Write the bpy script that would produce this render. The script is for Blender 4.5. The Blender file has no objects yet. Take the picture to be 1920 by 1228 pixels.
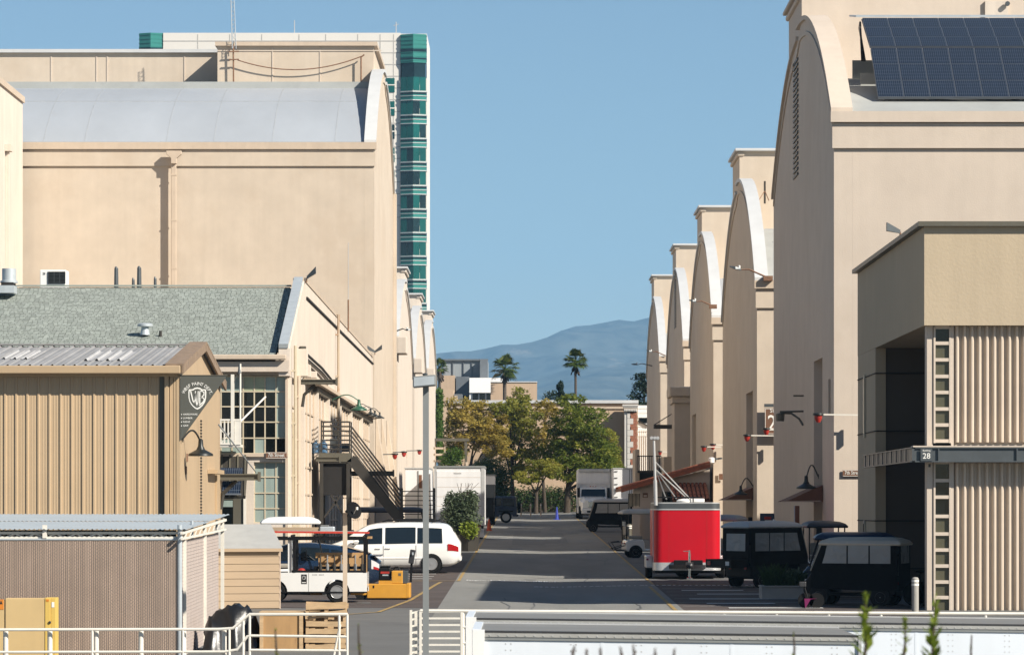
import bpy, math, random
import numpy as np
from mathutils import Vector, Matrix
R = math.radians
rnd = random.Random(7)
S = bpy.context.scene
COL = S.collection
F = 7200.0                                   # focal length in photo pixels (135 mm on 36 mm)

def P(x, y, d):                              # photo pixel at distance d -> point
    return Vector(((x-983.0)/F*d, d, (955.0-y)/F*d))
def PX(x, d): return (x-983.0)/F*d
def PZ(y, d): return (955.0-y)/F*d
SLOPE = 0.00944
def G(y): return -3.43 + SLOPE*y

# ------------------------------------------------------------------ camera
cam = bpy.data.cameras.new('camera'); camo = bpy.data.objects.new('camera', cam); COL.objects.link(camo)
camo.location = (0, 0, 0); camo.rotation_euler = (R(90), 0, 0)
cam.sensor_width = 36; cam.lens = 135.0
cam.shift_x = -23/1920; cam.shift_y = (955-614)/1920
cam.clip_start = .5; cam.clip_end = 30000
cam.dof.use_dof = True; cam.dof.focus_distance = 120; cam.dof.aperture_fstop = 13
S.camera = camo

# ------------------------------------------------------------------ sky and sun
SUN_AZ, SUN_EL = 54.0, 35.0                  # azimuth to the right of straight behind the camera
sd = Vector((math.sin(R(SUN_AZ))*math.cos(R(SUN_EL)), -math.cos(R(SUN_AZ))*math.cos(R(SUN_EL)), math.sin(R(SUN_EL))))
world = bpy.data.worlds.new('World'); S.world = world; world.use_nodes = True
nt = world.node_tree; bg = nt.nodes['Background']
sky = nt.nodes.new('ShaderNodeTexSky'); sky.sky_type = 'NISHITA'; sky.sun_disc = False
sky.sun_elevation = R(SUN_EL); sky.sun_rotation = math.atan2(sd.x, sd.y)
sky.air_density = 1.0; sky.dust_density = 0.05; sky.ozone_density = 3.3; sky.altitude = 200
nt.links.new(sky.outputs[0], bg.inputs[0]); bg.inputs[1].default_value = 0.05
sun = bpy.data.lights.new('sun', 'SUN'); suno = bpy.data.objects.new('sun', sun); COL.objects.link(suno)
sun.energy = 5.0; sun.angle = R(.53); sun.color = (1.0, .93, .82)
suno.rotation_euler = sd.to_track_quat('Z', 'Y').to_euler(); suno.location = (60, -60, 60)
vs = S.view_settings; vs.view_transform = 'Standard'; vs.look = 'None'; vs.gamma = 1; vs.use_curve_mapping = False
vs.exposure = 0.70
S.cycles.max_bounces = 8; S.cycles.diffuse_bounces = 3; S.cycles.use_denoising = True; S.cycles.volume_bounces = 1

# ------------------------------------------------------------------ materials
def newmat(name):
    m = bpy.data.materials.new(name); m.use_nodes = True
    return m, m.node_tree, m.node_tree.nodes['Principled BSDF']
def mat(name, col, rough=.6, metal=0., var=.12, scale=3., bump=0., bscale=40., stretch=(1,1,1), streak=0., spec=None, coat=0., isl=0., dirt=None):
    """paint-like material: mottled by noise, optional vertical rain streaks, bump and piece-to-piece variation"""
    m, t, b = newmat(name); N = t.nodes; L = t.links
    tc = N.new('ShaderNodeTexCoord'); mp = N.new('ShaderNodeMapping'); mp.inputs['Scale'].default_value = stretch
    L.new(tc.outputs['Object'], mp.inputs[0])
    nz = N.new('ShaderNodeTexNoise'); nz.inputs['Scale'].default_value = scale; nz.inputs['Detail'].default_value = 5; nz.inputs['Roughness'].default_value = .62
    L.new(mp.outputs[0], nz.inputs['Vector'])
    mr = N.new('ShaderNodeMapRange'); mr.inputs[1].default_value = .28; mr.inputs[2].default_value = .72
    mr.inputs[3].default_value = 1-var; mr.inputs[4].default_value = 1+var; L.new(nz.outputs[0], mr.inputs[0])
    fac = mr.outputs[0]
    def mul(a, bsock):
        q = N.new('ShaderNodeMath'); q.operation = 'MULTIPLY'; L.new(a, q.inputs[0]); L.new(bsock, q.inputs[1]); return q.outputs[0]
    if streak:
        mp2 = N.new('ShaderNodeMapping'); mp2.inputs['Scale'].default_value = (1.6, 1.6, .06); L.new(tc.outputs['Object'], mp2.inputs[0])
        n2 = N.new('ShaderNodeTexNoise'); n2.inputs['Scale'].default_value = 2.2; n2.inputs['Detail'].default_value = 4; L.new(mp2.outputs[0], n2.inputs['Vector'])
        m2 = N.new('ShaderNodeMapRange'); m2.inputs[1].default_value = .35; m2.inputs[2].default_value = .7; m2.inputs[3].default_value = 1+streak*.4; m2.inputs[4].default_value = 1-streak
        L.new(n2.outputs[0], m2.inputs[0]); fac = mul(fac, m2.outputs[0])
    if isl:
        ge = N.new('ShaderNodeNewGeometry'); m3 = N.new('ShaderNodeMapRange'); m3.inputs[3].default_value = 1-isl; m3.inputs[4].default_value = 1+isl
        L.new(ge.outputs['Random Per Island'], m3.inputs[0]); fac = mul(fac, m3.outputs[0])
    vm = N.new('ShaderNodeVectorMath'); vm.operation = 'SCALE'; vm.inputs[0].default_value = col; L.new(fac, vm.inputs['Scale'])
    out = vm.outputs[0]
    if dirt:
        n4 = N.new('ShaderNodeTexNoise'); n4.inputs['Scale'].default_value = dirt[1]; n4.inputs['Detail'].default_value = 6; n4.inputs['Roughness'].default_value = .7
        L.new(mp.outputs[0], n4.inputs['Vector'])
        m4 = N.new('ShaderNodeMapRange'); m4.inputs[1].default_value = dirt[2]; m4.inputs[2].default_value = dirt[2]+.14; m4.inputs[4].default_value = dirt[3]; L.new(n4.outputs[0], m4.inputs[0])
        mx = N.new('ShaderNodeMix'); mx.data_type = 'RGBA'; mx.inputs[7].default_value = (*dirt[0], 1); L.new(m4.outputs[0], mx.inputs[0]); L.new(out, mx.inputs[6]); out = mx.outputs[2]
    L.new(out, b.inputs['Base Color'])
    b.inputs['Roughness'].default_value = rough; b.inputs['Metallic'].default_value = metal
    if spec is not None: b.inputs['Specular IOR Level'].default_value = spec
    if coat: b.inputs['Coat Weight'].default_value = coat; b.inputs['Coat Roughness'].default_value = .05
    if bump:
        nb = N.new('ShaderNodeTexNoise'); nb.inputs['Scale'].default_value = bscale; nb.inputs['Detail'].default_value = 3; L.new(mp.outputs[0], nb.inputs['Vector'])
        bp = N.new('ShaderNodeBump'); bp.inputs['Strength'].default_value = bump; bp.inputs['Distance'].default_value = .02
        L.new(nb.outputs[0], bp.inputs['Height']); L.new(bp.outputs[0], b.inputs['Normal'])
    return m
def leafmat(name, cols, trans=.25, rough=.6):
    m, t, b = newmat(name); N = t.nodes; L = t.links
    ge = N.new('ShaderNodeNewGeometry'); cr = N.new('ShaderNodeValToRGB'); e = cr.color_ramp.elements
    while len(e) < len(cols): e.new(.5)
    for i, c in enumerate(cols): e[i].position = i/(len(cols)-1); e[i].color = (*c, 1)
    nz = N.new('ShaderNodeTexNoise'); nz.inputs['Scale'].default_value = .55; tc = N.new('ShaderNodeTexCoord'); L.new(tc.outputs['Object'], nz.inputs['Vector'])
    ad = N.new('ShaderNodeMath'); ad.operation = 'MULTIPLY_ADD'; ad.inputs[1].default_value = .5; L.new(ge.outputs['Random Per Island'], ad.inputs[0])
    m2 = N.new('ShaderNodeMapRange'); m2.inputs[1].default_value = .3; m2.inputs[2].default_value = .7; m2.inputs[4].default_value = .55; L.new(nz.outputs[0], m2.inputs[0])
    L.new(m2.outputs[0], ad.inputs[2]); L.new(ad.outputs[0], cr.inputs[0])
    L.new(cr.outputs[0], b.inputs['Base Color']); b.inputs['Roughness'].default_value = rough; b.inputs['Specular IOR Level'].default_value = .25
    tr = N.new('ShaderNodeBsdfTranslucent'); L.new(cr.outputs[0], tr.inputs[0]); mx = N.new('ShaderNodeMixShader'); mx.inputs[0].default_value = trans
    L.new(b.outputs[0], mx.inputs[1]); L.new(tr.outputs[0], mx.inputs[2]); L.new(mx.outputs[0], N['Material Output'].inputs[0])
    return m
def glassmat(name, col, clear=.35, rough=.08, bump=0.):
    """clear plastic or window glass: partly see-through, glossy"""
    m, t, b = newmat(name); N = t.nodes; L = t.links
    b.inputs['Base Color'].default_value = (*col, 1); b.inputs['Roughness'].default_value = rough
    b.inputs['Specular IOR Level'].default_value = .6
    tp = N.new('ShaderNodeBsdfTransparent'); tp.inputs[0].default_value = (.8, .82, .82, 1)
    mx = N.new('ShaderNodeMixShader'); mx.inputs[0].default_value = clear
    L.new(b.outputs[0], mx.inputs[1]); L.new(tp.outputs[0], mx.inputs[2]); L.new(mx.outputs[0], N['Material Output'].inputs[0])
    if bump:
        tc = N.new('ShaderNodeTexCoord'); nz = N.new('ShaderNodeTexNoise'); nz.inputs['Scale'].default_value = 3.2; nz.inputs['Detail'].default_value = 2; nz.inputs['Distortion'].default_value = .4
        L.new(tc.outputs['Object'], nz.inputs['Vector']); bp = N.new('ShaderNodeBump'); bp.inputs['Strength'].default_value = bump; bp.inputs['Distance'].default_value = .08
        L.new(nz.outputs[0], bp.inputs['Height']); L.new(bp.outputs[0], b.inputs['Normal'])
    return m

M = {}
M['stucco'] = mat('stucco_beige', (.555,.47,.375), .9, var=.065, scale=.9, bump=.25, bscale=22, streak=.035, spec=.15, dirt=((.51,.42,.325), .22, .5, .7))
M['stucco_pink'] = mat('stucco_pinkish', (.565,.482,.40), .9, var=.05, scale=.9, bump=.2, bscale=22, streak=.03, spec=.15, dirt=((.525,.44,.355), .2, .52, .7))
M['stucco_cream'] = mat('stucco_cream', (.63,.55,.465), .9, var=.05, scale=.6, bump=.3, bscale=12, streak=.08, spec=.15)
M['stucco_tan'] = mat('stucco_tan', (.46,.375,.265), .9, var=.04, scale=.6, bump=.3, bscale=12, streak=.04, spec=.15)
M['stucco_far'] = mat('stucco_peach', (.50,.37,.26), .9, var=.05, scale=.4, spec=.15, streak=.05)
M['trim'] = mat('trim_cream', (.52,.42,.32), .75, var=.06, scale=2, streak=.05)
M['sash'] = mat('sash_cream', (.50,.43,.31), .7, var=.08, scale=3)
M['white'] = mat('white_paint', (.78,.77,.74), .55, var=.05, scale=2, streak=.06)
M['rail_white'] = mat('rail_white', (.70,.66,.58), .55, var=.07, scale=4, dirt=((.25,.17,.1), 9, .66, .5))
M['coping'] = mat('coping_white', (.53,.535,.53), .7, var=.06, scale=1.2, dirt=((.45,.43,.4), 2, .6, .5))
M['roof_grey'] = mat('roof_membrane', (.345,.37,.40), .6, var=.07, scale=.35, stretch=(1,.3,1), dirt=((.33,.32,.3), .8, .62, .35))
M['roof_pale'] = mat('roof_pale', (.36,.37,.355), .7, var=.1, scale=.5, dirt=((.3,.3,.29), .7, .55, .5))
M['seam'] = mat('roof_seam', (.325,.345,.365), .7)
M['porch_shade'] = mat('stucco_porch_shade', (.10,.083,.068), .9, var=.05, scale=.6, spec=.1)  # porch shade put into the stucco colour of the back wall
M['canopy_sheet'] = mat('canopy_sheet', (.285,.32,.345), .6, var=.09, scale=1.5, dirt=((.2,.19,.18), 1.2, .62, .4))
M['rib'] = mat('ribbed_cream', (.55,.46,.365), .6, var=.05, scale=2, streak=.07)
M['shingle'] = mat('shingle_green', (.285,.31,.28), .9, var=.10, scale=6, isl=.16, bump=.3, bscale=60, spec=.15)
M['tan_metal'] = mat('tan_metal', (.47,.345,.215), .5, var=.04, scale=1.5, streak=.06)
M['tan_trim'] = mat('tan_trim', (.44,.32,.195), .5, var=.05, scale=2)
M['metal_roof'] = mat('metal_roof_grey', (.285,.28,.275), .55, .1, var=.2, scale=1.5, stretch=(1,.3,1), dirt=((.20,.16,.13), 1.3, .6, .4))
M['skylight'] = mat('fibreglass_skylight', (.44,.43,.42), .5, var=.12, scale=4)
M['rust_edge'] = mat('rusty_edge', (.24,.17,.115), .8, var=.25, scale=6)
M['galv'] = mat('galvanised', (.46,.50,.52), .45, .25, var=.1, scale=3)
M['grey_pole'] = mat('grey_pole_paint', (.22,.23,.225), .5, .1, var=.05)
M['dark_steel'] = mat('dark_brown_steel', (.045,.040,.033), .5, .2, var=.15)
M['olive_steel'] = mat('olive_steel', (.11,.10,.075), .5, .1, var=.1)
M['grey_steel'] = mat('grey_steel', (.085,.095,.10), .45, .3, var=.12)
M['black'] = mat('black_paint', (.008,.008,.009), .5, var=.2, spec=.2)
M['vinyl'] = mat('black_vinyl', (.006,.006,.0065), .7, var=.3, scale=4, bump=.4, bscale=6, spec=.12)
M['rubber'] = mat('tyre_rubber', (.014,.014,.014), .9, var=.2, spec=.08)
M['alloy'] = mat('alloy_rim', (.50,.50,.50), .3, .7, var=.06)
M['chrome'] = mat('chrome', (.7,.7,.7), .15, 1.)
M['asphalt'] = mat('asphalt', (.135,.135,.132), .92, var=.13, scale=.5, bump=.25, bscale=60, spec=.2, stretch=(.6,1,1), dirt=((.055,.055,.056), .33, .56, .55))
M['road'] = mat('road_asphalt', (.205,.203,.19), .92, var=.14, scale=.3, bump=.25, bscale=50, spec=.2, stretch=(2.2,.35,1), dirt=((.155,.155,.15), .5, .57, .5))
M['patch'] = mat('asphalt_patch', (.17,.17,.165), .9, var=.14, scale=1.2, spec=.2)
M['trailer_rail'] = mat('trailer_rail', (.36,.355,.33), .5, .1, var=.1, scale=3)
M['oil'] = mat('oil_stain', (.13,.128,.122), .6, var=.25, scale=4, spec=.3)
M['seal'] = mat('crack_seal', (.085,.085,.085), .7, var=.2, scale=2)
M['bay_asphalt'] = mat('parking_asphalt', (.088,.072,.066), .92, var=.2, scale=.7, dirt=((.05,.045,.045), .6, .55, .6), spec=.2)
M['line_white'] = mat('line_white', (.55,.55,.53), .8, var=.15, scale=3, dirt=((.12,.12,.12), 6, .56, .75))
M['line_yellow'] = mat('line_yellow', (.36,.235,.07), .8, var=.15, scale=3, dirt=((.13,.11,.08), 4, .48, .8))
M['concrete'] = mat('concrete', (.33,.31,.28), .9, var=.15, scale=1.5, bump=.2, bscale=30)
M['red'] = mat('trailer_red', (.46,.008,.018), .4, var=.05, scale=1, coat=.08, spec=.2)
M['red_paint'] = mat('red_paint', (.35,.025,.015), .5, var=.2)
M['white_car'] = mat('white_car_paint', (.74,.74,.72), .25, var=.015, coat=.6)
M['blue_car'] = mat('dark_blue_car_paint', (.008,.020,.045), .22, var=.05, coat=.7)
M['jeep'] = mat('jeep_blue', (.008,.022,.06), .3, var=.05, coat=.5)
M['truck_white'] = mat('truck_white', (.72,.72,.72), .45, var=.04, scale=1, streak=.06)
M['trailer_white'] = mat('trailer_white', (.68,.72,.76), .4, var=.035, scale=.6, streak=.05, dirt=((.42,.40,.36), 1.4, .68, .4))
M['trailer_roof'] = mat('trailer_roof', (.215,.205,.185), .55, .1, var=.13, scale=1.0, stretch=(.5,1.5,1), dirt=((.22,.20,.18), 1.1, .56, .5))
M['alu'] = mat('aluminium', (.52,.52,.51), .42, .35, var=.08, scale=3)
M['diamond'] = mat('diamond_plate', (.60,.60,.60), .35, .5, var=.15, scale=30, bump=.5, bscale=50)
M['win_car'] = glassmat('car_glass', (.008,.014,.020), .06, .04)
M['pane_dark'] = glassmat('window_glass_dark', (.006,.008,.008), .25, .05)
M['pane_blind'] = mat('window_glass_blind', (.27,.33,.30), .12, var=.10, scale=1.5, stretch=(5,5,.3))
M['pane_green'] = mat('window_glass_green', (.33,.36,.24), .15, var=.12, scale=2)
M['pane_teal'] = mat('tower_glass_teal', (.006,.085,.075), .12, var=.30, scale=.18, isl=.45)
M['spandrel'] = mat('tower_spandrel', (.035,.20,.17), .25, var=.1, scale=.3, isl=.2)
M['pane_deep'] = mat('tower_glass_deep', (.008,.025,.028), .1, var=.5, scale=.3, isl=.4)
M['tower_white'] = mat('tower_white', (.70,.66,.60), .7, var=.03, scale=.1)
M['tower_joint'] = mat('tower_joint', (.42,.40,.37), .8)
M['pane_olive'] = mat('window_glass_olive', (.085,.080,.052), .15, var=.06, scale=2)
M['clear_vinyl'] = glassmat('clear_vinyl', (.60,.60,.58), .45, .2, bump=.8)
M['solar'] = mat('solar_cell', (.012,.022,.045), .18, var=.15, scale=2, coat=.3)
M['solar_line'] = mat('solar_frame', (.17,.185,.21), .4, .3)
M['sign_grey'] = mat('sign_grey_green', (.085,.085,.07), .6, var=.05)
M['sign_brown'] = mat('sign_brown', (.16,.075,.04), .6, var=.08)
M['letter'] = mat('letter_white', (.78,.76,.70), .6, var=.03)
M['letter_black'] = mat('letter_black', (.015,.015,.015), .6)
M['lamp_black'] = mat('lamp_black', (.02,.022,.02), .4, .2)
M['lamp_green'] = mat('lamp_green', (.03,.10,.06), .4, .1)
M['rust'] = mat('rust', (.20,.105,.06), .85, var=.35, scale=8)
M['rust_pipe'] = mat('rusty_cream_pipe', (.45,.36,.26), .75, var=.1, scale=3, stretch=(1,1,.4), dirt=((.30,.13,.05), 2.2, .5, .8))
M['slat_pink'] = mat('privacy_slat', (.42,.315,.245), .7, var=.12, scale=2.5, isl=.12, stretch=(1,1,.5))
M['slat_lit'] = mat('privacy_slat_lit', (.45,.38,.34), .7, var=.06, scale=2.5, isl=.06)  # slat colour lightened for the sunlit street side
M['wire'] = mat('chain_link_wire', (.20,.19,.18), .5, .6)
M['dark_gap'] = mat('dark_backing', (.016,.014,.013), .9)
M['siding'] = mat('lap_siding', (.36,.27,.18), .8, var=.06, scale=2, stretch=(.4,.4,3), isl=.05)
M['siding_lit'] = mat('lap_siding_lit', (.46,.36,.28), .8, var=.05, scale=2, stretch=(.4,.4,3), isl=.04)  # siding colour lightened for the sunlit right side of the shed
M['felt'] = mat('pale_roll_roofing', (.31,.32,.32), .9, var=.08, scale=3)
M['plywood'] = mat('plywood', (.40,.24,.105), .8, var=.2, scale=1.4, stretch=(3,3,.6), dirt=((.18,.10,.05), 2, .6, .5))
M['pallet'] = mat('pallet_wood', (.46,.32,.18), .85, var=.25, scale=2.5, stretch=(1,1,5), isl=.22)
M['tarp'] = mat('black_tarp', (.010,.010,.011), .35, var=.3, scale=2, bump=.5, bscale=5)
M['cab_cream'] = mat('cabinet_cream', (.56,.40,.19), .6, var=.05, scale=2, streak=.06, dirt=((.30,.22,.12), 1.6, .64, .5))
M['cab_yellow'] = mat('cabinet_yellow', (.62,.42,.10), .6, var=.06, scale=3)
M['warn'] = mat('warning_orange', (.60,.20,.02), .6)
M['tug_yellow'] = mat('tug_yellow', (.56,.27,.03), .5, var=.1, scale=3, dirt=((.14,.09,.04), 3, .62, .7))
M['orange'] = mat('cone_orange', (.60,.09,.02), .6, var=.1)
M['blue_plastic'] = mat('blue_plastic', (.02,.04,.30), .5)
M['ladder_red'] = mat('ladder_red', (.50,.05,.03), .5, var=.1)
M['cart_tan'] = mat('cart_roof_tan', (.52,.46,.37), .55, var=.05)
M['cart_grey'] = mat('cart_roof_grey', (.44,.43,.41), .6, var=.06)
M['cart_dark'] = mat('cart_roof_dark', (.018,.020,.028), .5, var=.1)
M['cart_blue'] = mat('cart_roof_blue', (.010,.026,.070), .4, var=.08)
M['canvas_brown'] = mat('canvas_brown', (.16,.07,.035), .8, var=.1)
M['seat'] = mat('cart_seat', (.30,.27,.22), .6, var=.08)
M['magenta'] = mat('magenta_plastic', (.16,.012,.075), .4)
M['tail_red'] = mat('tail_light_red', (.35,.008,.010), .2, coat=.6)
M['tail_clear'] = mat('tail_light_clear', (.60,.58,.58), .15, coat=.6)
M['amber'] = mat('marker_amber', (.60,.14,.01), .25)
M['tile_red'] = mat('roof_tile_red', (.30,.095,.045), .8, var=.22, scale=4, isl=.28)
M['brick'] = mat('brick_red', (.30,.12,.07), .85, var=.18, scale=5, isl=.2)
M['stone'] = mat('quoin_stone', (.56,.53,.49), .8, var=.06)
M['bark'] = mat('bark', (.060,.045,.033), .95, var=.3, scale=5, stretch=(3,3,.6), bump=.5, bscale=12)
M['palm_bark'] = mat('palm_bark', (.085,.068,.052), .95, var=.3, scale=4, stretch=(.4,.4,3), bump=.5)
M['leaf_gold'] = leafmat('leaves_gold', [(.14,.13,.03),(.30,.24,.05),(.43,.32,.065),(.55,.42,.10)], .5)
M['leaf_olive'] = leafmat('leaves_olive', [(.08,.11,.02),(.19,.21,.035),(.29,.28,.045),(.42,.36,.07)], .5)
M['leaf_green'] = leafmat('leaves_green', [(.045,.075,.014),(.11,.155,.024),(.20,.23,.035),(.36,.33,.055)], .5)
M['leaf_dark'] = leafmat('leaves_dark', [(.018,.038,.014),(.040,.075,.02),(.08,.12,.03)], .25)
M['leaf_ivy'] = leafmat('leaves_ivy', [(.030,.060,.010),(.060,.115,.016),(.11,.17,.025)], .25)
M['leaf_grey'] = leafmat('leaves_grey_green', [(.04,.06,.035),(.09,.12,.065),(.17,.20,.12)], .25)
M['leaf_pine'] = leafmat('needles', [(.006,.016,.010),(.014,.030,.016),(.026,.046,.022)], .05)
M['leaf_palm'] = leafmat('palm_leaf', [(.025,.050,.010),(.055,.085,.016),(.12,.13,.03)], .15, .4)
M['leaf_fresh'] = leafmat('leaf_fresh', [(.12,.18,.025),(.24,.31,.045),(.38,.42,.07)], .5)
M['leaf_rust'] = leafmat('tip_rust', [(.12,.05,.02),(.20,.08,.03),(.10,.09,.03)], .3)
M['grey_far'] = mat('far_grey_screen', (.26,.285,.30), .7, var=.08, scale=.4)
M['grey_far_dark'] = mat('far_grey_dark', (.12,.135,.15), .7, var=.08)
M['white_far'] = mat('far_white', (.85,.84,.82), .7, var=.02)
M['mountain'] = mat('mountain_scrub', (.07,.072,.058), .95, var=.6, scale=.016, dirt=((.34,.29,.22), .007, .60, .8), spec=.05)
M['water_bottle'] = glassmat('water_bottle', (.10,.22,.38), .4, .1)
M['skin_dark'] = mat('machine_dark', (.03,.03,.032), .5, var=.1)

def gridmat(name, col, line, sx, sy, w, rough=.3):
    m, t, b = newmat(name); N = t.nodes; L = t.links; tc = N.new('ShaderNodeTexCoord')
    br = N.new('ShaderNodeTexBrick'); br.offset = 0; br.squash = 1; br.inputs['Scale'].default_value = 1; br.inputs['Mortar Size'].default_value = w
    br.inputs['Brick Width'].default_value = sx; br.inputs['Row Height'].default_value = sy; br.inputs['Color1'].default_value = (*col,1)
    br.inputs['Color2'].default_value = (*[c*1.35 for c in col],1); br.inputs['Mortar'].default_value = (*line,1); br.inputs['Mortar Smooth'].default_value = .1
    L.new(tc.outputs['Object'], br.inputs['Vector']); L.new(br.outputs[0], b.inputs['Base Color']); b.inputs['Roughness'].default_value = rough
    b.inputs['Specular IOR Level'].default_value = .2
    return m
M['solar'] = gridmat('solar_cell', (.007,.013,.027), (.10,.12,.15), .068, .21, .005, .35)

# ------------------------------------------------------------------ mesh helpers
ROOT_AT = {}
def root_off(p):
    while p is not None:
        if p.name in ROOT_AT: return ROOT_AT[p.name]
        p = p.parent
    return None
class MB:
    def __init__(s): s.v = []; s.f = []; s.mi = []
    def add(s, vs, fs, m=0):
        n = len(s.v); s.v += [tuple(p) for p in vs]
        for f in fs: s.f.append(tuple(i+n for i in f)); s.mi.append(m)
        return s
    def box(s, x0, y0, z0, x1, y1, z1, m=0):
        if x0 > x1: x0, x1 = x1, x0
        if y0 > y1: y0, y1 = y1, y0
        if z0 > z1: z0, z1 = z1, z0
        return s.add([(x0,y0,z0),(x1,y0,z0),(x1,y1,z0),(x0,y1,z0),(x0,y0,z1),(x1,y0,z1),(x1,y1,z1),(x0,y1,z1)],
              [(3,2,1,0),(4,5,6,7),(0,1,5,4),(1,2,6,5),(2,3,7,6),(3,0,4,7)], m)
    def bar(s, p, q, w, h=None, up=(0,0,1), m=0):
        p = Vector(p); q = Vector(q); h = h or w; d = (q-p).normalized(); u = Vector(up)
        if abs(d.dot(u)) > .95: u = Vector((0,1,0))
        a = d.cross(u).normalized(); b = a.cross(d).normalized()
        vs = [c + a*i*w/2 + b*j*h/2 for c in (p, q) for i, j in ((-1,-1),(1,-1),(1,1),(-1,1))]
        return s.add(vs, [(3,2,1,0),(4,5,6,7),(0,1,5,4),(1,2,6,5),(2,3,7,6),(3,0,4,7)], m)
    def tube(s, pts, r, n=8, m=0):
        pts = [Vector(p) for p in pts]; K = len(pts); rs = r if isinstance(r, (list, tuple)) else [r]*K
        vs = []; a = None
        for i in range(K):
            d = (pts[min(i+1,K-1)]-pts[max(i-1,0)]).normalized()
            if a is None:
                a = d.cross(Vector((0,0,1)) if abs(d.z) < .9 else Vector((1,0,0))).normalized()
            else: a = (a - d*a.dot(d)).normalized()
            b = d.cross(a)
            vs += [pts[i] + (a*math.cos(t*2*math.pi/n) + b*math.sin(t*2*math.pi/n))*rs[i] for t in range(n)]
        fs = [(i*n+t, i*n+(t+1)%n, (i+1)*n+(t+1)%n, (i+1)*n+t) for i in range(K-1) for t in range(n)]
        fs += [tuple(range(n-1,-1,-1)), tuple((K-1)*n+t for t in range(n))]
        return s.add(vs, fs, m)
    def lathe(s, prof, n=16, o=(0,0,0), axis='z', m=0):
        vs = []
        for r, z in prof:
            for t in range(n):
                c, k = math.cos(t*2*math.pi/n)*r, math.sin(t*2*math.pi/n)*r
                q = (c,k,z) if axis == 'z' else ((z,c,k) if axis == 'x' else (k,z,c))
                vs.append((q[0]+o[0], q[1]+o[1], q[2]+o[2]))
        K = len(prof)
        fs = [(i*n+t, i*n+(t+1)%n, (i+1)*n+(t+1)%n, (i+1)*n+t) for i in range(K-1) for t in range(n)]
        if prof[0][0] > 1e-4: fs.append(tuple(range(n-1,-1,-1)))
        if prof[-1][0] > 1e-4: fs.append(tuple((K-1)*n+t for t in range(n)))
        return s.add(vs, fs, m)
    def prism(s, poly, vec, m=0):
        poly = [Vector(p) for p in poly]; v = Vector(vec); n = len(poly)
        nrm = Vector((0,0,0))
        for i in range(n): nrm += poly[i].cross(poly[(i+1)%n])
        if nrm.dot(v) > 0: poly = poly[::-1]
        vs = poly + [p+v for p in poly]
        return s.add(vs, [tuple(range(n)), tuple(range(2*n-1,n-1,-1))] + [((i+1)%n, i, n+i, n+(i+1)%n) for i in range(n)], m)
    def loft(s, rings, closed=True, m=0, caps=False):
        n = len(rings[0]); K = len(rings); vs = [p for r in rings for p in r]; fs = []
        for i in range(K-1):
            for t in range(n if closed else n-1):
                fs.append((i*n+t, i*n+(t+1)%n, (i+1)*n+(t+1)%n, (i+1)*n+t))
        if caps: fs += [tuple(range(n-1,-1,-1)), tuple((K-1)*n+t for t in range(n))]
        return s.add(vs, fs, m)
    def quad(s, a, b, c, d, m=0): return s.add([a,b,c,d], [(0,1,2,3)], m)
    def build(s, name, m, parent=None, smooth=False, bevel=0., label=None, kind=None, seg=2):
        me = bpy.data.meshes.new(name); me.from_pydata(s.v, [], s.f)
        off = root_off(parent)
        o = bpy.data.objects.new(name, me); COL.objects.link(o)
        if parent is not None: o.parent = parent
        if off is not None:
            co = np.empty(len(me.vertices)*3, 'f'); me.vertices.foreach_get('co', co); co = co.reshape(-1,3) - np.array(off, 'f')
            me.vertices.foreach_set('co', co.ravel())
        for k in (m if isinstance(m, (list, tuple)) else [m]): me.materials.append(M[k] if isinstance(k, str) else k)
        if any(s.mi): me.polygons.foreach_set('material_index', s.mi)
        if smooth:
            me.polygons.foreach_set('use_smooth', [True]*len(me.polygons)); me.set_sharp_from_angle(angle=R(smooth if smooth is not True else 40))
        me.update()
        if bevel:
            b = o.modifiers.new('bevel', 'BEVEL'); b.width = bevel; b.segments = seg; b.limit_method = 'ANGLE'; b.angle_limit = R(40)
        if label: o['label'] = label
        if kind: o['kind'] = kind
        return o
def T(name, label, cat, loc=(0,0,0), group=None, world=True, yaw=0., tilt=True):
    """an Empty at the base of a thing; world=True: its parts are given in world coordinates"""
    o = bpy.data.objects.new(name, None); COL.objects.link(o); o.empty_display_size = .3
    o.location = loc; o['label'] = label; o['category'] = cat
    if group: o['group'] = group
    if world: ROOT_AT[o.name] = tuple(loc)
    else:
        m = Matrix.Rotation(R(yaw), 3, 'Z')
        if tilt: m = Matrix.Rotation(math.atan(SLOPE), 3, 'X') @ m
        o.rotation_euler = m.to_euler()
    return o
def tag(o, label, cat, group=None):
    o['label'] = label; o['category'] = cat
    if group: o['group'] = group
    return o
def children(o): return [c for c in o.children]
def copy_tree(o, parent=None):
    c = o.copy(); COL.objects.link(c)
    if parent is not None: c.parent = parent
    for ch in list(o.children): copy_tree(ch, c)
    return c
def bx(name, m, parent, *b, bevel=0., label=None): return MB().box(*b).build(name, m, parent, bevel=bevel, label=label)
def share(src, name, parent, loc, rot=None):
    """another object on the same mesh (a repeated piece)"""
    o = bpy.data.objects.new(name, src.data); COL.objects.link(o); o.parent = parent; o.location = loc
    if rot: o.rotation_euler = rot
    for md in src.modifiers:
        b = o.modifiers.new(md.name, md.type); b.width = md.width; b.segments = md.segments; b.limit_method = md.limit_method; b.angle_limit = md.angle_limit
    return o
def arcpts(c, r, a0, a1, n): return [(c[0]+r*math.cos(R(a0+(a1-a0)*i/n)), c[1]+r*math.sin(R(a0+(a1-a0)*i/n))) for i in range(n+1)]
_dg = None
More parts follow.
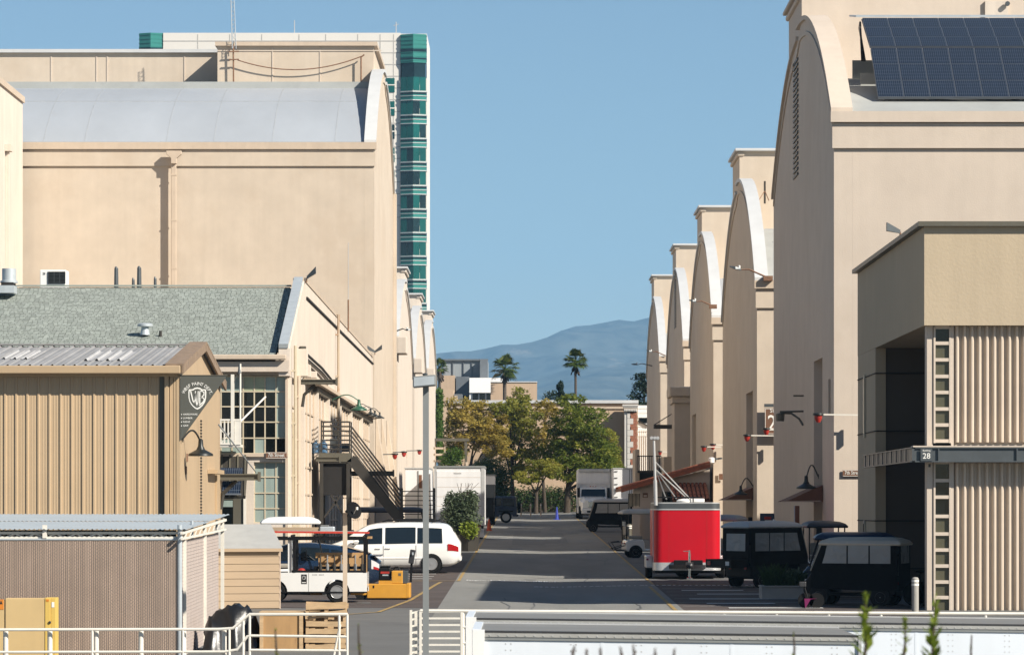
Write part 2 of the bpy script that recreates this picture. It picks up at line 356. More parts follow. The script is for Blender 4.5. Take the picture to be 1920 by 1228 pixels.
def text_mesh(body, size, extr=.004, align='CENTER', squeeze=1.):
    cu = bpy.data.curves.new('lettering', 'FONT'); cu.body = body; cu.size = size; cu.extrude = extr; cu.align_x = align; cu.align_y = 'CENTER'
    cu.resolution_u = 2; cu.offset = size*.004
    to = bpy.data.objects.new('tmp', cu); COL.objects.link(to)
    me = bpy.data.meshes.new_from_object(to.evaluated_get(bpy.context.evaluated_depsgraph_get()))
    bpy.data.objects.remove(to); bpy.data.curves.remove(cu); me.name = 'lettering'
    return me
def text(body, size, at, parent, m='letter', rot=(90,0,0), align='CENTER', name='lettering', squeeze=1.):
    me = text_mesh(body, size, align=align); me.materials.clear(); me.materials.append(M[m])
    o = bpy.data.objects.new(name, me); COL.objects.link(o); o.parent = parent
    off = root_off(parent) or (0,0,0); o.location = Vector(at) - Vector(off); o.rotation_euler = [R(a) for a in rot]; o.scale = (squeeze, 1, 1)
    return o
# ================================================================== THE SETTING
# ------------------------------------------------------------------ ground, road, bays, markings
EDGE = 70.8
def dip(x): return -.06*max(0., 1-abs(x-.9)/3.0)          # the road drains to a shallow valley in its middle
def GZ(x, y): return (G(min(y, 700)) + dip(x)) if y > EDGE-.01 else (-3.35 if y > 66 else -5.25)
xs = [-10500,-400,-60,-20,-2.1,.9,3.97,20,60,400,10500]
ys = [(-300,-5.25),(65.9,-5.25),(66.0,-3.35),(70.7,-3.35),(70.8,None),(100,None),(140,None),(200,None),(300,None),(700,None),(13200,None)]
b = MB(); rows = []
for y, z in ys: rows.append([(x, y, (G(min(y,700)) + dip(x)) if z is None else z) for x in xs])
b.loft(rows, closed=False)
g = b.build('ground', 'asphalt'); g['kind'] = 'structure'
def strip(mb, x0, x1, y0, y1, h, nx=1, ny=1):
    """a flat sheet laid on the sloping ground"""
    xb = sorted({x0, x1} | {c for c in (-2.1, .9, 3.97) if x0 < c < x1})
    for i in range(len(xb)-1):
        a, c = xb[i], xb[i+1]
        mb.quad((a,y0,GZ(a,y0)+h), (c,y0,GZ(c,y0)+h), (c,y1,GZ(c,y1)+h), (a,y1,GZ(a,y1)+h))
def polyline(mb, pts, w, h):
    for (x0,y0),(x1,y1) in zip(pts, pts[1:]):
        d = Vector((x1-x0, y1-y0)).normalized()*w/2; n = Vector((-d.y, d.x))
        mb.quad((x0-n.x,y0-n.y,GZ(x0-n.x,y0)+h),(x1-n.x,y1-n.y,GZ(x1-n.x,y1)+h),(x1+n.x,y1+n.y,GZ(x1+n.x,y1)+h),(x0+n.x,y0+n.y,GZ(x0+n.x,y0)+h))
b = MB(); strip(b, -2.2, 4.0, 71, 332, .004); o = b.build('road', 'road'); o['kind'] = 'structure'
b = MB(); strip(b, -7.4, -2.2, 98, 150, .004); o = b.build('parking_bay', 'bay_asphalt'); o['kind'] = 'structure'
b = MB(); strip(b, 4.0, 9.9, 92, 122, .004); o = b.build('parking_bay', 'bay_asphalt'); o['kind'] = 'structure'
b = MB()
for x0,x1,y0,y1 in ((-.6,1.0,186,232),(1.0,2.2,190,224),(-1.9,-.2,240,262)): strip(b,x0,x1,y0,y1,.008)
o = b.build('road_patches', 'patch'); o['kind'] = 'structure'
b = MB(); rr = random.Random(12)
for k in range(46):
    bay_ = k%3 == 0; x = rr.uniform(-6.8,-2.8) if bay_ else rr.uniform(-1.8,3.7); y = rr.uniform(99,148) if bay_ else rr.uniform(76,290); r = rr.uniform(.10,.45)
    n = 11; pts = [(x+r*rr.uniform(.6,1.15)*math.cos(i*2*math.pi/n), y+r*2.2*rr.uniform(.6,1.15)*math.sin(i*2*math.pi/n)) for i in range(n)]
    b.add([(a,c,GZ(a,c)+.0095) for a,c in pts], [tuple(range(n))])
o = b.build('oil_stains', 'oil'); o['kind'] = 'structure'
for x, y, lb in ((1.9,131,'round iron manhole cover on the road near the red trailer'),(-.4,176,'round iron manhole cover farther up the road')):
    mh = T('manhole_cover', lb, 'manhole cover', (x, y, GZ(x,y))); MB().lathe([(.0,.012),(.33,.012),(.35,.0105)], 22, (x,y,GZ(x,y))).build('lid', 'skin_dark', mh)
b = MB(); rr = random.Random(3)
for k in range(9):
    x = rr.uniform(-1.8,3.6); y = rr.uniform(80,250); L_ = rr.uniform(5,22); pts = []
    for i in range(9):
        pts.append((x, y)); y += L_/9; x += rr.uniform(-.16,.16)
    polyline(b, pts, .03, .011)
for k in range(3):
    y = rr.uniform(86,180); x = -2+rr.uniform(0,1); pts = []
    for i in range(8): pts.append((x, y)); x += rr.uniform(.3,.6); y += rr.uniform(-.5,.5)
    polyline(b, pts, .07, .012)
o = b.build('crack_seals', 'seal'); o['kind'] = 'structure'
b = MB(); strip(b, -2.14, -2.04, 122, 300, .014); strip(b, 3.92, 4.01, 118.4, 300, .014); strip(b, 3.74, 3.84, 92, 116, .014)
polyline(b, [(-4.6,92.5),(-3.6,94.8),(-3.08,103.5),(-2.72,118),(-2.62,121)], .11, .014); polyline(b, [(-4.9,122.2),(-2.1,122.2)], .3, .015)
polyline(b, [(3.97,118.5),(6.5,118.5)], .3, .015)
o = b.build('yellow_line', 'line_yellow'); o['kind'] = 'structure'
b = MB()
for y in (124.5,127.2,130.4,137.,140.,143.): strip(b, -6.6, -3.0, y, y+.32, .014)
for y,x0,x1 in ((112,4.6,6.4),(108.6,4.9,6.9),(104.4,4.5,8.0),(100.8,4.8,6.6),(97.4,5.2,7.6),(115.5,6.2,6.9)): strip(b, x0, x1, y, y+.55, .014)
strip(b, -1.3, 1.4, 172, 172.35, .014); strip(b, -2.0, -.8, 218, 218.4, .014)
o = b.build('white_line', 'line_white'); o['kind'] = 'structure'
b = MB(); rr = random.Random(11)
for i in range(34):
    x = -1.85 + i*.085; strip(b, x, x+rr.uniform(.03,.08), 122.6+rr.uniform(-.3,.3), 123.3+rr.uniform(-.2,.5), .015)
for i in range(40):
    x = .3+i*.17; strip(b, x, x+rr.uniform(.04,.14), 117.2, 117.6, .015)
o = b.build('worn_stencil_marks', 'line_white'); o['kind'] = 'structure'
b = MB()
for y in range(96,122,3): strip(b, 4.1, 9.7, y+.0, y+.06, .012)
o = b.build('bay_line', 'line_white'); o['kind'] = 'structure'
b = MB(); b.box(-26, 70.45, -3.34, 30, 70.79, -2.71); o = b.build('retaining_wall', 'concrete'); tag(o, 'low concrete retaining edge where the street drops behind the railings', 'wall')

# ------------------------------------------------------------------ mountain
def ridge_px(x):
    return np.interp(x, [-900,0,400,700,835,870,905,960,1000,1040,1060,1100,1130,1165,1210,1300,1500,1900,2600,3600],
                        [640,655,668,672,664,657,662,650,634,618,610,607,606,602,595,580,560,590,640,670])
nx, ny = 420, 110; rings = []; rg = np.random.RandomState(5)
def vnoise(x, y, seed):
    """smooth value noise on an integer lattice"""
    xi, yi = np.floor(x).astype(int), np.floor(y).astype(int); fx, fy = x-xi, y-yi; fx = fx*fx*(3-2*fx); fy = fy*fy*(3-2*fy)
    h = lambda a, b_: (np.sin(a*127.1+b_*311.7+seed*74.7)*43758.5453) % 1.
    return (h(xi,yi)*(1-fx)+h(xi+1,yi)*fx)*(1-fy)+(h(xi,yi+1)*(1-fx)+h(xi+1,yi+1)*fx)*fy
tt, ii = np.meshgrid(np.linspace(0,1,ny), np.linspace(-8400,8400,nx), indexing='ij'); dd = 6600+4600*tt
rough = np.zeros_like(dd); am = 1.; wl = 1240.
for k in range(6):
    rough += am*(1-abs(2*vnoise(ii/wl+k*7.3, dd/wl*.8+k*3.1, k)-1)*1.5); am *= .52; wl *= .5
H = (955-ridge_px(983+F*ii/11200.))/F*11200
Z = 3+(H-3)*tt**.8 + rough*np.sin(np.pi*np.clip(tt*.93,0,1))*124 - 52*np.sin(np.pi*tt) + rough*10*tt
prof_ = (Z/dd).max(0); k_ = (H[0]/11200.)/prof_; k_ = np.convolve(np.pad(k_,3,mode='edge'),np.ones(7)/7,'valid'); Z = Z*k_[None,:]
for j in range(ny): rings.append([(ii[j,i], dd[j,i], Z[j,i]) for i in range(nx)])
rings.append([(x, y+1500, -10) for x, y, z in rings[-1]])
m = MB(); m.loft(rings, closed=False); o = m.build('mountain', 'mountain', smooth=70); o['kind'] = 'structure'

# ------------------------------------------------------------------ office tower
D = 700.; zt = PZ(62, D); zb = PZ(640, D)
t = T('office_tower', 'tall white office tower with green glass corner bays rising behind the big left sound stage', 'office tower', (PX(530,D), D, G(D)))
x0, x1, xr = PX(306,D), PX(751,D), PX(803,D)
MB().box(x0, D+1.5, 0, PX(800,D), D+24, zt).build('wall', 'tower_white', t)
fh = 38/F*D; floors = [zt - .8*fh - k*fh*1.155 for k in range(15)]
nfl = 14; f0 = PZ(140, D); fstep = 44.0/F*D
# white facade slab pieces with recessed joints
MB().box(x0, D, 3, x1, D+1.5, zt-.02).build('facade', 'tower_white', t)
jb = MB()
for k in range(16):
    z = zt - 1.6 - k*fstep/2
    jb.box(x0, D-.03, z, x1, D+.0, z+.18)
for px in (370, 430, 490, 560, 610, 670, 712, 737):
    jb.box(PX(px,D), D-.032, 3, PX(px,D)+.16, D, zt-.3)
j = jb.build('panel_joints', 'tower_joint', t); j['kind'] = 'stuff'
for k in range(11):
    zc = PZ(147 + k*43.5, D)
    w = MB(); w.box(PX(724,D), D-.12, zc-2.6, PX(740,D), D-.04, zc); wo = w.build('window', 'pane_deep' if k%3==2 else 'pane_teal', t)
    MB().box(PX(723,D), D-.16, zc-1.35, PX(741,D), D-.125, zc-1.15).build('mullion', 'tower_white', wo)
def bay(xa, xb, ya, zlo, zhi, tag_):
    """half octagonal glass bay, floor by floor"""
    c = (xb-xa)*.26; dep = (xb-xa)*.34
    ring = [(xa, ya), (xa+c*.05, ya-dep*.35), ((xa+xb)/2, ya-dep), (xb-c*.05, ya-dep*.5), (xb, ya)]
    def band(mb, z0, z1, off=0.):
        q = [(x+(off if x > (xa+xb)/2 else -off), y-off) for x, y in ring]
        mb.prism([(x, y, z0) for x, y in q] + [(xb, ya+1, z0), (xa, ya+1, z0)], (0,0,z1-z0))
    z = zhi; rr = random.Random(5)
    mb = MB(); band(mb, z-5.2, z); mb.build('bay_crown', 'spandrel', t)
    lb = MB()
    for k in range(7): band(lb, z-.35-k*.75, z-.22-k*.75, .06)
    o = lb.build('crown_fins', 'tower_white' if False else 'spandrel', t); o['kind'] = 'stuff'
    mb = MB(); band(mb, z-3.2, z-2.7, .05); band(mb, z-4.6, z-4.3, .05); mb.build('dark_louver', 'pane_deep', t)
    z -= 7.8
    mb = MB(); band(mb, z, z+2.55, -.15); mb.build('glass', 'pane_deep', t)
    mid = ring[2]
    while z > zlo:
        # one storey: panes on both visible faces, then spandrel bands
        for a, c2 in ((1,2),(2,3)):
            p, q = ring[a], ring[c2]
            for u in range(2):
                e, f = u/2, (u+1)/2-.02
                A = (p[0]+(q[0]-p[0])*e, p[1]+(q[1]-p[1])*e); B_ = (p[0]+(q[0]-p[0])*f, p[1]+(q[1]-p[1])*f)
                mb = MB(); mb.prism([(A[0],A[1],z-2.45),(B_[0],B_[1],z-2.45),(B_[0],B_[1],z),(A[0],A[1],z)], (0,.2,0))
                mb.build('glass', 'pane_deep' if rr.random() < .4 else 'pane_teal', t)
        mb = MB(); band(mb, z-4.3, z-2.5); mb.build('spandrel', 'spandrel', t)
        mb = MB(); band(mb, z-2.75, z-2.55, .1); band(mb, z-3.5, z-3.38, .1); band(mb, z-4.28, z-4.12, .1); o = mb.build('mullion', 'alu', t)
        mb = MB(); band(mb, z-3.15, z-2.85, .04); mb.build('dark_louver', 'pane_deep', t)
        z -= fstep
bay(PX(751,D), PX(800,D), D, PZ(600,D), PZ(66,D), 0)
bay(PX(260,D), PX(306,D), D+1, PZ(170,D), PZ(62.5,D), 0)
for px, h in ((549,2.9),(741,2.6)):
    MB().tube([(PX(px,D),D+5,zt),(PX(px,D),D+5,zt+h)], .09, 5).build('aerial', 'alu', t)
MB().tube([(PX(736,D),D+5,zt+1.9),(PX(746,D),D+5,zt+2.2)], .06, 4).build('aerial', 'alu', t)

# ------------------------------------------------------------------ sound stages
def stage(side, X, y0, y1, ze, za, zr, label, group, wallm='stucco', copm='coping', roofm='roof_pale', width=48, door=None, mon=None, louver=None, band=True, copw=.48, seams=3.2, under=1.4):
    ym = (y0+y1)/2; half = (y1-y0)/2; X2 = X + side*width
    t = T('sound_stage', label, 'sound stage', (X + side*width/2, ym, G(ym)), group)
    def arc(y, top):
        h = top-ze; r = (half*half+h*h)/(2*h); return top-r+math.sqrt(max(0, r*r-(y-ym)**2))
    n = 22; yy = [y0+(y1-y0)*i/n for i in range(n+1)]
    zb = G(y0)-.6
    drop = lambda y: .38 if y > ym+1.2 else 0.
    pts = [(y0, zb)]
    if door:
        a, c, zd = door
        pts += [(a, zb), (a, zd), (c, zd), (c, zb)]
    pts += [(y1, zb)]
    top = [(y, arc(y, za)-drop(y)) for y in yy[::-1]]
    pts += top
    MB().prism([(X, y, z) for y, z in pts], (side*copw, 0, 0)).build('gable_wall', wallm, t)
    if door:
        a, c, zd = door
        MB().box(X+side*.485, a+.02, zb, X+side*.7, c-.02, zd).build('stage_door', wallm, t)
    # body walls
    MB().box(X+side*(copw+.002), y0, zb, X2, y0+.4, ze-.05).build('wall', wallm, t)
    MB().box(X+side*(copw+.002), y1-.4, zb, X2, y1, ze-.05).build('wall', wallm, t)
    MB().box(X2-side*.4, y0+.4, zb, X2, y1-.4, ze-.05).build('wall', wallm, t)
    if band:
        MB().box(X-side*.06, y0-.10, ze-1.15, X2, y0, ze-.34).build('frieze', wallm, t)
        MB().box(X-side*.12, y0-.22, ze-.32, X2, y0-.002, ze+.03).build('cornice', 'trim' if wallm == 'stucco' else wallm, t)
    # roof
    rings = []
    for i in range(n+1):
        y = y0+.15+(y1-y0-.3)*i/n; zz = ze-.02 + (arc(y, za)-ze)*(zr-ze)/(za-ze)
        rings.append([(X+side*(copw-.05), y, zz), (X2, y, zz), (X2, y, zz-.25), (X+side*(copw-.05), y, zz-.25)])
    MB().loft(rings, caps=True).build('roof', roofm, t, smooth=30)
    if seams:
        sb = MB(); k = 0
        x = X+side*(2.0); sj = random.Random(9)
        while abs(x-X) < min(width-1, 30):
            rg_ = []
            for i in range(n//2+2):
                y = y0+.2+(y1-y0-.4)*i/n; zz = ze-.02+(arc(y,za)-ze)*(zr-ze)/(za-ze)
                rg_.append([(x,y,zz-.01),(x+.06,y,zz-.01),(x+.06,y,zz+.008),(x,y,zz+.008)])
            sb.loft(rg_, caps=True); x += side*seams*sj.uniform(.6,1.3); k += 1
        for i in (4, 8):
            y = y0+.2+(y1-y0-.4)*i/n; zz = ze-.02+(arc(y,za)-ze)*(zr-ze)/(za-ze)
            sb.box(X+side*1, y, zz-.05, X2, y+.07, zz+.035)
        o = sb.build('roof_seams', 'seam', t); o['kind'] = 'stuff'
    # coping on the gable arch
    for lo, hi in ((y0-.05, ym+1.2), (ym+1.2, y1+.05)):
        rings = []
        for i in range(17):
            y = lo+(hi-lo)*i/16; z = arc(min(max(y,y0),y1), za) - (.38 if lo > ym else 0)
            rings.append([(X-side*.10,y,z+.002),(X+side*copw,y,z+.002),(X+side*copw,y,z+.16),(X-side*.10,y,z+.16)])
        MB().loft(rings, caps=True).build('coping', copm, t, smooth=30)
    # inner moulding line below the coping
    rings = []
    for i in range(21):
        y = y0+.35+(y1-y0-.7)*i/20; z = arc(y, za)-drop(y)-.55
        rings.append([(X-side*.05,y,z),(X+side*.02,y,z),(X+side*.02,y,z+.14),(X-side*.05,y,z+.14)])
    MB().loft(rings, caps=True).build('moulding', wallm, t)
    if mon:
        mt, dy, pw = mon                                   # top, depth, plaster cornice
        MB().box(X+side*.06, ym+.2, zr-1, X2, ym+dy, mt-.132).build('monitor', wallm, t)
        MB().box(X-side*.16, ym-.02, mt-.13, X2, ym+dy+.2, mt).build('monitor_cornice', copm, t, bevel=.03)
        MB().box(X-side*.06, ym+.12, mt-.36, X+side*.3, ym+dy+.1, mt-.164).build('bracket', wallm, t, bevel=.06)
    if louver:
        ya, yb, za_, zb_ = louver; lb = MB()
        z = za_
        while z < zb_: lb.box(X-side*.05, ya, z, X-side*.003, yb, z+.09); z += .19
        o = lb.build('louver', 'dark_steel', t); o['kind'] = 'stuff'
    return t, arc
SG = 'sound stages along the street'
big, bigarc = stage(1, 10, 124, 154, 12.8, 17.5, 15.3, 'nearest and tallest arched sound stage on the right carrying solar panels', SG, 'stucco_pink', 'stucco_pink', 'roof_pale', door=(128.8,132.6,5.1), mon=(18.9,7,0), louver=(140,142.3,12.2,16.4), copw=.6, seams=0)
MB().box(PX(1847,139.1), 139.08, 14.9, PX(1890,139.1), 139.2, 18.4).build('roof_door', 'stucco_cream', big)
MB().lathe([(.0,0),(.09,.0),(.09,.1),(0,.12)], 8, (PX(1888,139.1), 138.9, PZ(8,139)), axis='y').build('bulkhead_lamp', 'grey_steel', big)
st2, a2 = stage(1, 10, 165, 193.5, 9.8, 15.2, 13.0, 'second arched sound stage on the right with white coping and an aerial on its roof', SG, 'stucco', 'coping', 'roof_pale', door=(168.,173.,5.2), mon=(16.85,6,0))
st3, a3 = stage(1, 10, 203, 231.5, 10.1, 15.5, 13.0, 'third arched sound stage on the right behind the red tiled hut', SG, 'stucco', 'coping', 'roof_grey', door=(223.6,228.6,5.6), mon=(17.2,6,0))
st4, a4 = stage(1, 10, 240, 268.7, 10.5, 15.8, 13.2, 'fourth arched sound stage on the right with a dark louvre near its apex', SG, 'stucco', 'coping', 'roof_grey', mon=(17.6,6,0), louver=(252.5,255.2,12.,15.9))
st5, a5 = stage(1, 10, 282, 313, 11.2, 16.3, 13.6, 'farthest arched sound stage at the end of the right row', SG, 'stucco', 'coping', 'roof_pale', mon=(18.2,6,0))
sl1, al1 = stage(-1, -7.5, 192, 220, 18.3, 23.3, 22.45, 'largest left sound stage with broad pale grey curved roof and long downspout', SG, 'stucco', 'coping', 'roof_grey', width=52, seams=3.4, copw=.5)
sl2, al2 = stage(-1, -7.5, 227, 257, 10.1, 14.3, 12.4, 'left sound stage directly behind the largest one, cream wall facing the street', SG, 'stucco_cream', 'coping', 'roof_pale', mon=(15.3,6,0))
sl3, al3 = stage(-1, -7.5, 262, 292, 10.2, 14.5, 12.6, 'left sound stage next to last before the ivy covered end', SG, 'stucco_cream', 'coping', 'roof_pale', mon=(15.6,6,0))
sl4, al4 = stage(-1, -7.5, 297, 327, 10.8, 15.2, 13.2, 'last left sound stage with ivy climbing its far corner', SG, 'stucco_cream', 'coping', 'roof_pale', mon=(16.2,6,0))
# eave blocks at the street corners of the left stages
for st, y, z in ((sl2,226.9,10.1),(sl3,261.9,10.2),(sl4,296.9,10.8)):
    MB().box(-7.55, y-.3, z-.9, -6.95, y+2.2, z+.1).build('eave_block', 'stucco_cream', st, bevel=.05)
# largest left stage: monitor in two depths, buttress, downspout
ztop = PZ(92, 205)
MB().box(-60, 206, 21.2, PX(409,203), 214, ztop-.1).build('monitor', 'stucco', sl1)
MB().box(PX(409,203)-.001, 202.6, 21.0, -7.95, 214, ztop-.15).build('monitor', 'stucco', sl1)
MB().box(-60.2, 205.8, ztop-.098, PX(409,203)-.2, 214.2, ztop+.08).build('monitor_cornice', 'coping', sl1)
MB().box(PX(409,203)-.12, 202.4, ztop-.148, -7.75, 214.2, ztop+.06).build('monitor_cornice', 'trim', sl1)
jb = MB()
for px in (95, 180, 200, 345): jb.box(PX(px,206), 205.97, 22.4, PX(px,206)+.06, 206, ztop-.2)
for px in (511,600,): jb.box(PX(px,203), 202.57, 22, PX(px,203)+.05, 202.6, ztop-.2)
jb.box(PX(409,203), 202.56, ztop-.42, -7.55, 202.6, ztop-.36)
o = jb.build('wall_joint', 'stucco_pink', sl1); o['kind'] = 'stuff'
MB().box(-55, 202.2, 21.9, -8.1, 202.56, 22.50).build('roof_flashing', 'roof_pale', sl1)
d = 191.7; dp = T('downspout', 'long cream downspout with conductor head down the largest left stage front', 'downspout', (PX(326,d), d, G(d)))
xc = PX(326, d)
MB().prism([(xc-.36,d-.02,PZ(284,d)),(xc+.40,d-.02,PZ(284,d)),(xc+.40,d-.02,PZ(290,d)),(xc+.16,d-.02,PZ(298,d)),(xc+.16,d-.02,PZ(308,d)),(xc-.12,d-.02,PZ(308,d)),(xc-.12,d-.02,PZ(298,d)),(xc-.36,d-.02,PZ(290,d))], (0,-.26,0)).build('conductor_head', 'trim', dp, bevel=.02)
MB().box(xc-.13, d-.13, PZ(560,d), xc+.13, d-.0, PZ(308,d)-.002).build('pipe', 'trim', dp, bevel=.03)
for py in (330, 415, 505): MB().box(xc-.15, d-.145, PZ(py,d), xc+.15, d-.0, PZ(py,d)+.07).build('strap', 'trim', dp)
# buttresses at the foot of the left stage's street wall
for y, w in ((193.2,1.4),(201.,1.2),(209.,1.2)):
    MB().prism([(-7.48,y,G(y)),(-6.5,y,G(y)),(-7.48,y,PZ(775,195))], (0,w,0)).build('buttress', 'stucco', sl1)
bx('pilaster', 'stucco', sl1, -7.49, 219.2, G(220), -7.30, 220.0, 18.0)
# mast and cable on its roof
mt = T('radio_mast', 'slim lattice radio mast with rusty crossbars on the large left roof', 'mast', (PX(437,202.3), 202.3, PZ(160,202.3)))
d = 202.3; x = PX(438,d)
MB().tube([(x,d,PZ(162,d)),(x-.02,d,PZ(85,d))], .045, 6).build('pole', 'rust', mt)
lt = MB(); zz0, zz1 = PZ(92,d), PZ(-40,d)
for k in range(3):
    a = k*2.09; lt.tube([(x+.13*math.cos(a),d+.13*math.sin(a),zz0),(x-.12+.10*math.cos(a),d+.10*math.sin(a),zz1)], .02, 4)
nseg = 16
for i in range(nseg):
    for k in range(3):
        a, c = k*2.09, (k+1)*2.09; z1, z2 = zz0+(zz1-zz0)*i/nseg, zz0+(zz1-zz0)*(i+1)/nseg; u, w = -.12*i/nseg, -.12*(i+1)/nseg
        lt.tube([(x+u+.12*math.cos(a),d+.12*math.sin(a),z1),(x+w+.12*math.cos(c),d+.12*math.sin(c),z2)], .012, 3)
lt.build('lattice', 'galv', mt)
for py in (98, 113): MB().bar((x-.25,d-.05,PZ(py,d)),(x+.28,d-.05,PZ(py-1,d)), .06).build('crossbar', 'rust', mt)
cb = MB(); pts = []
for i in range(21):
    u = i/20; pts.append((x+.2+(PX(681,d)-x-.2)*u, d, PZ(113+(105-113)*u, d) - 4*u*(1-u)*(22/F*d)))
cb.tube(pts, .03, 5); o = cb.build('roof_cable', 'rust'); tag(o, 'sagging cable slung along the large left roof from mast to bracket', 'cable')
sp = T('roof_bracket', 'short bent pipe holding the far end of the sagging roof cable', 'pipe', (PX(678,d), d, PZ(157,d)))
MB().tube([(PX(677,d),d,PZ(156,d)),(PX(677,d),d,PZ(108,d)),(PX(683,d),d,PZ(103,d))], .045, 6).build('pipe', 'rust', sp)
# pale building cut off by the frame at far left
X = -24.95
t = T('pale_stucco_building', 'pale flat topped stucco building at the far left edge with thin downspout', 'building', (X-6, 178, G(178)))
MB().prism([(X,160,G(160)-.5),(X,191,G(191)-.5),(X,191,20.2),(X,160,20.2)], (-16,0,0)).build('wall', 'stucco_cream', t)
MB().box(X-16.1, 159.9, 20.202, X+.10, 191.1, 20.5).build('coping', 'trim', t)
MB().box(X+.005, 184.6, G(184), X+.16, 184.9, PZ(282,184)).build('downspout', 'stucco_cream', t)
MB().box(X+.005, 184.4, PZ(282,184)+.002, X+.30, 185.1, PZ(277,184)+.2).build('conductor_head', 'stucco_cream', t)

# right-hand lower blocks between the stages
t = T('gap_block', 'plain stucco block with cornice between the third and fourth right stages', 'building', (9.9, 236, G(236)))
zt = PZ(727,236)
MB().box(9.15, 234, G(234)-.3, 14, 238.4, zt-1).build('wall', 'stucco', t)
MB().box(9.0, 233.8, zt-1+.002, 14, 238.6, zt-.6).build('frieze', 'stucco', t, bevel=.05)
MB().box(8.85, 233.6, zt-.598, 14, 238.8, zt).build('cornice', 'stucco', t, bevel=.08)
t = T('balcony_block', 'stucco block with dark railed balcony above the red tiled hut', 'building', (8.4, 245, G(245)))
MB().box(PX(1240,245), 240.6, G(240)-.3, 9.95, 252, PZ(858,245)).build('wall', 'stucco', t)
MB().box(PX(1192,245), 246, G(245)-.3, PX(1200,245), 252, PZ(842,245)).build('wall', 'stucco', t)
MB().box(PX(1200,245)+.002, 247, G(245)-.3, PX(1240,245)-.002, 252, PZ(884,245)).build('wall', 'dark_steel', t)
MB().box(PX(1195,245), 244.6, PZ(886,245), PX(1240,245)-.004, 246.6, PZ(882,245)).build('balcony_floor', 'dark_steel', t)
rb = MB()
for k in range(12): xx = PX(1196,244.7)+k*.125; rb.tube([(xx,244.7,PZ(882,245)),(xx,244.7,PZ(855,245))], .018, 4)
rb.tube([(PX(1195,244.7),244.7,PZ(855,245)),(PX(1240,244.7),244.7,PZ(855,245))], .035, 5); rb.build('railing', 'black', t)
t = T('door_canopy', 'dark flat steel canopy hung by a rod on the fourth right stage', 'canopy', (9.2, 240, PZ(800,238)))
MB().box(PX(1226,238), 238, PZ(803,238), PX(1268,238), 239.3, PZ(796,238)).build('slab', 'dark_steel', t)
MB().tube([(PX(1227,238),238.6,PZ(796,238)),(PX(1264,238),239.,PZ(773,238))], .03, 5).build('rod', 'dark_steel', t)
MB().box(PX(1262,238), 238.8, PZ(776,238), PX(1268,238), 239.2, PZ(769,238)).build('anchor', 'dark_steel', t)

# ------------------------------------------------------------------ building 28 (right foreground)
t28 = T('corner_building', 'modern beige corner building with overhanging top, ribbed wall and steel canopy at right', 'building', (16, 106, G(96)))
zo0, zo1 = PZ(610, 96), PZ(425, 96)
MB().prism([(10,96,zo0),(10,96,zo1),(10,115.2,zo1),(10,115.2,zo0)], (22,0,0)).build('upper_wall', 'stucco_tan', t28)
MB().box(9.84, 95.84, zo1+.002, 32, 115.3, zo1+.12).build('coping', 'olive_steel', t28)
MB().box(10.004, 109.4, G(109)-.5, 10.3, 115.15, zo0-.004).build('wall', 'stucco_tan', t28); MB().box(10.302, 109.45, G(109)-.5, 31.9, 115.15, zo0-.006).build('porch_wall', 'porch_shade', t28)
jb = MB()
for py in (701, 809, 977, 1066):
    z = PZ(py, 109.4); jb.box(10.0, 109.37, z, 20, 109.45, z+.03); jb.box(9.98, 109.4, z, 10.004, 115.1, z+.03)
o = jb.build('wall_joint', 'dark_gap', t28); o['kind'] = 'stuff'
for za, zb in ((PZ(820,112.7), PZ(703,112.7)), (G(112)+.9, PZ(975,112.7))):
    MB().box(9.95, 112.4, za, 10.0, 112.75, zb).build('slit_window', 'sash', t28)
    MB().box(9.94, 112.5, za+.1, 9.948, 112.65, zb-.1).build('slit_pane', 'pane_dark', t28)
yw = 96.28
px0 = PX(1738, yw)
MB().box(px0, yw, G(96)-.4, PX(1749,yw), yw+.5, zo0-.004).build('pier', 'stucco_pink', t28)
def window_strip(ypx, name='window'):
    xa, xb = PX(1750.5,yw), PX(1783,yw); z1, z0 = PZ(ypx[0],yw), PZ(ypx[-1],yw)
    w = MB(); w.box(xa-.002, yw-.03, z0-.06, xa+.045, yw+.1, z1); w.box(xb-.045, yw-.03, z0-.06, xb, yw+.1, z1)
    for y in ypx: w.box(xa+.045, yw-.02, PZ(y,yw)-.05, xb-.045, yw+.1, PZ(y,yw)+.035)
    o = w.build('window', 'stucco_pink', t28)
    for k,(a,c) in enumerate(zip(ypx, ypx[1:])):
        MB().box(xa+.046, yw+.05, PZ(c,yw)+.036, xb-.046, yw+.09, PZ(a,yw)-.051).build('pane', 'pane_dark' if ypx[0] > 700 and k < 3 or (ypx[0] < 700 and k == 0) else 'pane_olive', o)
window_strip([613,643,674,705,735,766,796,826]); window_strip([866,900,931,967,1000,1030,1060,1090,1119,1148])
MB().box(PX(1783,yw)+.002, yw-.02, G(96)-.4, PX(1788,yw), yw+.2, zo0-.004).build('jamb', 'stucco_pink', t28)
def ribs(x0, x1, z0, z1, y, pitch, dep, per):
    """deep trapezoid ribbed sheet, in panels of a few ribs"""
    x = x0; first = None; i = 0
    while x < x1:
        if first is None:
            prof = []
            for k in range(per):
                a = x0+k*pitch; prof += [(a,y),(a+pitch*.10,y),(a+pitch*.27,y-dep*.8),(a+pitch*.36,y-dep),(a+pitch*.54,y-dep),(a+pitch*.63,y-dep*.8),(a+pitch*.80,y)]
            prof.append((x0+per*pitch, y))
            first = MB().loft([[(a,c,z0) for a,c in prof],[(a,c,z1) for a,c in prof]], closed=False).build('ribbed_panel', 'rib', t28, smooth=20)
        else:
            o = share(first, 'ribbed_panel', t28, (x-x0,0,0))
        x += pitch*per; i += 1
xr = PX(1788,yw)+.002
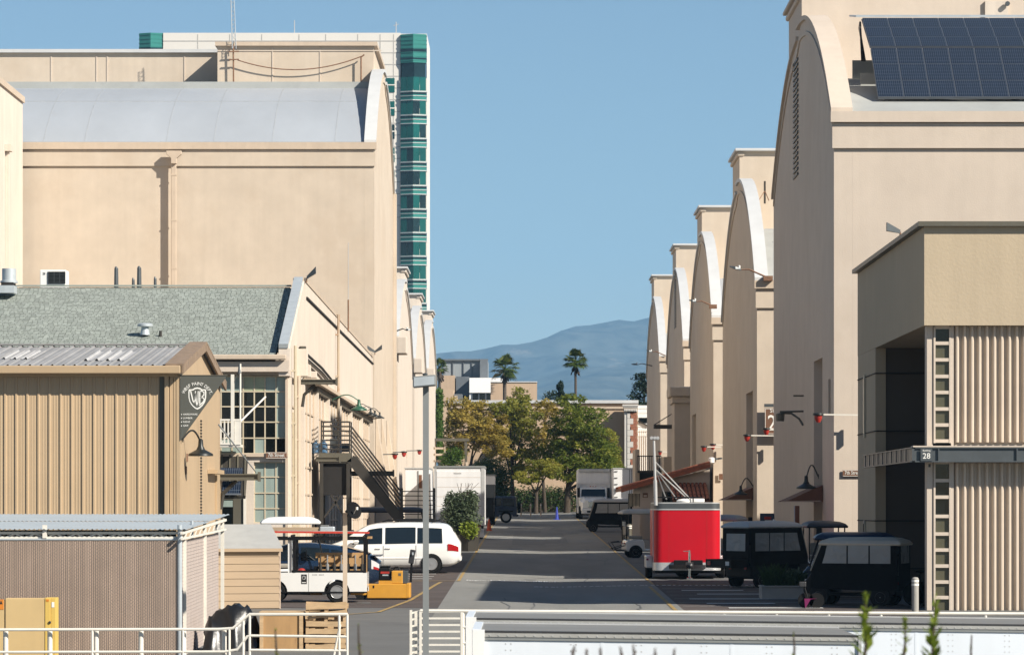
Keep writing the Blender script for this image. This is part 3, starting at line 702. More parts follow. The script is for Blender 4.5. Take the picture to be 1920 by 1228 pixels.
ribs(xr, xr+6, PZ(829,yw), zo0-.01, yw+.06, .187, .115, 2); ribs(xr, xr+6, G(96)-.3, PZ(868,yw), yw+.06, .187, .115, 2)
MB().box(xr, yw+.07, G(96)-.4, 31.9, yw+.3, zo0-.006).build('back_wall', 'rib', t28)
# steel canopy ring
zc0, zc1 = PZ(866,95.6), PZ(838,95.6); yc = 95.72
fr = MB(); fr.box(9.66, yc, zc1-.03, 22, yc+.12, zc1); fr.box(9.66, yc, zc0, 22, yc+.12, zc0+.03); fr.box(9.70, yc+.05, zc0+.03, 22, yc+.075, zc1-.03)
fr.box(9.62, yc, zc1-.03, 9.74, 109.3, zc1-.002); fr.box(9.62, yc, zc0+.002, 9.74, 109.3, zc0+.03); fr.box(9.67, yc+.08, zc0+.03, 9.69, 109.3, zc1-.03)
fr.build('canopy_beam', 'grey_steel', t28)
rbm = MB().box(0, 0, zc0+.03, .03, .05, zc1-.03).build('stiffener', 'grey_steel', t28)
ro = Vector(t28.location); rbm.data.transform(Matrix.Translation(ro)); rbm.location = Vector((PX(1710,yc),yc,0))-ro
for k, px in enumerate((1759,1906,1712)): share(rbm, 'stiffener', t28, Vector((PX(px,yc),yc,0))-ro)
for k in range(10): share(rbm, 'stiffener', t28, Vector((9.62,96.9+k*1.28,0))-ro)
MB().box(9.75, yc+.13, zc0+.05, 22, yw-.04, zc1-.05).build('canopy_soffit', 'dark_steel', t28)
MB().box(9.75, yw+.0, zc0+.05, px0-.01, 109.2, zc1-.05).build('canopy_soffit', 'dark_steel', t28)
MB().box(PX(1712,yc), yc-.01, zc1+.002, 22, yw-.05, zc1+.035).build('flashing', 'stucco_pink', t28)
MB().box(PX(1742,yc), yc+.10, PZ(868,yc)-.10, PX(1746,yc), yc+.2, PZ(868,yc)-.02).build('downlight', 'dark_steel', t28)
sg = T('number_sign', 'small grey Building 28 plate on the steel canopy edge', 'sign', (PX(1736,yc), yc-.005, zc0))
MB().box(PX(1726,yc), yc-.02, PZ(864,yc), PX(1748,yc), yc-.002, PZ(841,yc)).build('plate', 'grey_steel', sg)
text('28', .20, (PX(1737,yc), yc-.026, PZ(855,yc)), sg); text('Building', .062, (PX(1737,yc), yc-.026, PZ(844.5,yc)), sg)

# ------------------------------------------------------------------ solar array on the big right stage
sa = T('solar_array', 'two tiers of dark blue solar panels on struts above the right stage roof', 'solar array', (15, 128, 13.3))
def tier(xl0, xl1, ya, za, yb, zb, rows, cols, skew):
    a = Vector((xl0, ya, za)); up = Vector((0, yb-ya, zb-za)); L_ = up.length; ang = math.atan2(up.z, up.y)
    w, h = .86, L_/rows
    base = MB().box(.006, .006, 0, w-.006, h-.006, .035, 1).box(.016, .016, .0352, w-.016, h-.016, .038, 0)
    fr = None
    for r in range(rows):
        for c in range(cols):
            xx = xl0 + (xl1-xl0)*r/rows + c*w
            p = Vector((xx, ya, za)) + up*(r/rows) - Vector(sa.location)
            if tier.mesh is None or abs(tier.h-h) > .01:
                o = base.build('solar_panel', ['solar','solar_line'], None); o.parent = sa; tier.mesh = o; tier.h = h
                me = o.data
                for (q0,q1,q2,q3) in ((.0,.0,w-.002,.011),(.0,h-.013,w-.002,h-.002),(.0,.0,.011,h-.002),(w-.013,.0,w-.002,h-.002)): pass
                o.location = p; o.rotation_euler = (ang,0,0)
            else: o = share(tier.mesh, 'solar_panel', sa, p, (ang,0,0))
    # frame lines showing between the panels: a backing sheet of aluminium just below
    W_ = cols*w
    q = [Vector((xl0,ya,za)), Vector((xl0+W_,ya,za)), Vector((xl1+W_,ya,za))+up, Vector((xl1,ya,za))+up]
    n = Vector((0,-up.z,up.y)).normalized()
    MB().prism([p - n*.012 for p in q], -n*.03).build('frame', 'solar_line', sa)
tier.mesh = None; tier.h = 0
tier(PX(1646,125.5), PX(1632,128), 125.5, 13.44, 128.0, 15.34, 3, 9, 0)
tier(PX(1631,128.05), PX(1615,130.5), 128.06, 15.40, 130.5, 16.66, 3, 9, 0)
MB().prism([(PX(1600,131.6),130.55,16.72),(25,130.55,16.72),(25,132.6,17.0),(PX(1597,131.6),132.6,17.0)], (0,0,.06)).build('top_tray', 'galv', sa)
for k in range(6): MB().bar((11.45+k*.02,130.2,15.2),(11.45+k*.02,130.9+k*.3,16.6), .06).build('strut', 'dark_steel', sa)
for px in (1656, 1740, 1915):
    x = PX(px,125.8); MB().bar((x,125.9,13.0),(x,125.9,13.6), .08).build('strut', 'alu', sa)
MB().bar((PX(1743,125.8),125.8,13.5),(PX(1912,125.8),125.8,13.25), .07).build('brace', 'alu', sa); MB().bar((PX(1743,125.9),125.95,13.15),(PX(1912,125.9),125.95,13.5), .07).build('brace', 'alu', sa)
MB().bar((PX(1740,125.7),125.7,13.16),(22,125.7,13.2), .06).build('brace', 'alu', sa)
for py in (129., 132.2): MB().box(11.3, py, 13.8, 24, py+.1, 13.9+ (py-126)*.25).build('curb', 'roof_pale', sa)

# ------------------------------------------------------------------ far buildings and end wall
t = T('end_wall_building', 'long peach stucco wall closing the street behind the trees', 'building', (2, 350, G(346)))
D = 346; zt = PZ(756,D)
MB().box(PX(838,D), D, G(D)-1, PX(1196,D), D+8, zt).build('wall', 'stucco_far', t)
MB().box(PX(836,D), D-.25, zt+.002, PX(1197,D), D+8.2, zt+.28).build('coping', 'coping', t); MB().box(PX(838,D), D-.12, zt-.5, PX(1196,D), D-.002, zt-.3).build('moulding', 'trim', t)
q = T('quoined_column', 'tall column of red brick and pale quoins with dentil capital at the wall end', 'column', (PX(1182,D), 344, G(344)))
D = 344
MB().box(PX(1171,D), D, G(D)-.5, PX(1176,D), D+1.4, PZ(772,D)).build('pilaster', 'stone', q)
MB().box(PX(1176,D)+.002, D+.05, G(D)-.5, PX(1194,D), D+1.4, PZ(772,D)).build('shaft', 'dark_gap', q)
bm = None
for r in range(34):
    z = PZ(773,D) - (r+1)*.262
    for c in range(3):
        xx = PX(1181,D) + c*.205 + (.10 if r%2 else 0); 
        o = MB().box(xx, D-.03, z, min(xx+.195,PX(1194.5,D)+.02), D+.048, z+.25).build('brick', 'brick', q) if bm is None else share(bm, 'brick', q, (c*.205+(.10 if r%2 else 0), 0, -(r)*.262))
        bm = bm or o
for r in range(17):
    z = PZ(773,D) - (r+1)*.52
    MB().box(PX(1176,D)+.004, D-.06, z, PX(1181,D) + (.30 if r%2 else .02), D-.032 if False else D+.049, z+.50).build('quoin', 'stone', q)
for k,(a,c,h) in enumerate(((1167,1197,.16),(1169,1196,.12),(1170,1195,.25))):
    z = PZ(758,D)-k*.2; MB().box(PX(a,D), D-.3+k*.08, z-h, PX(c,D), D+1.5, z).build('capital', 'stone', q)
for k in range(8): MB().box(PX(1170.5+k*3,D), D-.26, PZ(758,D)-.62, PX(1172+k*3,D), D-.1, PZ(758,D)-.46).build('dentil', 'stone', q)
t = T('white_siding_building', 'white sided low building glimpsed right of the brick column', 'building', (PX(1210,352), 354, G(352)))
D = 352
MB().box(PX(1196,D), D, G(D)-.5, PX(1240,D), D+6, PZ(760,D)).build('wall', 'white', t)
for k in range(7): MB().box(PX(1196,D), D-.05, PZ(766,D)-k*.42, PX(1240,D), D-.002, PZ(766,D)-k*.42+.3).build('clapboard', 'white', t)
MB().box(PX(1198,D), D-.09, PZ(793,D), PX(1215,D), D-.055, PZ(783,D)).build('window', 'pane_dark', t)
MB().bar((PX(1196,D),D-.15,PZ(789,D)),(PX(1216,D),D-.15,PZ(799,D)), .12).build('brace', 'dark_steel', t)
for k in range(5): MB().box(PX(1199+k*4,D), D-.06, G(D), PX(1200+k*4,D), D-.003, PZ(806,D)).build('batten', 'trim', t)
D = 430
t = T('grey_screen_building', 'grey boxy building with metal rooftop screen beyond the street end', 'building', (PX(870,D), D+6, G(D)))
MB().box(PX(830,D), D+2, G(D), PX(914,D), D+14, PZ(673,D)).build('wall', 'grey_far', t)
MB().box(PX(900,D), D-.2, PZ(735,D), PX(914.5,D), D+1.9, PZ(673,D)).build('side_fin', 'grey_far_dark', t)
MB().box(PX(829,D), D+1.7, PZ(675,D), PX(915,D), D+1.99, PZ(672,D)).build('coping', 'grey_far_dark', t)
for px in (848,868,884): MB().box(PX(px,D), D+1.85, PZ(735,D), PX(px,D)+.08, D+1.998, PZ(676,D)).build('panel_joint', 'grey_far_dark', t)
MB().box(PX(855,D), D-.2, PZ(742,D), PX(880,D), D+1.9, PZ(706,D)).build('louver_box', 'grey_far_dark', t)
MB().box(PX(824,D), D-.3, G(D), PX(853,D), D+1.8, PZ(704,D)).build('annex', 'stucco_far', t)
D = 425
t = T('white_block', 'bright white block with dark strip windows beyond the trees', 'building', (PX(915,D), D+3, G(D)))
MB().box(PX(880,D), D+.4, PZ(736,D), PX(950,D), D+8, PZ(708,D)).build('wall', 'white_far', t)
MB().box(PX(880,D), D+.6, G(D), PX(950,D), D+8, PZ(737,D)).build('base', 'white_far', t)
for k in range(4): MB().box(PX(886+k*13,D), D+.45, PZ(750,D), PX(896.5+k*13,D), D+.59, PZ(737,D)).build('window', 'pane_dark', t)
D = 415
t = T('peach_block', 'plain peach stucco block in front of the white one', 'building', (PX(963,D), D+3, G(D)))
MB().box(PX(920,D), D, G(D), PX(1007,D), D+7, PZ(717,D)).build('wall', 'stucco_far', t)
MB().box(PX(919.6,D), D-.1, PZ(717,D)+.002, PX(1007.4,D), D+7.1, PZ(715,D)).build('coping', 'coping', t)
D = 405
t = T('small_peach_annex', 'small peach annex with rooftop units beside the ivy', 'building', (PX(840,D), D+3, G(D)))
MB().box(PX(824,D), D, G(D), PX(850,D), D+6, PZ(730,D)).build('wall', 'stucco_far', t)
MB().box(PX(851,D), D+1, G(D), PX(866,D), D+5, PZ(738,D)).build('rooftop_unit', 'grey_far_dark', t)
MB().box(PX(852,D), D+.5, G(D), PX(858,D), D+.98, PZ(742,D)).build('duct', 'trim', t)

# haze: the air between here and the mountains
hb = MB().box(-10800, -400, -6.5, 10800, 13500, 900)
hz = hb.build('haze', newmat('haze')[0]); hz['kind'] = 'stuff'; hz['label'] = 'thin bluish haze over the far hills'
mm = hz.data.materials[0]; nt = mm.node_tree; nt.nodes.clear()
pv = nt.nodes.new('ShaderNodeVolumePrincipled'); out = nt.nodes.new('ShaderNodeOutputMaterial'); nt.links.new(pv.outputs[0], out.inputs['Volume'])
pv.inputs['Color'].default_value = (.34,.66,1,1); pv.inputs['Density'].default_value = .72e-4; pv.inputs['Anisotropy'].default_value = 0.
# ================================================================== LEFT SIDE BUILDINGS
# ------------------------------------------------------------------ street building with green shingle roof
t = T('street_building', 'cream building with green shingle roof and tall gridded windows on 7th Street', 'building', (-11, 150, G(123)))
XW = -7.5; ze = 5.02; zr_ = 7.62; dE, dR, dB = 123., 131., 190.
zl = 4.56
up = MB().prism([(XW,dE-.25,ze-.75),(XW,dE-.25,ze+.12),(XW,dR,zr_+.16),(XW,dB,7.5),(XW,dB,zl),(XW,dR,zl),(XW,dR-2.2,zl-.25),(XW,dR-2.2,ze-.75)], (-.35,0,0)); up.build('gable_wall', 'stucco_cream', t)
MB().box(XW-.5, dE+.2, G(123)-.5, XW-.16, dB, zl-.01).build('wall', 'stucco_cream', t)
# side parapet top and verge
MB().bar((XW-.20,dE-.3,ze+.20),(XW-.20,dR,zr_+.24), .30, .14).build('verge', 'galv', t)
MB().bar((XW-.18,dR+.02,zr_+.22),(XW-.18,dB,7.56), .42, .12).build('parapet_cap', 'trim', t)
b = MB(); b.bar((XW+.03,dR+1,zr_-.35),(XW+.03,dB,7.2), .05, .07); b.build('moulding', 'dark_gap', t)
b = MB(); b.box(XW-.1, dR+.8, zl-.10, XW+.22, dB, zl+.02); b.build('ledge', 'trim', t)
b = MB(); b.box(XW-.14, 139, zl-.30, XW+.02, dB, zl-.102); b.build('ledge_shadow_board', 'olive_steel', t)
# painted sash grid along the street side
sb = MB()
for k in range(30):
    y = dE+.5+k*2.2; sb.box(XW-.158, y, G(y), XW-.10, y+.09, zl-.32)
for z in np.arange(-1.4, 4.3, .95): sb.box(XW-.158, dE+.4, z, XW-.12, dB, z+.07)
o = sb.build('sash_bars', 'trim', t); o['kind'] = 'stuff'
for y in (123.3, 130.8, 139.5, 147.5, 157., 167., 178.): MB().box(XW-.159, y, G(y), XW+.0, y+.7, zl-.31).build('pilaster', 'stucco_cream', t)
for y in (126.5,128.2): MB().box(XW-.17, y, -1.5, XW-.06, y+1.2, 3.2).build('blind_panel', 'sash', t)
# roof: bed + shingles
XL = -19.5; XRr = XW-.45
bed = MB(); bed.prism([(XL,dE-.35,ze-.12),(XL,dR,zr_-.08),(XL,dR,zr_-.3),(XL,dE-.35,ze-.3)], (XRr-XL,0,0)); bed.build('roof_deck', 'dark_gap', t)
MB().prism([(XL,dR+.01,zr_-.09),(XL,dR+.01,zr_-.3),(XL,dR+7,zr_-2.0),(XL,dR+7,zr_-1.8)], (XRr-XL,0,0)).build('roof', 'shingle', t)
sh = MB(); A = Vector((0,dE-.38,ze-.10)); Bv = Vector((0,dR+.02,zr_-.06)); sl = (Bv-A); Ls = sl.length; sl = sl.normalized(); nn = Vector((0,-sl.z,sl.y)); rr = random.Random(2)
nrow = 44; exp_ = Ls/nrow
for r in range(nrow):
    x = XL - rr.uniform(0,.25); base = A + sl*(r*exp_)
    while x < XRr:
        w = rr.choice((.13,.15,.17,.2)); x1 = min(x+w-.012, XRr)
        if x1 > x+.03:
            lift = .010+rr.uniform(0,.012); j = rr.uniform(-.02,.02)
            p0 = base + sl*j + nn*lift; p1 = base + sl*(exp_*1.12) + nn*.004
            sh.add([(x,p0.y,p0.z),(x1,p0.y,p0.z),(x1,p1.y,p1.z),(x,p1.y,p1.z),(x,p0.y-nn.y*lift,p0.z-nn.z*lift),(x1,p0.y-nn.y*lift,p0.z-nn.z*lift)], [(0,1,2,3),(4,5,1,0)])
        x += w
o = sh.build('shingles', 'shingle', t); o['kind'] = 'stuff'
b = MB(); b.box(XL, dR-.1, zr_-.02, XRr, dR+.12, zr_+.03); b.build('ridge_cap', 'shingle', t)
# eave: gutter, fascia
MB().box(XL, dE-.55, ze-.24, XW-.1, dE-.36, ze-.08).build('gutter', 'trim', t, bevel=.03)
MB().box(XL, dE-.34, ze-.62, XW-.02, dE-.27, ze-.25).build('fascia', 'stucco_pink', t)
# front wall with window openings
yf = dE; fw = MB()
def zz(y): return PZ(y, yf)
def xx(x): return PX(x, yf)
zb = G(123)-.5
fw.box(XL, yf, zz(703), XW-.36, yf+.3, ze-.3)
fw.box(xx(539), yf-.001, zb, XW-.16, yf+.3, zz(703)-.002)
fw.box(xx(395), yf, zz(866), xx(539)-.002, yf+.3, zz(851))
fw.box(xx(395), yf, zb, xx(476), yf+.3, zz(866)-.002)
fw.box(xx(476)+.002, yf, zb, xx(539)-.002, yf+.3, zz(980))
fw.box(XL, yf, zb, xx(395)-.002, yf+.3, zz(703)-.002)
fw.build('wall', 'stucco_cream', t)
MB().box(xx(395), yf-.09, zz(703), XW+.02, yf-.002, zz(694)).build('lintel_band', 'trim', t)
MB().box(xx(395), yf-.10, zz(856), xx(540), yf-.002, zz(850)).build('sill', 'trim', t)
MB().box(xx(540), yf-.06, zb, XW-.15, yf-.002, zz(703)-.01).build('pilaster', 'trim', t)
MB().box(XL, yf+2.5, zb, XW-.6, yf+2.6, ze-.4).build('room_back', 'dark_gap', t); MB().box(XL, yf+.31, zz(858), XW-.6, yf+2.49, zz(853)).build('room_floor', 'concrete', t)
def grid_window(cols, rows, pick, name='window'):
    fr = MB()
    for c in cols: fr.box(xx(c)-.022, yf+.10, zz(rows[-1]), xx(c)+.022, yf+.17, zz(rows[0]))
    for r in rows: fr.box(xx(cols[0]), yf+.09, zz(r)-.02, xx(cols[-1]), yf+.168, zz(r)+.02)
    fo = fr.build(name, 'sash', t)
    for i,(a,c) in enumerate(zip(cols,cols[1:])):
        for j,(u,v) in enumerate(zip(rows,rows[1:])):
            MB().box(xx(a)+.023, yf+.12, zz(v)+.021, xx(c)-.023, yf+.14, zz(u)-.021).build('pane', pick(i,j), fo)
    return fo
grid_window([395,414,434.5,455.5,476.4,496.5,517,537.5], [705.5,734,762,791,821,850],
    lambda i,j: ('pane_green' if i in (3,4) else 'pane_blind') if j == 0 else ('pane_blind' if i == 6 and j < 4 else ('pane_blind' if j == 4 and i in (1,2,4) else 'pane_dark')))
grid_window([476.5,496.5,517,537.5], [866.5,894,924,953,979.5], lambda i,j: 'pane_blind')
pp = T('window_plant', 'leafy potted plant standing behind the upper grid window', 'plant', (xx(508), yf+.6, zz(850)))
def leaf_card_cloud(name, m, parent, centre, rad, n, size, seed=1, up=.3, world=True, flat=0., kind=None):
    """many small leaf quads spread through an ellipsoid, denser towards its skin; every leaf its own tilt"""
    rg = np.random.RandomState(seed); cs = centre if isinstance(centre, list) else [(centre, rad)]
    per = [max(1, int(n*(c[1][0]*c[1][1]*c[1][2])**.67/sum((q[1][0]*q[1][1]*q[1][2])**.67 for q in cs))) for c in cs]
    P_ = []
    for (c, r), k in zip(cs, per):
        d = rg.normal(size=(k,3)); d /= np.linalg.norm(d,axis=1)[:,None]
        rad_ = rg.uniform(.15,1,k)**.45; P_.append(np.array(c) + d*rad_[:,None]*np.array(r)*(1+.12*rg.normal(size=(k,1))))
    p = np.concatenate(P_); k = len(p)
    a = rg.normal(size=(k,3)); a[:,2] *= .6; a /= np.linalg.norm(a,axis=1)[:,None]
    b_ = rg.normal(size=(k,3)); b_ -= a*(a*b_).sum(1)[:,None]; b_ /= np.linalg.norm(b_,axis=1)[:,None]
    s = size*rg.uniform(.5,1.3,(k,1)); a *= s; b_ *= s*.55
    v = np.stack([p-a, p+b_*.8, p+a, p-b_*.8], 1).reshape(-1,3)
    off = root_off(parent)
    if off is not None: v = v - np.array(off)
    me = bpy.data.meshes.new(name); me.vertices.add(4*k); me.vertices.foreach_set('co', v.astype('f').ravel())
    me.loops.add(4*k); me.loops.foreach_set('vertex_index', np.arange(4*k,dtype='i')); me.polygons.add(k)
    me.polygons.foreach_set('loop_start', np.arange(k,dtype='i')*4); me.polygons.foreach_set('loop_total', np.full(k,4,'i')); me.update(calc_edges=True)
    me.materials.append(M[m]); o = bpy.data.objects.new(name, me); COL.objects.link(o); o.parent = parent
    if kind: o['kind'] = kind
    return o
leaf_card_cloud('foliage', 'leaf_green', pp, (xx(507), yf+.6, zz(800)), (.34,.25,.34), 220, .10, 3)
MB().tube([(xx(507),yf+.6,zz(850)),(xx(507),yf+.6,zz(805))], .02, 6).build('stem', 'bark', pp); MB().lathe([(.10,0),(.14,.24),(.0,.24)], 12, (xx(507),yf+.6,zz(852))).build('pot', 'dark_gap', pp)
sg = T('street_sign', '7th Street sign on the front wall between its two grid windows', 'sign', (xx(518), yf, zz(854)))
MB().box(xx(499), yf-.15, zz(859.5), xx(538), yf-.102, zz(847.5)).build('plate', 'sign_brown', sg)
fr = MB(); 
for a in ((499.6,537.4,848.2,848.9),(499.6,537.4,858.2,858.9)): fr.box(xx(a[0]), yf-.154, zz(a[3]), xx(a[1]), yf-.150, zz(a[2]))
fr.build('border', 'letter', sg)
text('7th Street', .165, (xx(518.5), yf-.157, zz(853.3)), sg, squeeze=.78)
# rooftop kit
a = T('air_conditioner', 'white air conditioner box with dark grille on the shingle roof ridge', 'air conditioner', (PX(101,132), 132, 7.6))
MB().box(PX(77,132), 131.7, 7.55, PX(125.5,132), 132.6, PZ(507,132)).build('casing', 'white', a, bevel=.02)
MB().box(PX(89.5,131.69), 131.68, PZ(532,131.69), PX(122.5,131.69), 131.697, PZ(509.5,131.69)).build('grille', 'dark_gap', a)
gb = MB()
for k in range(9): gb.box(PX(89.5,131.6), 131.655, PZ(511+k*2.5,131.6), PX(122.5,131.6), 131.675, PZ(510.4+k*2.5,131.6))
for k in range(4): gb.box(PX(90+k*10.5,131.6), 131.66, PZ(532,131.6), PX(90.8+k*10.5,131.6), 131.676, PZ(509.5,131.6))
o = gb.build('grille_bars', 'grey_steel', a); o['kind'] = 'stuff'
text('25', .10, (PX(82,131.6), 131.69, PZ(513,131.6)), a, 'letter_black')
v = T('roof_exhaust', 'round galvanised exhaust stack on a square curb at far left of the shingle roof', 'roof vent', (PX(15,130), 129.6, 7.2))
MB().lathe([(.19,PZ(532,129.6)),(.30,PZ(532,129.6)+.02),(.30,PZ(527,129.6)),(.24,PZ(527,129.6)+.02),(.24,PZ(504,129.6)),(0,PZ(504,129.6))], 18, (PX(17,129.6),129.6,0)).build('stack', 'galv', v, smooth=True)
MB().box(PX(-20,129.2), 129.2, PZ(549,129.2), PX(26,129.2), 130, PZ(535,129.2)).build('curb', 'galv', v); MB().box(PX(2,129.3), 129.3, PZ(535,129.2)+.002, PX(25,129.3), 129.9, PZ(529,129.2)).build('collar', 'dark_gap', v)
for px, py, w, lb in ((218,500,.085,'tall dark vent pipe behind the roof ridge, leftmost of four'),(250,521,.06,'short dark vent pipe just left of the tallest one behind the ridge'),(261,499,.09,'tallest dark vent pipe behind the shingle roof ridge'),(291,519,.06,'short dark vent pipe nearest the long downspout')):
    d = 133; s = T('vent_pipe', lb, 'vent pipe', (PX(px,d), d, 7.3), 'vent pipes behind the ridge')
    MB().tube([(PX(px,d),d,7.2),(PX(px,d),d,PZ(py+4,d)),(PX(px-1,d),d,PZ(py,d))], [w,w*.8,w*.35], 8).build('pipe', 'grey_steel', s)
d = 124.8; v = T('mushroom_vent', 'galvanised mushroom vent on the lower slope of the shingle roof', 'roof vent', (PX(272,d), d, PZ(624,d)))
MB().lathe([(.16,PZ(628,d)),(.12,PZ(614,d)),(.12,PZ(613,d)),(.0,PZ(612,d))], 14, (PX(272,d),d,0)).build('neck', 'galv', v, smooth=True)
MB().lathe([(.10,PZ(613,d)),(.25,PZ(612,d)),(.25,PZ(608,d)),(.18,PZ(606,d)),(0,PZ(605.5,d))], 18, (PX(272,d),d,0)).build('cap', 'galv', v, smooth=True)
v = T('roof_pipe', 'short black pipe beside the mushroom vent on the shingle roof', 'vent pipe', (PX(301,d), d, PZ(630,d))); MB().lathe([(.05,PZ(632,d)),(.05,PZ(620,d)),(0,PZ(620,d))], 10, (PX(301,d),d,0)).build('pipe', 'dark_steel', v)
def floodlight(at, aim, label, two=False, sc=1.):
    f = T('floodlight', label, 'floodlight', at, None)
    at = Vector(at)
    MB().tube([at, at+Vector((0,0,.16*sc))], .025*sc, 6).build('stem', 'rust', f)
    for a in aim:
        c = at+Vector((0,0,.16*sc)); a = Vector(a).normalized(); tip = c + a*.42*sc
        MB().loft([[c+q for q in (Vector((0,-.05,-.05)),Vector((0,.05,-.05)),Vector((0,.05,.05)),Vector((0,-.05,.05)))], [tip+Vector((0,-.13,-.12))*sc,tip+Vector((0,.13,-.12))*sc,tip+Vector((0,.13,.10))*sc,tip+Vector((0,-.13,.10))*sc]], caps=True).build('lamp_head', 'grey_steel', f)
floodlight((PX(575,131), 131, 7.74), [(.75,-.2,.62)], 'dark floodlight on the gable peak of the shingle roofed building')
floodlight((PX(703,188), 188, 7.56), [(.8,-.1,.55),(-.8,-.1,.45)], 'pair of black floodlights at the far end of the cream parapet')
a = T('whip_aerial', 'slim aerial rod rising behind the cream parapet', 'aerial', (PX(653,160), 160, 7.5)); MB().tube([(PX(653,160),160,7.4),(PX(653,160),160,PZ(562,160))], .035, 6).build('pole', 'rust', a); MB().tube([(PX(653,160),160,PZ(562,160)),(PX(653,160),160,PZ(455,160))], .014, 4).build('rod', 'alu', a)
# electric boxes, pipes and channels on the street side
a = T('electrical_cabinet', 'cream electrical cabinet high on the street wall beside two smaller boxes', 'electrical box', (-7.3, 126, PZ(706,126)))
MB().box(-7.49, 125.6, PZ(706,126), -7.10, 126.1, PZ(655,126)).build('cabinet', 'stucco_cream', a, bevel=.015)
MB().box(-7.49, 128.4, PZ(706,128), -7.15, 128.8, PZ(683,128)).build('small_box', 'stucco_cream', a, bevel=.015); MB().box(-7.49, 131.2, PZ(708,131), -7.1, 131.6, PZ(696,131)).build('small_box', 'stucco_cream', a, bevel=.015)
MB().box(-7.4, 126.4, PZ(663,126), -7.2, 126.8, PZ(648,126)).build('vent_hood', 'olive_steel', a)
cb = MB()
for h, e in ((0,0),(.16,.3)): cb.tube([(-7.38,126.3,PZ(652+0,126)-h),(-7.38,140,PZ(690,140)-h),(-7.38,147-e,PZ(712,147)-h)], .05, 6)
cb.build('conduit', 'dark_steel', a)
for px, y0_, y1_, m_, d_, r_, lb in ((563,648,975,'sash',123.8,.05,'cream pipe up the corner of the street wall'),(573,705,975,'trim',125.6,.07,'thicker cream downpipe below the electrical cabinet'),(638,590,850,'rust_pipe',152.5,.055,'rust stained vertical pipe on the cream street wall')):
    p_ = T('wall_pipe', lb, 'pipe', (-7.4, d_, G(d_))); x = -7.38
    pts = [(x,d_,PZ(y1_,d_)),(x,d_,PZ(y0_,d_))]
    if px == 638: pts.append((x-.25,d_,PZ(y0_-1,d_)))
    MB().tube(pts, r_, 8).build('pipe', m_, p_)
    for k in range(3): z = PZ(y0_+(y1_-y0_)*(.15+.3*k),d_); MB().box(x-.12,d_-.08,z,x+.02,d_+.08,z+.06).build('clamp', m_, p_)
def channel_canopy(x0, x1, d, ytop, ybot, label, strut=True, depth=.5):
    c = T('steel_canopy', label, 'canopy', (x0, d, PZ(ytop,d)))
    zt, zb = PZ(ytop,d), PZ(ybot,d)
    b = MB(); b.box(x0,d,zt-.03,x1,d+depth,zt); b.box(x0,d,zb,x1,d+depth,zb+.03); b.box(x0,d+.05,zb+.03,x1,d+.08,zt-.03); b.build('channel', 'olive_steel', c)
    MB().box(x1+.001,d-.02,zb-.03,x1+.05,d+depth,zt+.05).build('end_plate', 'olive_steel', c)
    if strut: MB().tube([(x0+.04,d+.2,zb-.75),(x0+.10,d+.2,zb-.35),(x0+.45,d+.2,zb-.01)], .06, 6).build('strut', 'dark_steel', c)
    return c
channel_canopy(-7.42, PX(629,127.5), 127.5, 711, 720, 'olive steel channel canopy below the electrical cabinet')
channel_canopy(-7.4, PX(636,136.6), 136.4, 856, 865, 'olive steel channel canopy just under the stair landing', False)
channel_canopy(-7.42, PX(736,141), 141, 883, 892, 'olive steel channel canopy beyond the stair flight', False)
# ------------------------------------------------------------------ gooseneck lamps
def gooseneck(wall, out, label, m='lamp_black', sc=1., rise=.35, group=None):
    """lamp on a swan neck: wall = fixing point, out = horizontal vector to the shade"""
    w = Vector(wall); o_ = Vector(out); g_ = T('gooseneck_lamp', label, 'wall lamp', wall, group)
    pts = []
    for i in range(15):
        u = i/14; z = rise*math.sin(math.pi*min(1,u*1.06))*(.5+.5*u) - .0*u
        s_ = u if u < .5 else .5+ (u-.5)*1.0
        pts.append(w + o_*s_ + Vector((0,0,z)))
    tip = pts[-1]
    MB().tube(pts, .022*sc, 6).build('arm', m, g_, smooth=True)
    MB().lathe([(.07*sc,-.0),(.07*sc,.02)], 8, tuple(w), 'x').build('wall_plate', m, g_)
    MB().lathe([(.0,.02*sc),(.05*sc,.0),(.06*sc,-.14*sc),(.10*sc,-.22*sc),(.27*sc,-.31*sc),(.28*sc,-.36*sc),(.25*sc,-.34*sc),(.05*sc,-.2*sc)], 18, tuple(tip)).build('lamp_shade', m, g_, smooth=30)
    MB().lathe([(.0,-.36*sc),(.06*sc,-.32*sc),(.05*sc,-.22*sc),(.0,-.2*sc)], 10, tuple(tip)).build('bulb', 'letter', g_)
    return g_
for k,(px,py,d,m_,lb) in enumerate(((673,752,150,'lamp_green','green gooseneck lamp over the ledge of the cream street wall'),(695,768,165,'lamp_black','first of three small black gooseneck lamps past the green one'),(703,772,173,'lamp_black','middle of three small black gooseneck lamps past the green one'),(712,775,181,'lamp_black','last of three small black gooseneck lamps past the green one'))):
    tip = P(px, py, d); w = Vector((XW+.02, d-.2, tip.z+.05)); gooseneck(w, (tip.x-w.x, .2, 0), lb, m_, 1.15 if k == 0 else .8, .26)
for px, py, lb in ((671,832,'small grey box on the lower street wall, nearer the stair landing'),(690,840,'small grey box on the lower street wall, farther from the landing')):
    d = 150+ (px-671)*.5; f = T('wall_box', lb, 'wall box', (XW, d, PZ(py,d)), 'grey wall boxes'); MB().box(XW-.12, d, PZ(py,d)-.15, XW+.22, d+.5, PZ(py,d)+.2).build('casing', 'grey_steel', f)
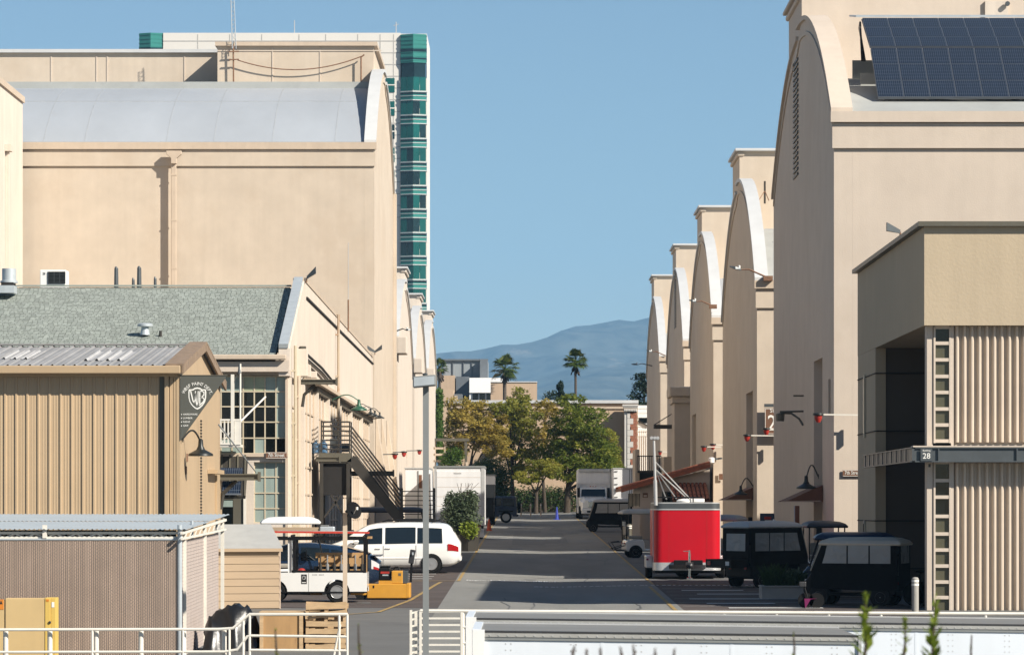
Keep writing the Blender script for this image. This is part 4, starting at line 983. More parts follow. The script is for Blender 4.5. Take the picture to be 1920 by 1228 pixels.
# red heart-cup lamps on arms (both sides of the street)
def red_lamp(x, d, z, dirx, label, ln=.9, group=None):
    r = T('red_signal_lamp', label, 'signal lamp', (x, d, z), group)
    MB().bar((x,d,z),(x+dirx*ln,d,z+.02), .05).build('arm', 'rail_white' if dirx < 0 else 'grey_steel', r)
    MB().box(x-.02*dirx, d-.06, z-.45, x+dirx*.06, d+.06, z+.06).build('wall_plate', 'trim', r)
    tip = (x+dirx*(ln-.02), d, z)
    MB().lathe([(.0,.08),(.17,.06),(.18,.0),(.12,-.02)], 12, tip).build('hood', 'lamp_black', r, smooth=True)
    MB().lathe([(.13,-.02),(.12,-.12),(.06,-.24),(0,-.24)], 12, tip).build('lens', 'red_paint', r, smooth=True)
for px, py, d, lb in ((741,852,198,'left wall red lamp nearest the camera, above the stair rail'),(758,848,212,'second red lamp along the left wall'),(787,845,244,'third red lamp along the left wall just before the lamp post')):
    tip = P(px, py, d); red_lamp(XW+.0, d, tip.z, 1, lb, tip.x-XW)
for px, py, d, xw, lb in ((1533,778,124.6-1.1,10.9,'red lamp on a long white arm in front of the nearest right stage'),(1400,817,164.4,11.,'red lamp with long white arm between first and second right stages'),(1436,805,163.9,11.3,'red lamp beside the brown stage number sign'),(1319,838,202.4,10.5,'red lamp at the corner of the third right stage'),(1336,834,202.6,10.6,'second red lamp at the third stage corner, slightly higher'),(1237,847,281.6,10.6,'farthest red lamp, at the corner of the last right stage')):
    tip = P(px, py, d); red_lamp(xw, d, tip.z, -1, lb, xw-tip.x)
gooseneck((9.98, 130.4, PZ(893,130.4)), (PX(1519,127)-9.98, -1.6, 0), 'black gooseneck lamp by the tall door of the nearest right stage', sc=1.2, rise=.5)
gooseneck((9.98, 167.6, PZ(911,167.6)), (PX(1389,166)-9.98, -1.5, 0), 'black gooseneck lamp by the door of the second right stage', sc=1.1, rise=.45)
a = T('bracket_lamp', 'small lantern on a curved bracket on the nearest right stage wall', 'wall lamp', (9.98, 139, PZ(780,139)))
MB().tube([(9.98,137.5,PZ(797,137.5)),(9.85,137.6,PZ(785,137.5)),(9.6,138,PZ(775,138)),(9.2,138,PZ(774,138))], .04, 6).build('arm', 'olive_steel', a); MB().tube([(9.98,137.5,PZ(771,137.5)),(9.2,138,PZ(772,138))], .04, 6).build('brace', 'olive_steel', a)
MB().lathe([(.0,.05),(.16,.0),(.14,-.26),(.0,-.26)], 8, (9.2,138,PZ(776,138))).build('lantern', 'olive_steel', a)
MB().bar((9.97,137,PZ(742,137)),(9.6,137,PZ(742,137)), .06).build('rod', 'olive_steel', a)
# sloped door canopies on the right stages
for d0, d1, zpx, lb in ((128.4,132.8,940,'dark red sloped canopy over the nearest right stage door'),(167.6,173.3,937,'dark red sloped canopy over the second right stage door')):
    c = T('door_awning', lb, 'awning', (9.9, d0, PZ(zpx,d0))); z = PZ(zpx,d0)
    MB().prism([(9.98,d0,z),(9.98,d0,z+.55),(8.75,d0,z+.0)], (0,d1-d0,0)).build('canopy', 'canvas_brown', c); MB().bar((8.6,d0-.01,z+.0),(9.9,d0-.01,z+.02), .03).build('bracket', 'trim', c)
    MB().box(9.8, d0+.4, z-1.3, 9.98, d0+.75, z-.75).build('meter_box', 'black', c)
# ------------------------------------------------------------------ 7th Street sign and stage sign on the right
sg = T('street_sign', '7th Street sign on the nearest right stage, half hidden by the corner building', 'sign', (10.7, 123.9, PZ(887,123.9))); d = 123.95
MB().box(PX(1580,d), d-.03, PZ(893,d), PX(1620,d), d, PZ(880.5,d)).build('plate', 'sign_brown', sg); fr = MB()
for a, c in ((881,881.8),(891.8,892.5)): fr.box(PX(1580.6,d), d-.034, PZ(c,d), PX(1619,d), d-.03, PZ(a,d))
fr.build('border', 'letter', sg); text('7th Street', .165, (PX(1583.5,d), d-.037, PZ(886.3,d)), sg, align='LEFT', squeeze=.78)
d = 164.6; sg = T('stage_sign', 'brown stage sign with big white 2 hanging beside the second right stage', 'sign', (PX(1445,d), d, PZ(812,d)))
MB().box(PX(1434,d), d, PZ(814,d), PX(1476,d), d+.06, PZ(765,d)).build('board', 'sign_brown', sg)
fr = MB()
for a in ((1434.6,1475.4,765.8,766.6),(1434.6,1475.4,812.4,813.2),(1434.6,1435.4,766.6,812.4)): fr.box(PX(a[0],d), d-.006, PZ(a[3],d), PX(a[1],d), d, PZ(a[2],d))
fr.build('border', 'letter', sg); text('Stage', .24, (PX(1443.5,d), d-.01, PZ(770,d)), sg, align='LEFT'); text('2', .95, (PX(1438.5,d), d-.01, PZ(794,d)), sg, align='LEFT', squeeze=.85)
MB().box(PX(1433,d), d-.05, PZ(763,d), PX(1490,d), d+.1, PZ(757,d)).build('hanger', 'grey_steel', sg)
d = 202.9; sg = T('wall_plate', 'small framed plate on the lit corner of the third right stage', 'sign', (PX(1352,d), d, PZ(893,d)))
MB().box(PX(1347,d), d-.03, PZ(900,d), PX(1356,d), d, PZ(887,d)).build('plate', 'stucco_cream', sg); MB().box(PX(1348,d), d-.036, PZ(899,d), PX(1355,d), d-.031, PZ(888,d)).build('plate_face', 'sign_brown', sg)
# cobra-head street lights on the stages
for px0_, py0_, px1_, py1_, d, m_, lb in ((1440,521,1368,500,164.7,'rust','rust coloured street light arm at the second right stage corner'),(1337,574,1292,563,202.7,'rust','rusty street light arm at the third right stage corner'),(1248,667,1212,657,281.7,'rust','small street light arm at the last right stage'),(1216,686,1184,683,300,'grey_steel','grey street light arm poking out over the far end of the street'),(748,622,770,618,225.5,'dark_steel','dark street light arm high on the left stages')):
    c = T('street_light', lb, 'street light', tuple(P(px0_,py0_,d))); a, e = P(px0_,py0_,d), P(px1_,py1_,d)
    if px0_ in (1216,): a = Vector((10.0, d, a.z))
    if px0_ == 748: a = Vector((-7.6, d, a.z))
    mid = (a+e)/2+Vector((0,0,.12)); MB().tube([a, mid, a+(e-a)*.72], [.045,.035,.03], 6).build('arm', m_, c)
    h = e-a; q = a+h*.7; MB().loft([[q+Vector((0,-.05,-.03)),q+Vector((0,.05,-.03)),q+Vector((0,.05,.05)),q+Vector((0,-.05,.05))],[a+h*.85+Vector((0,-.16,-.04)),a+h*.85+Vector((0,.16,-.04)),a+h*.85+Vector((0,.12,.08)),a+h*.85+Vector((0,-.12,.08))],[e+Vector((0,-.08,-.02)),e+Vector((0,.08,-.02)),e+Vector((0,.06,.03)),e+Vector((0,-.06,.03))]], caps=True).build('lamp_head', 'grey_steel', c)
    MB().lathe([(.05,0),(.05,.1),(0,.12)], 8, tuple(a+h*.75+Vector((0,0,.06)))).build('photocell', 'letter', c)
    if px0_ in (1440,1337): MB().box(a.x-.2, d-.15, a.z-.13, a.x+.2, d+.25, a.z+.08).build('junction_box', 'rust', c)
d = 178; c = T('roof_aerial', 'thin braced aerial on the second right stage roof', 'aerial', (PX(1434,d), d, PZ(380,d)))
MB().tube([(PX(1434,d),d,PZ(382,d)),(PX(1434,d),d,PZ(340,d))], .05, 5).build('pole', 'dark_steel', c)
for px in (1421,1440): MB().tube([(PX(px,d),d-.6,PZ(378,d)),(PX(1434,d),d,PZ(358,d))], .022, 4).build('brace', 'rust', c)
d = 112.; floodlight((PX(1688,d), d, PZ(446,d)), [(-.85,-.3,.30)], 'grey floodlight on the roof edge of the right corner building', sc=1.1)
d = 123.9; c = T('stage_pipe', 'thin white conduit on the nearest right stage corner', 'pipe', (9.97, 125.5, PZ(830,125))); MB().box(9.93, 125.4, PZ(775,125), 9.99, 125.5, PZ(710,125)).build('pipe', 'trim', c)

# ------------------------------------------------------------------ paint department building
t = T('paint_department', 'tan ribbed metal building with grey corrugated roof, home of the paint department', 'building', (-12, 94, G(90)))
X = -7.92; d0, dm, d1 = 88., 94., 100.; z0e, zrg = 3.20, 3.98; zb = G(88)-.6
MB().prism([(X,d0,zb),(X,d1,zb),(X,d1,z0e),(X,dm,zrg-.05),(X,d0,z0e)], (-.2,0,0)).build('gable_wall', 'tan_metal', t)
MB().box(-21, d0+.08, zb, X-.21, d0+.2, z0e).build('wall', 'tan_metal', t); MB().box(-21, d1-.2, zb, X-.21, d1, z0e).build('wall', 'tan_metal', t)
# ribbed front panels
pit = 20.85/F*88; per = 3; xr = PX(299,88); i = 0; first = None; ro = Vector(t.location)
while xr - i*per*pit > -21.5:
    xa = xr-(i+1)*per*pit
    if first is None:
        prof = []
        for k in range(per):
            a = xa+k*pit
            prof += [(a,d0),(a+pit*.05,d0-.026),(a+pit*.20,d0-.026),(a+pit*.25,d0),(a+pit*.46,d0),(a+pit*.48,d0-.005),(a+pit*.53,d0-.005),(a+pit*.55,d0),(a+pit*.72,d0),(a+pit*.74,d0-.005),(a+pit*.79,d0-.005),(a+pit*.81,d0)]
        prof.append((xa+per*pit, d0))
        first = MB().loft([[(a,c,zb) for a,c in prof],[(a,c,z0e-.06) for a,c in prof]], closed=False).build('wall_panel', 'tan_metal', t)
    else: share(first, 'wall_panel', t, (-i*per*pit,0,0))
    i += 1
MB().box(PX(300,88), d0-.03, zb, PX(308,88), d0+.075, z0e-.02).build('recess_shade', 'olive_steel', t)  # proud dark strip, its colour stands in for the shade of a recess
MB().box(PX(309,88), d0-.12, zb, PX(317,88), d0+.0, z0e-.01).build('downspout', 'tan_trim', t, bevel=.01)
for a, c in ((318.5,325),(326,330)): MB().box(PX(a,88), d0-.04, zb, PX(c,88), d0+.05, z0e-.02).build('rib', 'tan_trim', t)
MB().box(PX(331,88), d0-.05, zb, X+.03, d0+.25, z0e-.02).build('corner_trim', 'tan_trim', t)
# gutter and roof
MB().box(-21, d0-.42, z0e-.10, PX(339,87.7), d0-.14, z0e+.08).build('gutter', 'tan_trim', t, bevel=.02)
MB().box(-21, d0-.14, z0e-.16, X-.03, d0-.002, z0e-.06).build('soffit', 'tan_trim', t)
def roof_sheet(x0, x1, m_, name, lift=0., ua=0., ub=1., back=False):
    prof = []; x = x0
    while x < x1-.01:
        prof += [(x,0),(x+pit*.08,.04),(x+pit*.2,.04),(x+pit*.28,0),(x+pit*.62,.0),(x+pit*.66,.01),(x+pit*.72,.01),(x+pit*.76,0)]; x += pit
    prof.append((x1,0))
    ya, yb, za, zb_ = (d0-.36, dm, z0e+.07, zrg) if not back else (d1+.3, dm, z0e+.07, zrg)
    L_ = lambda u: (ya+(yb-ya)*u, za+(zb_-za)*u)
    r = [[(a, L_(u)[0], L_(u)[1]+c+lift) for a, c in prof] for u in (ua, ub)]
    return MB().loft(r, closed=False).build(name, m_, t)
x = -21.
while x < X-.3:
    x1 = min(x+pit*4, X+.02); roof_sheet(x, x1, 'metal_roof', 'roof_panel'); roof_sheet(x, x1, 'metal_roof', 'roof_panel', back=True); x += pit*4
roof_sheet(PX(12,90)-.05, PX(60,90), 'skylight', 'skylight', .012, .32, .72); roof_sheet(PX(165,90), PX(240,90), 'skylight', 'skylight', .012, .25, .70)
MB().bar((-21,dm,zrg+.05),(X+.05,dm,zrg+.05), .36, .03).build('ridge_cap', 'metal_roof', t)
for yy_, back in ((d0-.38,0),(d1+.3,1)):
    MB().bar((X-.06,yy_,z0e+.10),(X-.06,dm+(.03 if not back else .04),zrg+.10), .42, .05).build('rake_trim', 'rust_edge', t)
    MB().bar((X+.12,yy_,z0e-.0),(X+.12,dm,zrg-.0), .05, .2).build('bargeboard', 'rust_edge', t)
MB().box(X+.004, 98.3, zb, X+.06, 99.9, .9).build('door_casing', 'tan_trim', t); MB().box(X+.005, 96.0, .9, X+.25, 98.2, 1.0).build('canopy_lip', 'tan_trim', t)
cm = MB(); z = PZ(965,93.5)
while z < PZ(790,93.5): cm.lathe([(.015,z),(.028,z+.03),(.015,z+.06)], 6, (X+.06,93.4,0)); z += .075
o = cm.build('conduit_chain', 'dark_steel', t); o['kind'] = 'stuff'
for py, yy_ in ((850,90.),(874,89.7)): MB().box(X+.003, yy_, PZ(py+15,yy_), X+.02, yy_+.25, PZ(py,yy_)).build('rust_scar', 'rust', t)
lg = gooseneck((X+.03, 88.6, PZ(823,88.6)), (PX(377,89.6)-X-.03, .9, 0), 'black gooseneck lamp below the triangular sign', sc=1.05, rise=.28)
c = channel_canopy(X+.02, PX(483,99.2), 99.2, 888, 900, 'olive steel channel canopy projecting from the paint building')
for px in (402, 409): MB().tube([(X+.0,99.3+(px-402)*.05,PZ(795,99.2)),(PX(480,99.2),99.35,PZ(886,99.2))], .014, 4).build('tie_rod', 'grey_steel', c)
# triangular hanging sign
d = 87.93; sg = T('triangle_sign', 'grey triangular paint department sign with white shield emblem', 'sign', (PX(370,d), d, PZ(765,d)))
MB().prism([(PX(338,d),d,PZ(704.5,d)),(PX(425.5,d),d,PZ(704.5,d)),(PX(338,d),d,PZ(826,d))], (0,.06,0)).build('board', 'sign_grey', sg)
MB().box(PX(337.5,d), d-.01, PZ(704.5,d)+.002, PX(426,d), d+.07, PZ(704.5,d)+.02).build('top_bracket', 'olive_steel', sg)
msg = 'WBSF PAINT DEPT.'; cx, cy, rad = 369.5, 747, 27.5
wd = {'W':1.35,'I':.5,' ':.55,'.':.4,'A':1.05,'N':1.05,'F':.85,'S':.85,'E':.9,'T':.95,'P':.9,'B':.95,'D':1.05}
tot = sum(wd[c_] for c_ in msg); acc = 0; a0, a1 = 158., 16.
for ch in msg:
    a = a0+(a1-a0)*(acc+wd[ch]/2)/tot; acc += wd[ch]
    if ch == ' ': continue
    p = P(cx+rad*math.cos(R(a)), cy-rad*math.sin(R(a)), d); text(ch, .104, (p.x, d-.006, p.z), sg, rot=(90, 0-(a-90)*-1 if False else -(90-a), 0) if False else (90, 90-a, 0))
for k, wline in enumerate(('HARDWARE','LUMBER','PAINT','GRIP')):
    y = 776.8+k*7.1; text(wline, .060, (PX(343,d), d-.006, PZ(y,d)), sg, align='LEFT')
    q = [(PX(340.3,d)+.013*math.cos(i*1.047), d, PZ(y,d)+.013*math.sin(i*1.047)) for i in range(6)]; MB().prism(q, (0,-.006,0)).build('bullet', 'letter', sg)
def shield(k): return [(370+x*k, 745.5+y*k) for x, y in ((0,-19.5),(5,-18.5),(9,-15.8),(16,-15.8),(16.8,-10),(16.5,0),(14.5,8),(10,15),(4.5,20),(0,22.2),(-4.5,20),(-10,15),(-14.5,8),(-16.5,0),(-16.8,-10),(-16,-15.8),(-9,-15.8),(-5,-18.5))]
for k, m_, y_ in ((1.,'letter',.004),(.86,'sign_grey',.008)): MB().prism([(PX(a,d),d,PZ(c_,d)) for a, c_ in shield(k)], (0,-y_,0)).build('shield_emblem', m_, sg)
def stroke(pts, w):
    mb = MB()
    for (a, b_), (c_, e) in zip(pts, pts[1:]): mb.bar((PX(a,d),d-.010,PZ(b_,d)),(PX(c_,d),d-.010,PZ(e,d)), .006, w/F*d, up=(1,0,0) if abs(b_-e) > abs(a-c_) else (0,0,1))
    return mb
def ribbon(pts, w, name):
    """flat stroke of a letter, mitred, lying on the sign face"""
    L_, R_ = [], []
    for i, (a, b_) in enumerate(pts):
        p, n_ = pts[max(i-1,0)], pts[min(i+1,len(pts)-1)]; dx, dy = n_[0]-p[0], n_[1]-p[1]; l = math.hypot(dx,dy) or 1
        L_.append((a-dy/l*w/2, b_+dx/l*w/2)); R_.append((a+dy/l*w/2, b_-dx/l*w/2))
    mb = MB(); f = lambda q, y_: (PX(q[0],d), d-y_, PZ(q[1],d))
    mb.loft([[f(a, .013) for a in L_], [f(a, .013) for a in R_]], closed=False); mb.build(name, 'letter', sg)
ribbon([(357.5,732.5),(361.8,751),(364.6,755.5)], 2.3, 'letter_w'); ribbon([(364.2,756),(366.3,748),(366.5,733)], 1.7, 'letter_w'); ribbon([(366.3,737),(368.6,757),(370.2,761)], 2.2, 'letter_w'); ribbon([(370,760.5),(371.4,752),(371.6,733)], 1.7, 'letter_w')
ribbon([(374.6,732),(374.6,757)], 2.2, 'letter_b'); ribbon([(374,733.4),(379,733.2),(382.5,735.6),(382.3,740.5),(378.5,744),(375,744.6)], 2.0, 'letter_b'); ribbon([(376,744.4),(381,745.6),(383.2,749),(381,753.5),(377,757),(373.6,760)], 2.1, 'letter_b')
# white hoist balcony, metal awning, small solar panels on the street building front
d = 121.9; bl = T('hoist_balcony', 'white railed hoist balcony with jib pole before the upper grid window', 'balcony', (PX(430,d), d, PZ(838,d)))
b = MB(); b.box(PX(395,d), d, PZ(838,d), PX(451,d), 122.95, PZ(833,d)); b.build('platform', 'rail_white', bl)
b = MB(); b.bar((PX(395,d),d,PZ(787,d)),(PX(451,d),d,PZ(787,d)), .06); b.bar((PX(395,d),d,PZ(832,d)),(PX(451,d),d,PZ(832,d)), .06)
for px in (400,407,414,421,428,441,451): b.bar((PX(px,d),d,PZ(833,d)),(PX(px,d),d,PZ(787,d)), .045)
b.bar((PX(414,d),d,PZ(832,d)),(PX(440,d),d,PZ(800,d)), .03); b.bar((PX(414,d),d,PZ(805,d)),(PX(440,d),d,PZ(832,d)), .03)
b.build('railing', 'rail_white', bl); MB().box(PX(440,d), d-.02, PZ(834,d), PX(451,d), d+.03, PZ(788,d)).build('end_panel', 'rail_white', bl)
MB().box(PX(433,d), d-.05, PZ(834,d), PX(439,d), d+.1, PZ(702,d)).build('post', 'rail_white', bl)
MB().tube([(PX(450.5,d),d,PZ(787,d)),(PX(450.5,d),d,PZ(682,d))], .035, 6).build('jib_pole', 'rail_white', bl); MB().tube([(PX(451,d),d,PZ(790,d)),(PX(494,d),122.9,PZ(742,d))], .03, 6).build('brace', 'rail_white', bl)
MB().tube([(PX(433,d),d,PZ(731,d)),(PX(450,d),d,PZ(690,d))], .015, 4).build('cable', 'grey_steel', bl); MB().lathe([(.0,0),(.06,.04),(.03,.3),(0,.3)], 8, (PX(449,d),d,PZ(702,d))).build('pulley', 'grey_steel', bl)
aw = T('metal_awning', 'dark standing seam awning carrying two small solar panels over a door', 'awning', (PX(435,122), 122, PZ(930,122)))
zt, zb = PZ(853,122.9), PZ(930,121)
MB().prism([(PX(398,121.5),122.95,zt),(PX(465,122.9),122.95,zt),(PX(459,121),121.3,zb),(PX(398,121.5),121.3,zb)], (0,.02,-.08)).build('canopy', 'dark_steel', aw)
for px in (414,429,444,458): MB().bar((PX(px+2,122.9),122.92,zt),(PX(px,121),121.28,zb), .05).build('seam', 'olive_steel', aw)
for k, (ya, yb) in enumerate(((878,890),(902,925))):
    za, zc = PZ(925 if k else 893,121.1), PZ(902 if k else 877,121.6)
    MB().prism([(PX(411,121.2),121.05,za),(PX(451 if k else 455,121.2),121.05,za),(PX(453 if k else 456,121.6),121.45,zc),(PX(411,121.6),121.45,zc)], (0,.03,-.02)).build('solar_panel', ['solar'], aw); MB().bar((PX(411,121.2),121.03,za-.02),(PX(453,121.2),121.03,za-.02), .05).build('panel_frame', 'solar_line', aw)
dr = T('service_door', 'dark glazed door under the metal awning of the street building', 'door', (PX(425,122.9), 122.9, G(123)))
MB().box(PX(405,122.9), 122.86, G(123)-.3, PX(461,122.9), 122.99, PZ(932,122.9)).build('frame', 'olive_steel', dr); MB().box(PX(413,122.8), 122.8, G(123), PX(437,122.8), 122.858, PZ(936,122.8)).build('leaf', 'pane_dark', dr)
MB().box(PX(415,122.7), 122.75, PZ(950,122.7), PX(436,122.7), 122.798, PZ(938,122.7)).build('pane', 'pane_blind', dr); MB().box(PX(456,122.7), 122.8, G(123), PX(461,122.7), 122.858, PZ(932,122.8)).build('post', 'rail_white', dr)

# ------------------------------------------------------------------ slatted chain-link enclosure with corrugated roof
t = T('slatted_fence', 'chain link fence woven with pinkish privacy slats along the enclosure front', 'fence', (-9, 71.5, G(71.5)))
d = 71.5; XR = PX(337,d); zt = PZ(1012,d); zb = G(d)-.05; s_ = MB(); w_ = MB(); x = XR-.05; k = 0; rr = random.Random(4)
while x > -11.2:
    zs = zt + rr.uniform(-.012,.012)
    s_.box(x-.031, d-.004+(k%2)*.004, zb, x, d+.004+(k%2)*.004, zs); x -= .040; k += 1
o = s_.build('privacy_slats', 'slat_pink', t); o['kind'] = 'stuff'
MB().box(-11.3, d+.03, zb, XR-.03, d+.05, zt-.02).build('shade_cloth', 'dark_gap', t)
z = zt-.01; hgt = zt-zb
x = -11.2
while x < XR+hgt:
    for sgn in (1,-1):
        # wires run diagonally; clip to the panel
        x0_, x1_ = x, x - hgt
        ua = max(0., (x0_-XR)/hgt); ub = min(1., (x0_+11.2)/hgt)
        if ub-ua > .02:
            zz0_, zz1_ = (zt-ua*hgt, zt-ub*hgt) if sgn == 1 else (zb+ua*hgt, zb+ub*hgt)
            w_.add([(x0_-ua*hgt,d-.010,zz0_-.003),(x0_-ua*hgt,d-.010,zz0_+.003),(x0_-ub*hgt,d-.010,zz1_+.003),(x0_-ub*hgt,d-.010,zz1_-.003)], [(0,1,2,3)])
    x += .061
o = w_.build('chain_link', 'wire', t); o['kind'] = 'stuff'
MB().tube([(XR,d,zb),(XR,d,zt+.28)], .045, 10).build('corner_post', 'galv', t); MB().tube([(-11.2,d,zt+.01),(XR,d,zt+.01)], .022, 6).build('top_rail', 'galv', t)
for px in (84,): MB().box(PX(px-4,d), d-.03, zt+.035, PX(px+4,d), d+.03, zt+.28).build('post', 'rail_white', t)
t2 = T('slatted_fence', 'slatted side of the enclosure facing the street, tinted paler as sunlit', 'fence', (XR, 76, G(76)))
s_ = MB(); y = 71.58
while y < 80.5: s_.box(XR-.006, y, G(y), XR+.006, y+.05, PZ(1003,d)-.12+rr.uniform(-.01,.01) + (y-71.5)*.012); y += .062
o = s_.build('privacy_slats', 'slat_lit', t2); o['kind'] = 'stuff'
s_ = MB()
for k in range(34): z = zb+.1+k*.065; s_.bar((XR+.012,71.6,z),(XR+.012,80.5,z+.1), .006)
o = s_.build('chain_link', 'slat_lit', t2); o['kind'] = 'stuff'
for y in (74.5,77.5,80.5): MB().tube([(XR-.03,y,G(y)),(XR-.03,y,zt+.35)], .03, 8).build('post', 'galv', t2)
t3 = T('lean_to_roof', 'shallow corrugated grey canopy roof over the slatted enclosure', 'canopy', (-9, 76, -.3))
rings = []; x = -11.4; xe = PX(340,71); prof = []
while x < xe: prof += [(x,0),(x+.035,.018),(x+.07,0)]; x += .09
ya, yb, za, zb_ = 71.42, 82., PZ(993,71.), PZ(965.5,82.)
MB().loft([[(a,y_,z_+c_) for a,c_ in prof] for y_, z_ in ((ya,za),((ya+yb)/2-.02,(za+zb_)/2))], closed=False).build('roof_sheet', 'canopy_sheet', t3)
MB().loft([[(a,y_,z_+c_) for a,c_ in prof] for y_, z_ in (((ya+yb)/2-.1,(za+zb_)/2+.01),(yb,zb_+.012))], closed=False).build('roof_sheet', 'canopy_sheet', t3)
tr = MB(); zc1, zc0 = PZ(999,71.3), PZ(1010,71.3)
tr.bar((-11.3,71.56,zc1),(xe-.02,71.56,zc1), .05); tr.bar((-11.3,71.56,zc0+.02),(xe-.02,71.56,zc0+.02), .05)
x = -11.2; u = 0
while x < xe-.3: tr.bar((x,71.56,zc0+.03),(x+.19,71.56,zc1-.02) , .02); tr.bar((x+.19,71.56,zc1-.02),(x+.38,71.56,zc0+.03), .02); x += .38
tr.build('lattice_truss', 'rail_white', t3)
tr = MB(); tr.bar((xe-.02,71.3,zc1),(xe+.0,81.5,zb_-.1), .05); tr.bar((xe-.02,71.3,zc0),(xe,81.5,zb_-.3), .04)
for k in range(9): y = 71.6+k*1.1; tr.bar((xe,y,zc0+.0+k*.02),(xe,y+.55,zc1+.0+k*.02), .02)
tr.build('lattice_truss', 'rail_white', t3)
for y in (72.2, 76.8, 81.3): MB().bar((xe-.05,y,G(y)),(xe-.05,y,za+(y-71)*.02), .07).build('post', 'rail_white', t3)
c = T('storage_wall', 'dark ribbed back of the storage cage seen through the truss gap', 'wall', (-9, 75, G(75))); b = MB(); x = -11.
while x < XR-.5: b.box(x, 75, G(75), x+.05, 75.05, -.42); x += .09
o = b.build('bars', 'sash', c); o['kind'] = 'stuff'; MB().box(-11, 75.1, G(75), XR-.4, 75.2, -.4).build('backing', 'dark_gap', c)
# ================================================================== VEHICLES
def wheel(parent, x, y, r, w, rim='alloy', spokes=6, out=-1, name='wheel'):
    """tyre with its rim; out = -1/+1 side that faces outward"""
    h = w/2
    ty = MB().lathe([(r*.62,-h*.9),(r*.9,-h),(r,-h*.6),(r,h*.6),(r*.9,h),(r*.62,h*.9)], 22, (x,y,r), 'y').build(name, 'rubber', parent, smooth=30)
    b = MB(); yy_ = y+out*h*.93
    b.lathe([(r*.64,0),(r*.60,out*.015),(r*.55,-out*.01)], 20, (x,yy_,r), 'y')
    b.lathe([(.0,out*.012),(r*.16,out*.010),(r*.16,-out*.02)], 10, (x,yy_,r), 'y')
    for k in range(spokes):
        a = k*2*math.pi/spokes+.3; b.bar((x+r*.1*math.cos(a),yy_-out*.008,r+r*.1*math.sin(a)),(x+r*.58*math.cos(a),yy_-out*.012,r+r*.58*math.sin(a)), r*.17, .02, up=(0,1,0))
    b.build('rim', rim, ty)
    MB().lathe([(0,0),(r*.63,0)], 16, (x,yy_-out*.025,r), 'y').build('hub', 'skin_dark', ty)
    return ty
def smooth_interp(xs, st, col):
    v = np.interp(xs, st[:,0], st[:,col]); k = np.array([1,2,3,2,1.]); k /= k.sum()
    p = np.pad(v, 2, mode='edge'); return np.convolve(p, k, 'valid')
class Car:
    """lofted car body; stations: x, z_low, z_belt, z_roof, w_low, w_belt, w_roof (x runs from the nose backwards to 0)"""
    def __init__(s, root, st, paint, name='body', n=44):
        st = np.array(sorted(st)); s.st = st; xs_ = np.linspace(st[0,0], st[-1,0], n); s.x = xs_; s.c = [smooth_interp(xs_, st, k) for k in range(1,7)]
        rings = []
        for i, x in enumerate(xs_):
            zl, zb, zr, wl, wb, wr = [c[i] for c in s.c]
            h = [(0,zl),(wl*.86,zl),(wl,zl+.10),(max(wl,wb)*1.012,zl+(zb-zl)*.45),(max(wl,wb)*1.005,zl+(zb-zl)*.72),(wb,zb),(wb*.5+wr*.5,(zb+zr-.07)/2),(wr,zr-.07),(wr-.06,zr-.025),(wr*.55,zr),(0,zr+.01)]
            rings.append([(x,-y,z) for y,z in h] + [(x,y,z) for y,z in h[-2:0:-1]])
        s.o = MB().loft(rings, caps=True).build(name, paint, root, smooth=50); s.root = root
    def at(s, x, t, side=-1, off=.012):
        zl, zb, zr, wl, wb, wr = [np.interp(x, s.x, c) for c in s.c]
        y = wb+(wr-wb)*t; z = zb+(zr-.07-zb)*t
        return Vector((x, side*(y+off), z))
    def low(s, x, t, side=-1, off=.01):
        zl, zb, zr, wl, wb, wr = [np.interp(x, s.x, c) for c in s.c]
        return Vector((x, side*(max(wl,wb)*1.012+off), zl+(zb-zl)*t))
    def pane(s, xa0, xa1, xb0, xb1, t0, t1, side, m='win_car', name='side_window', parent=None):
        """window between belt and roof: lower edge xa0..xa1, upper edge xb0..xb1"""
        nx_, nt_ = 8, 4; rows = []
        for j in range(nt_+1):
            u = j/nt_; r = []
            for i in range(nx_+1):
                e = i/nx_; x = (xa0+(xa1-xa0)*e)*(1-u)+(xb0+(xb1-xb0)*e)*u; r.append(s.at(x, t0+(t1-t0)*u, side))
            rows.append(r)
        return MB().loft(rows, closed=False).build(name, m, parent or s.root, smooth=60)
    def arch(s, x, r, side):
        q = s.low(x, .3, side, .0); b = MB()
        b.lathe([(0,side*.004),(r*.93,side*.004),(r*.95,side*.018),(r,side*.018),(r,-side*.05)], 26, (x, q.y, r*.83), 'y'); return b.build('wheel_arch', 'black', s.root)
# ------------------------------------------------------------------ white minivan
d = 132.4; L0 = 5.08
van = T('minivan', 'white minivan with roof rails parked nose to the left wall below the stairs', 'minivan', (-2.2, d, G(d)), world=False, yaw=180)
st = [(-.02,.48,.80,.92,.70,.78,.60),(.08,.34,.98,1.12,.86,.92,.70),(.20,.27,1.02,1.55,.93,.955,.74),(.42,.24,1.02,1.70,.95,.965,.74),(.9,.22,1.02,1.735,.96,.975,.73),(1.8,.21,1.01,1.75,.965,.98,.72),(2.7,.21,.99,1.735,.965,.98,.70),(3.25,.21,.985,1.64,.965,.98,.68),(3.7,.21,.98,1.36,.96,.975,.72),(4.05,.22,.985,1.10,.955,.96,.80),(4.45,.23,.92,.99,.94,.92,.78),(4.8,.26,.78,.86,.86,.84,.68),(5.02,.34,.60,.66,.66,.64,.50),(5.08,.42,.52,.54,.5,.5,.4)]
c = Car(van, st, 'white_car')
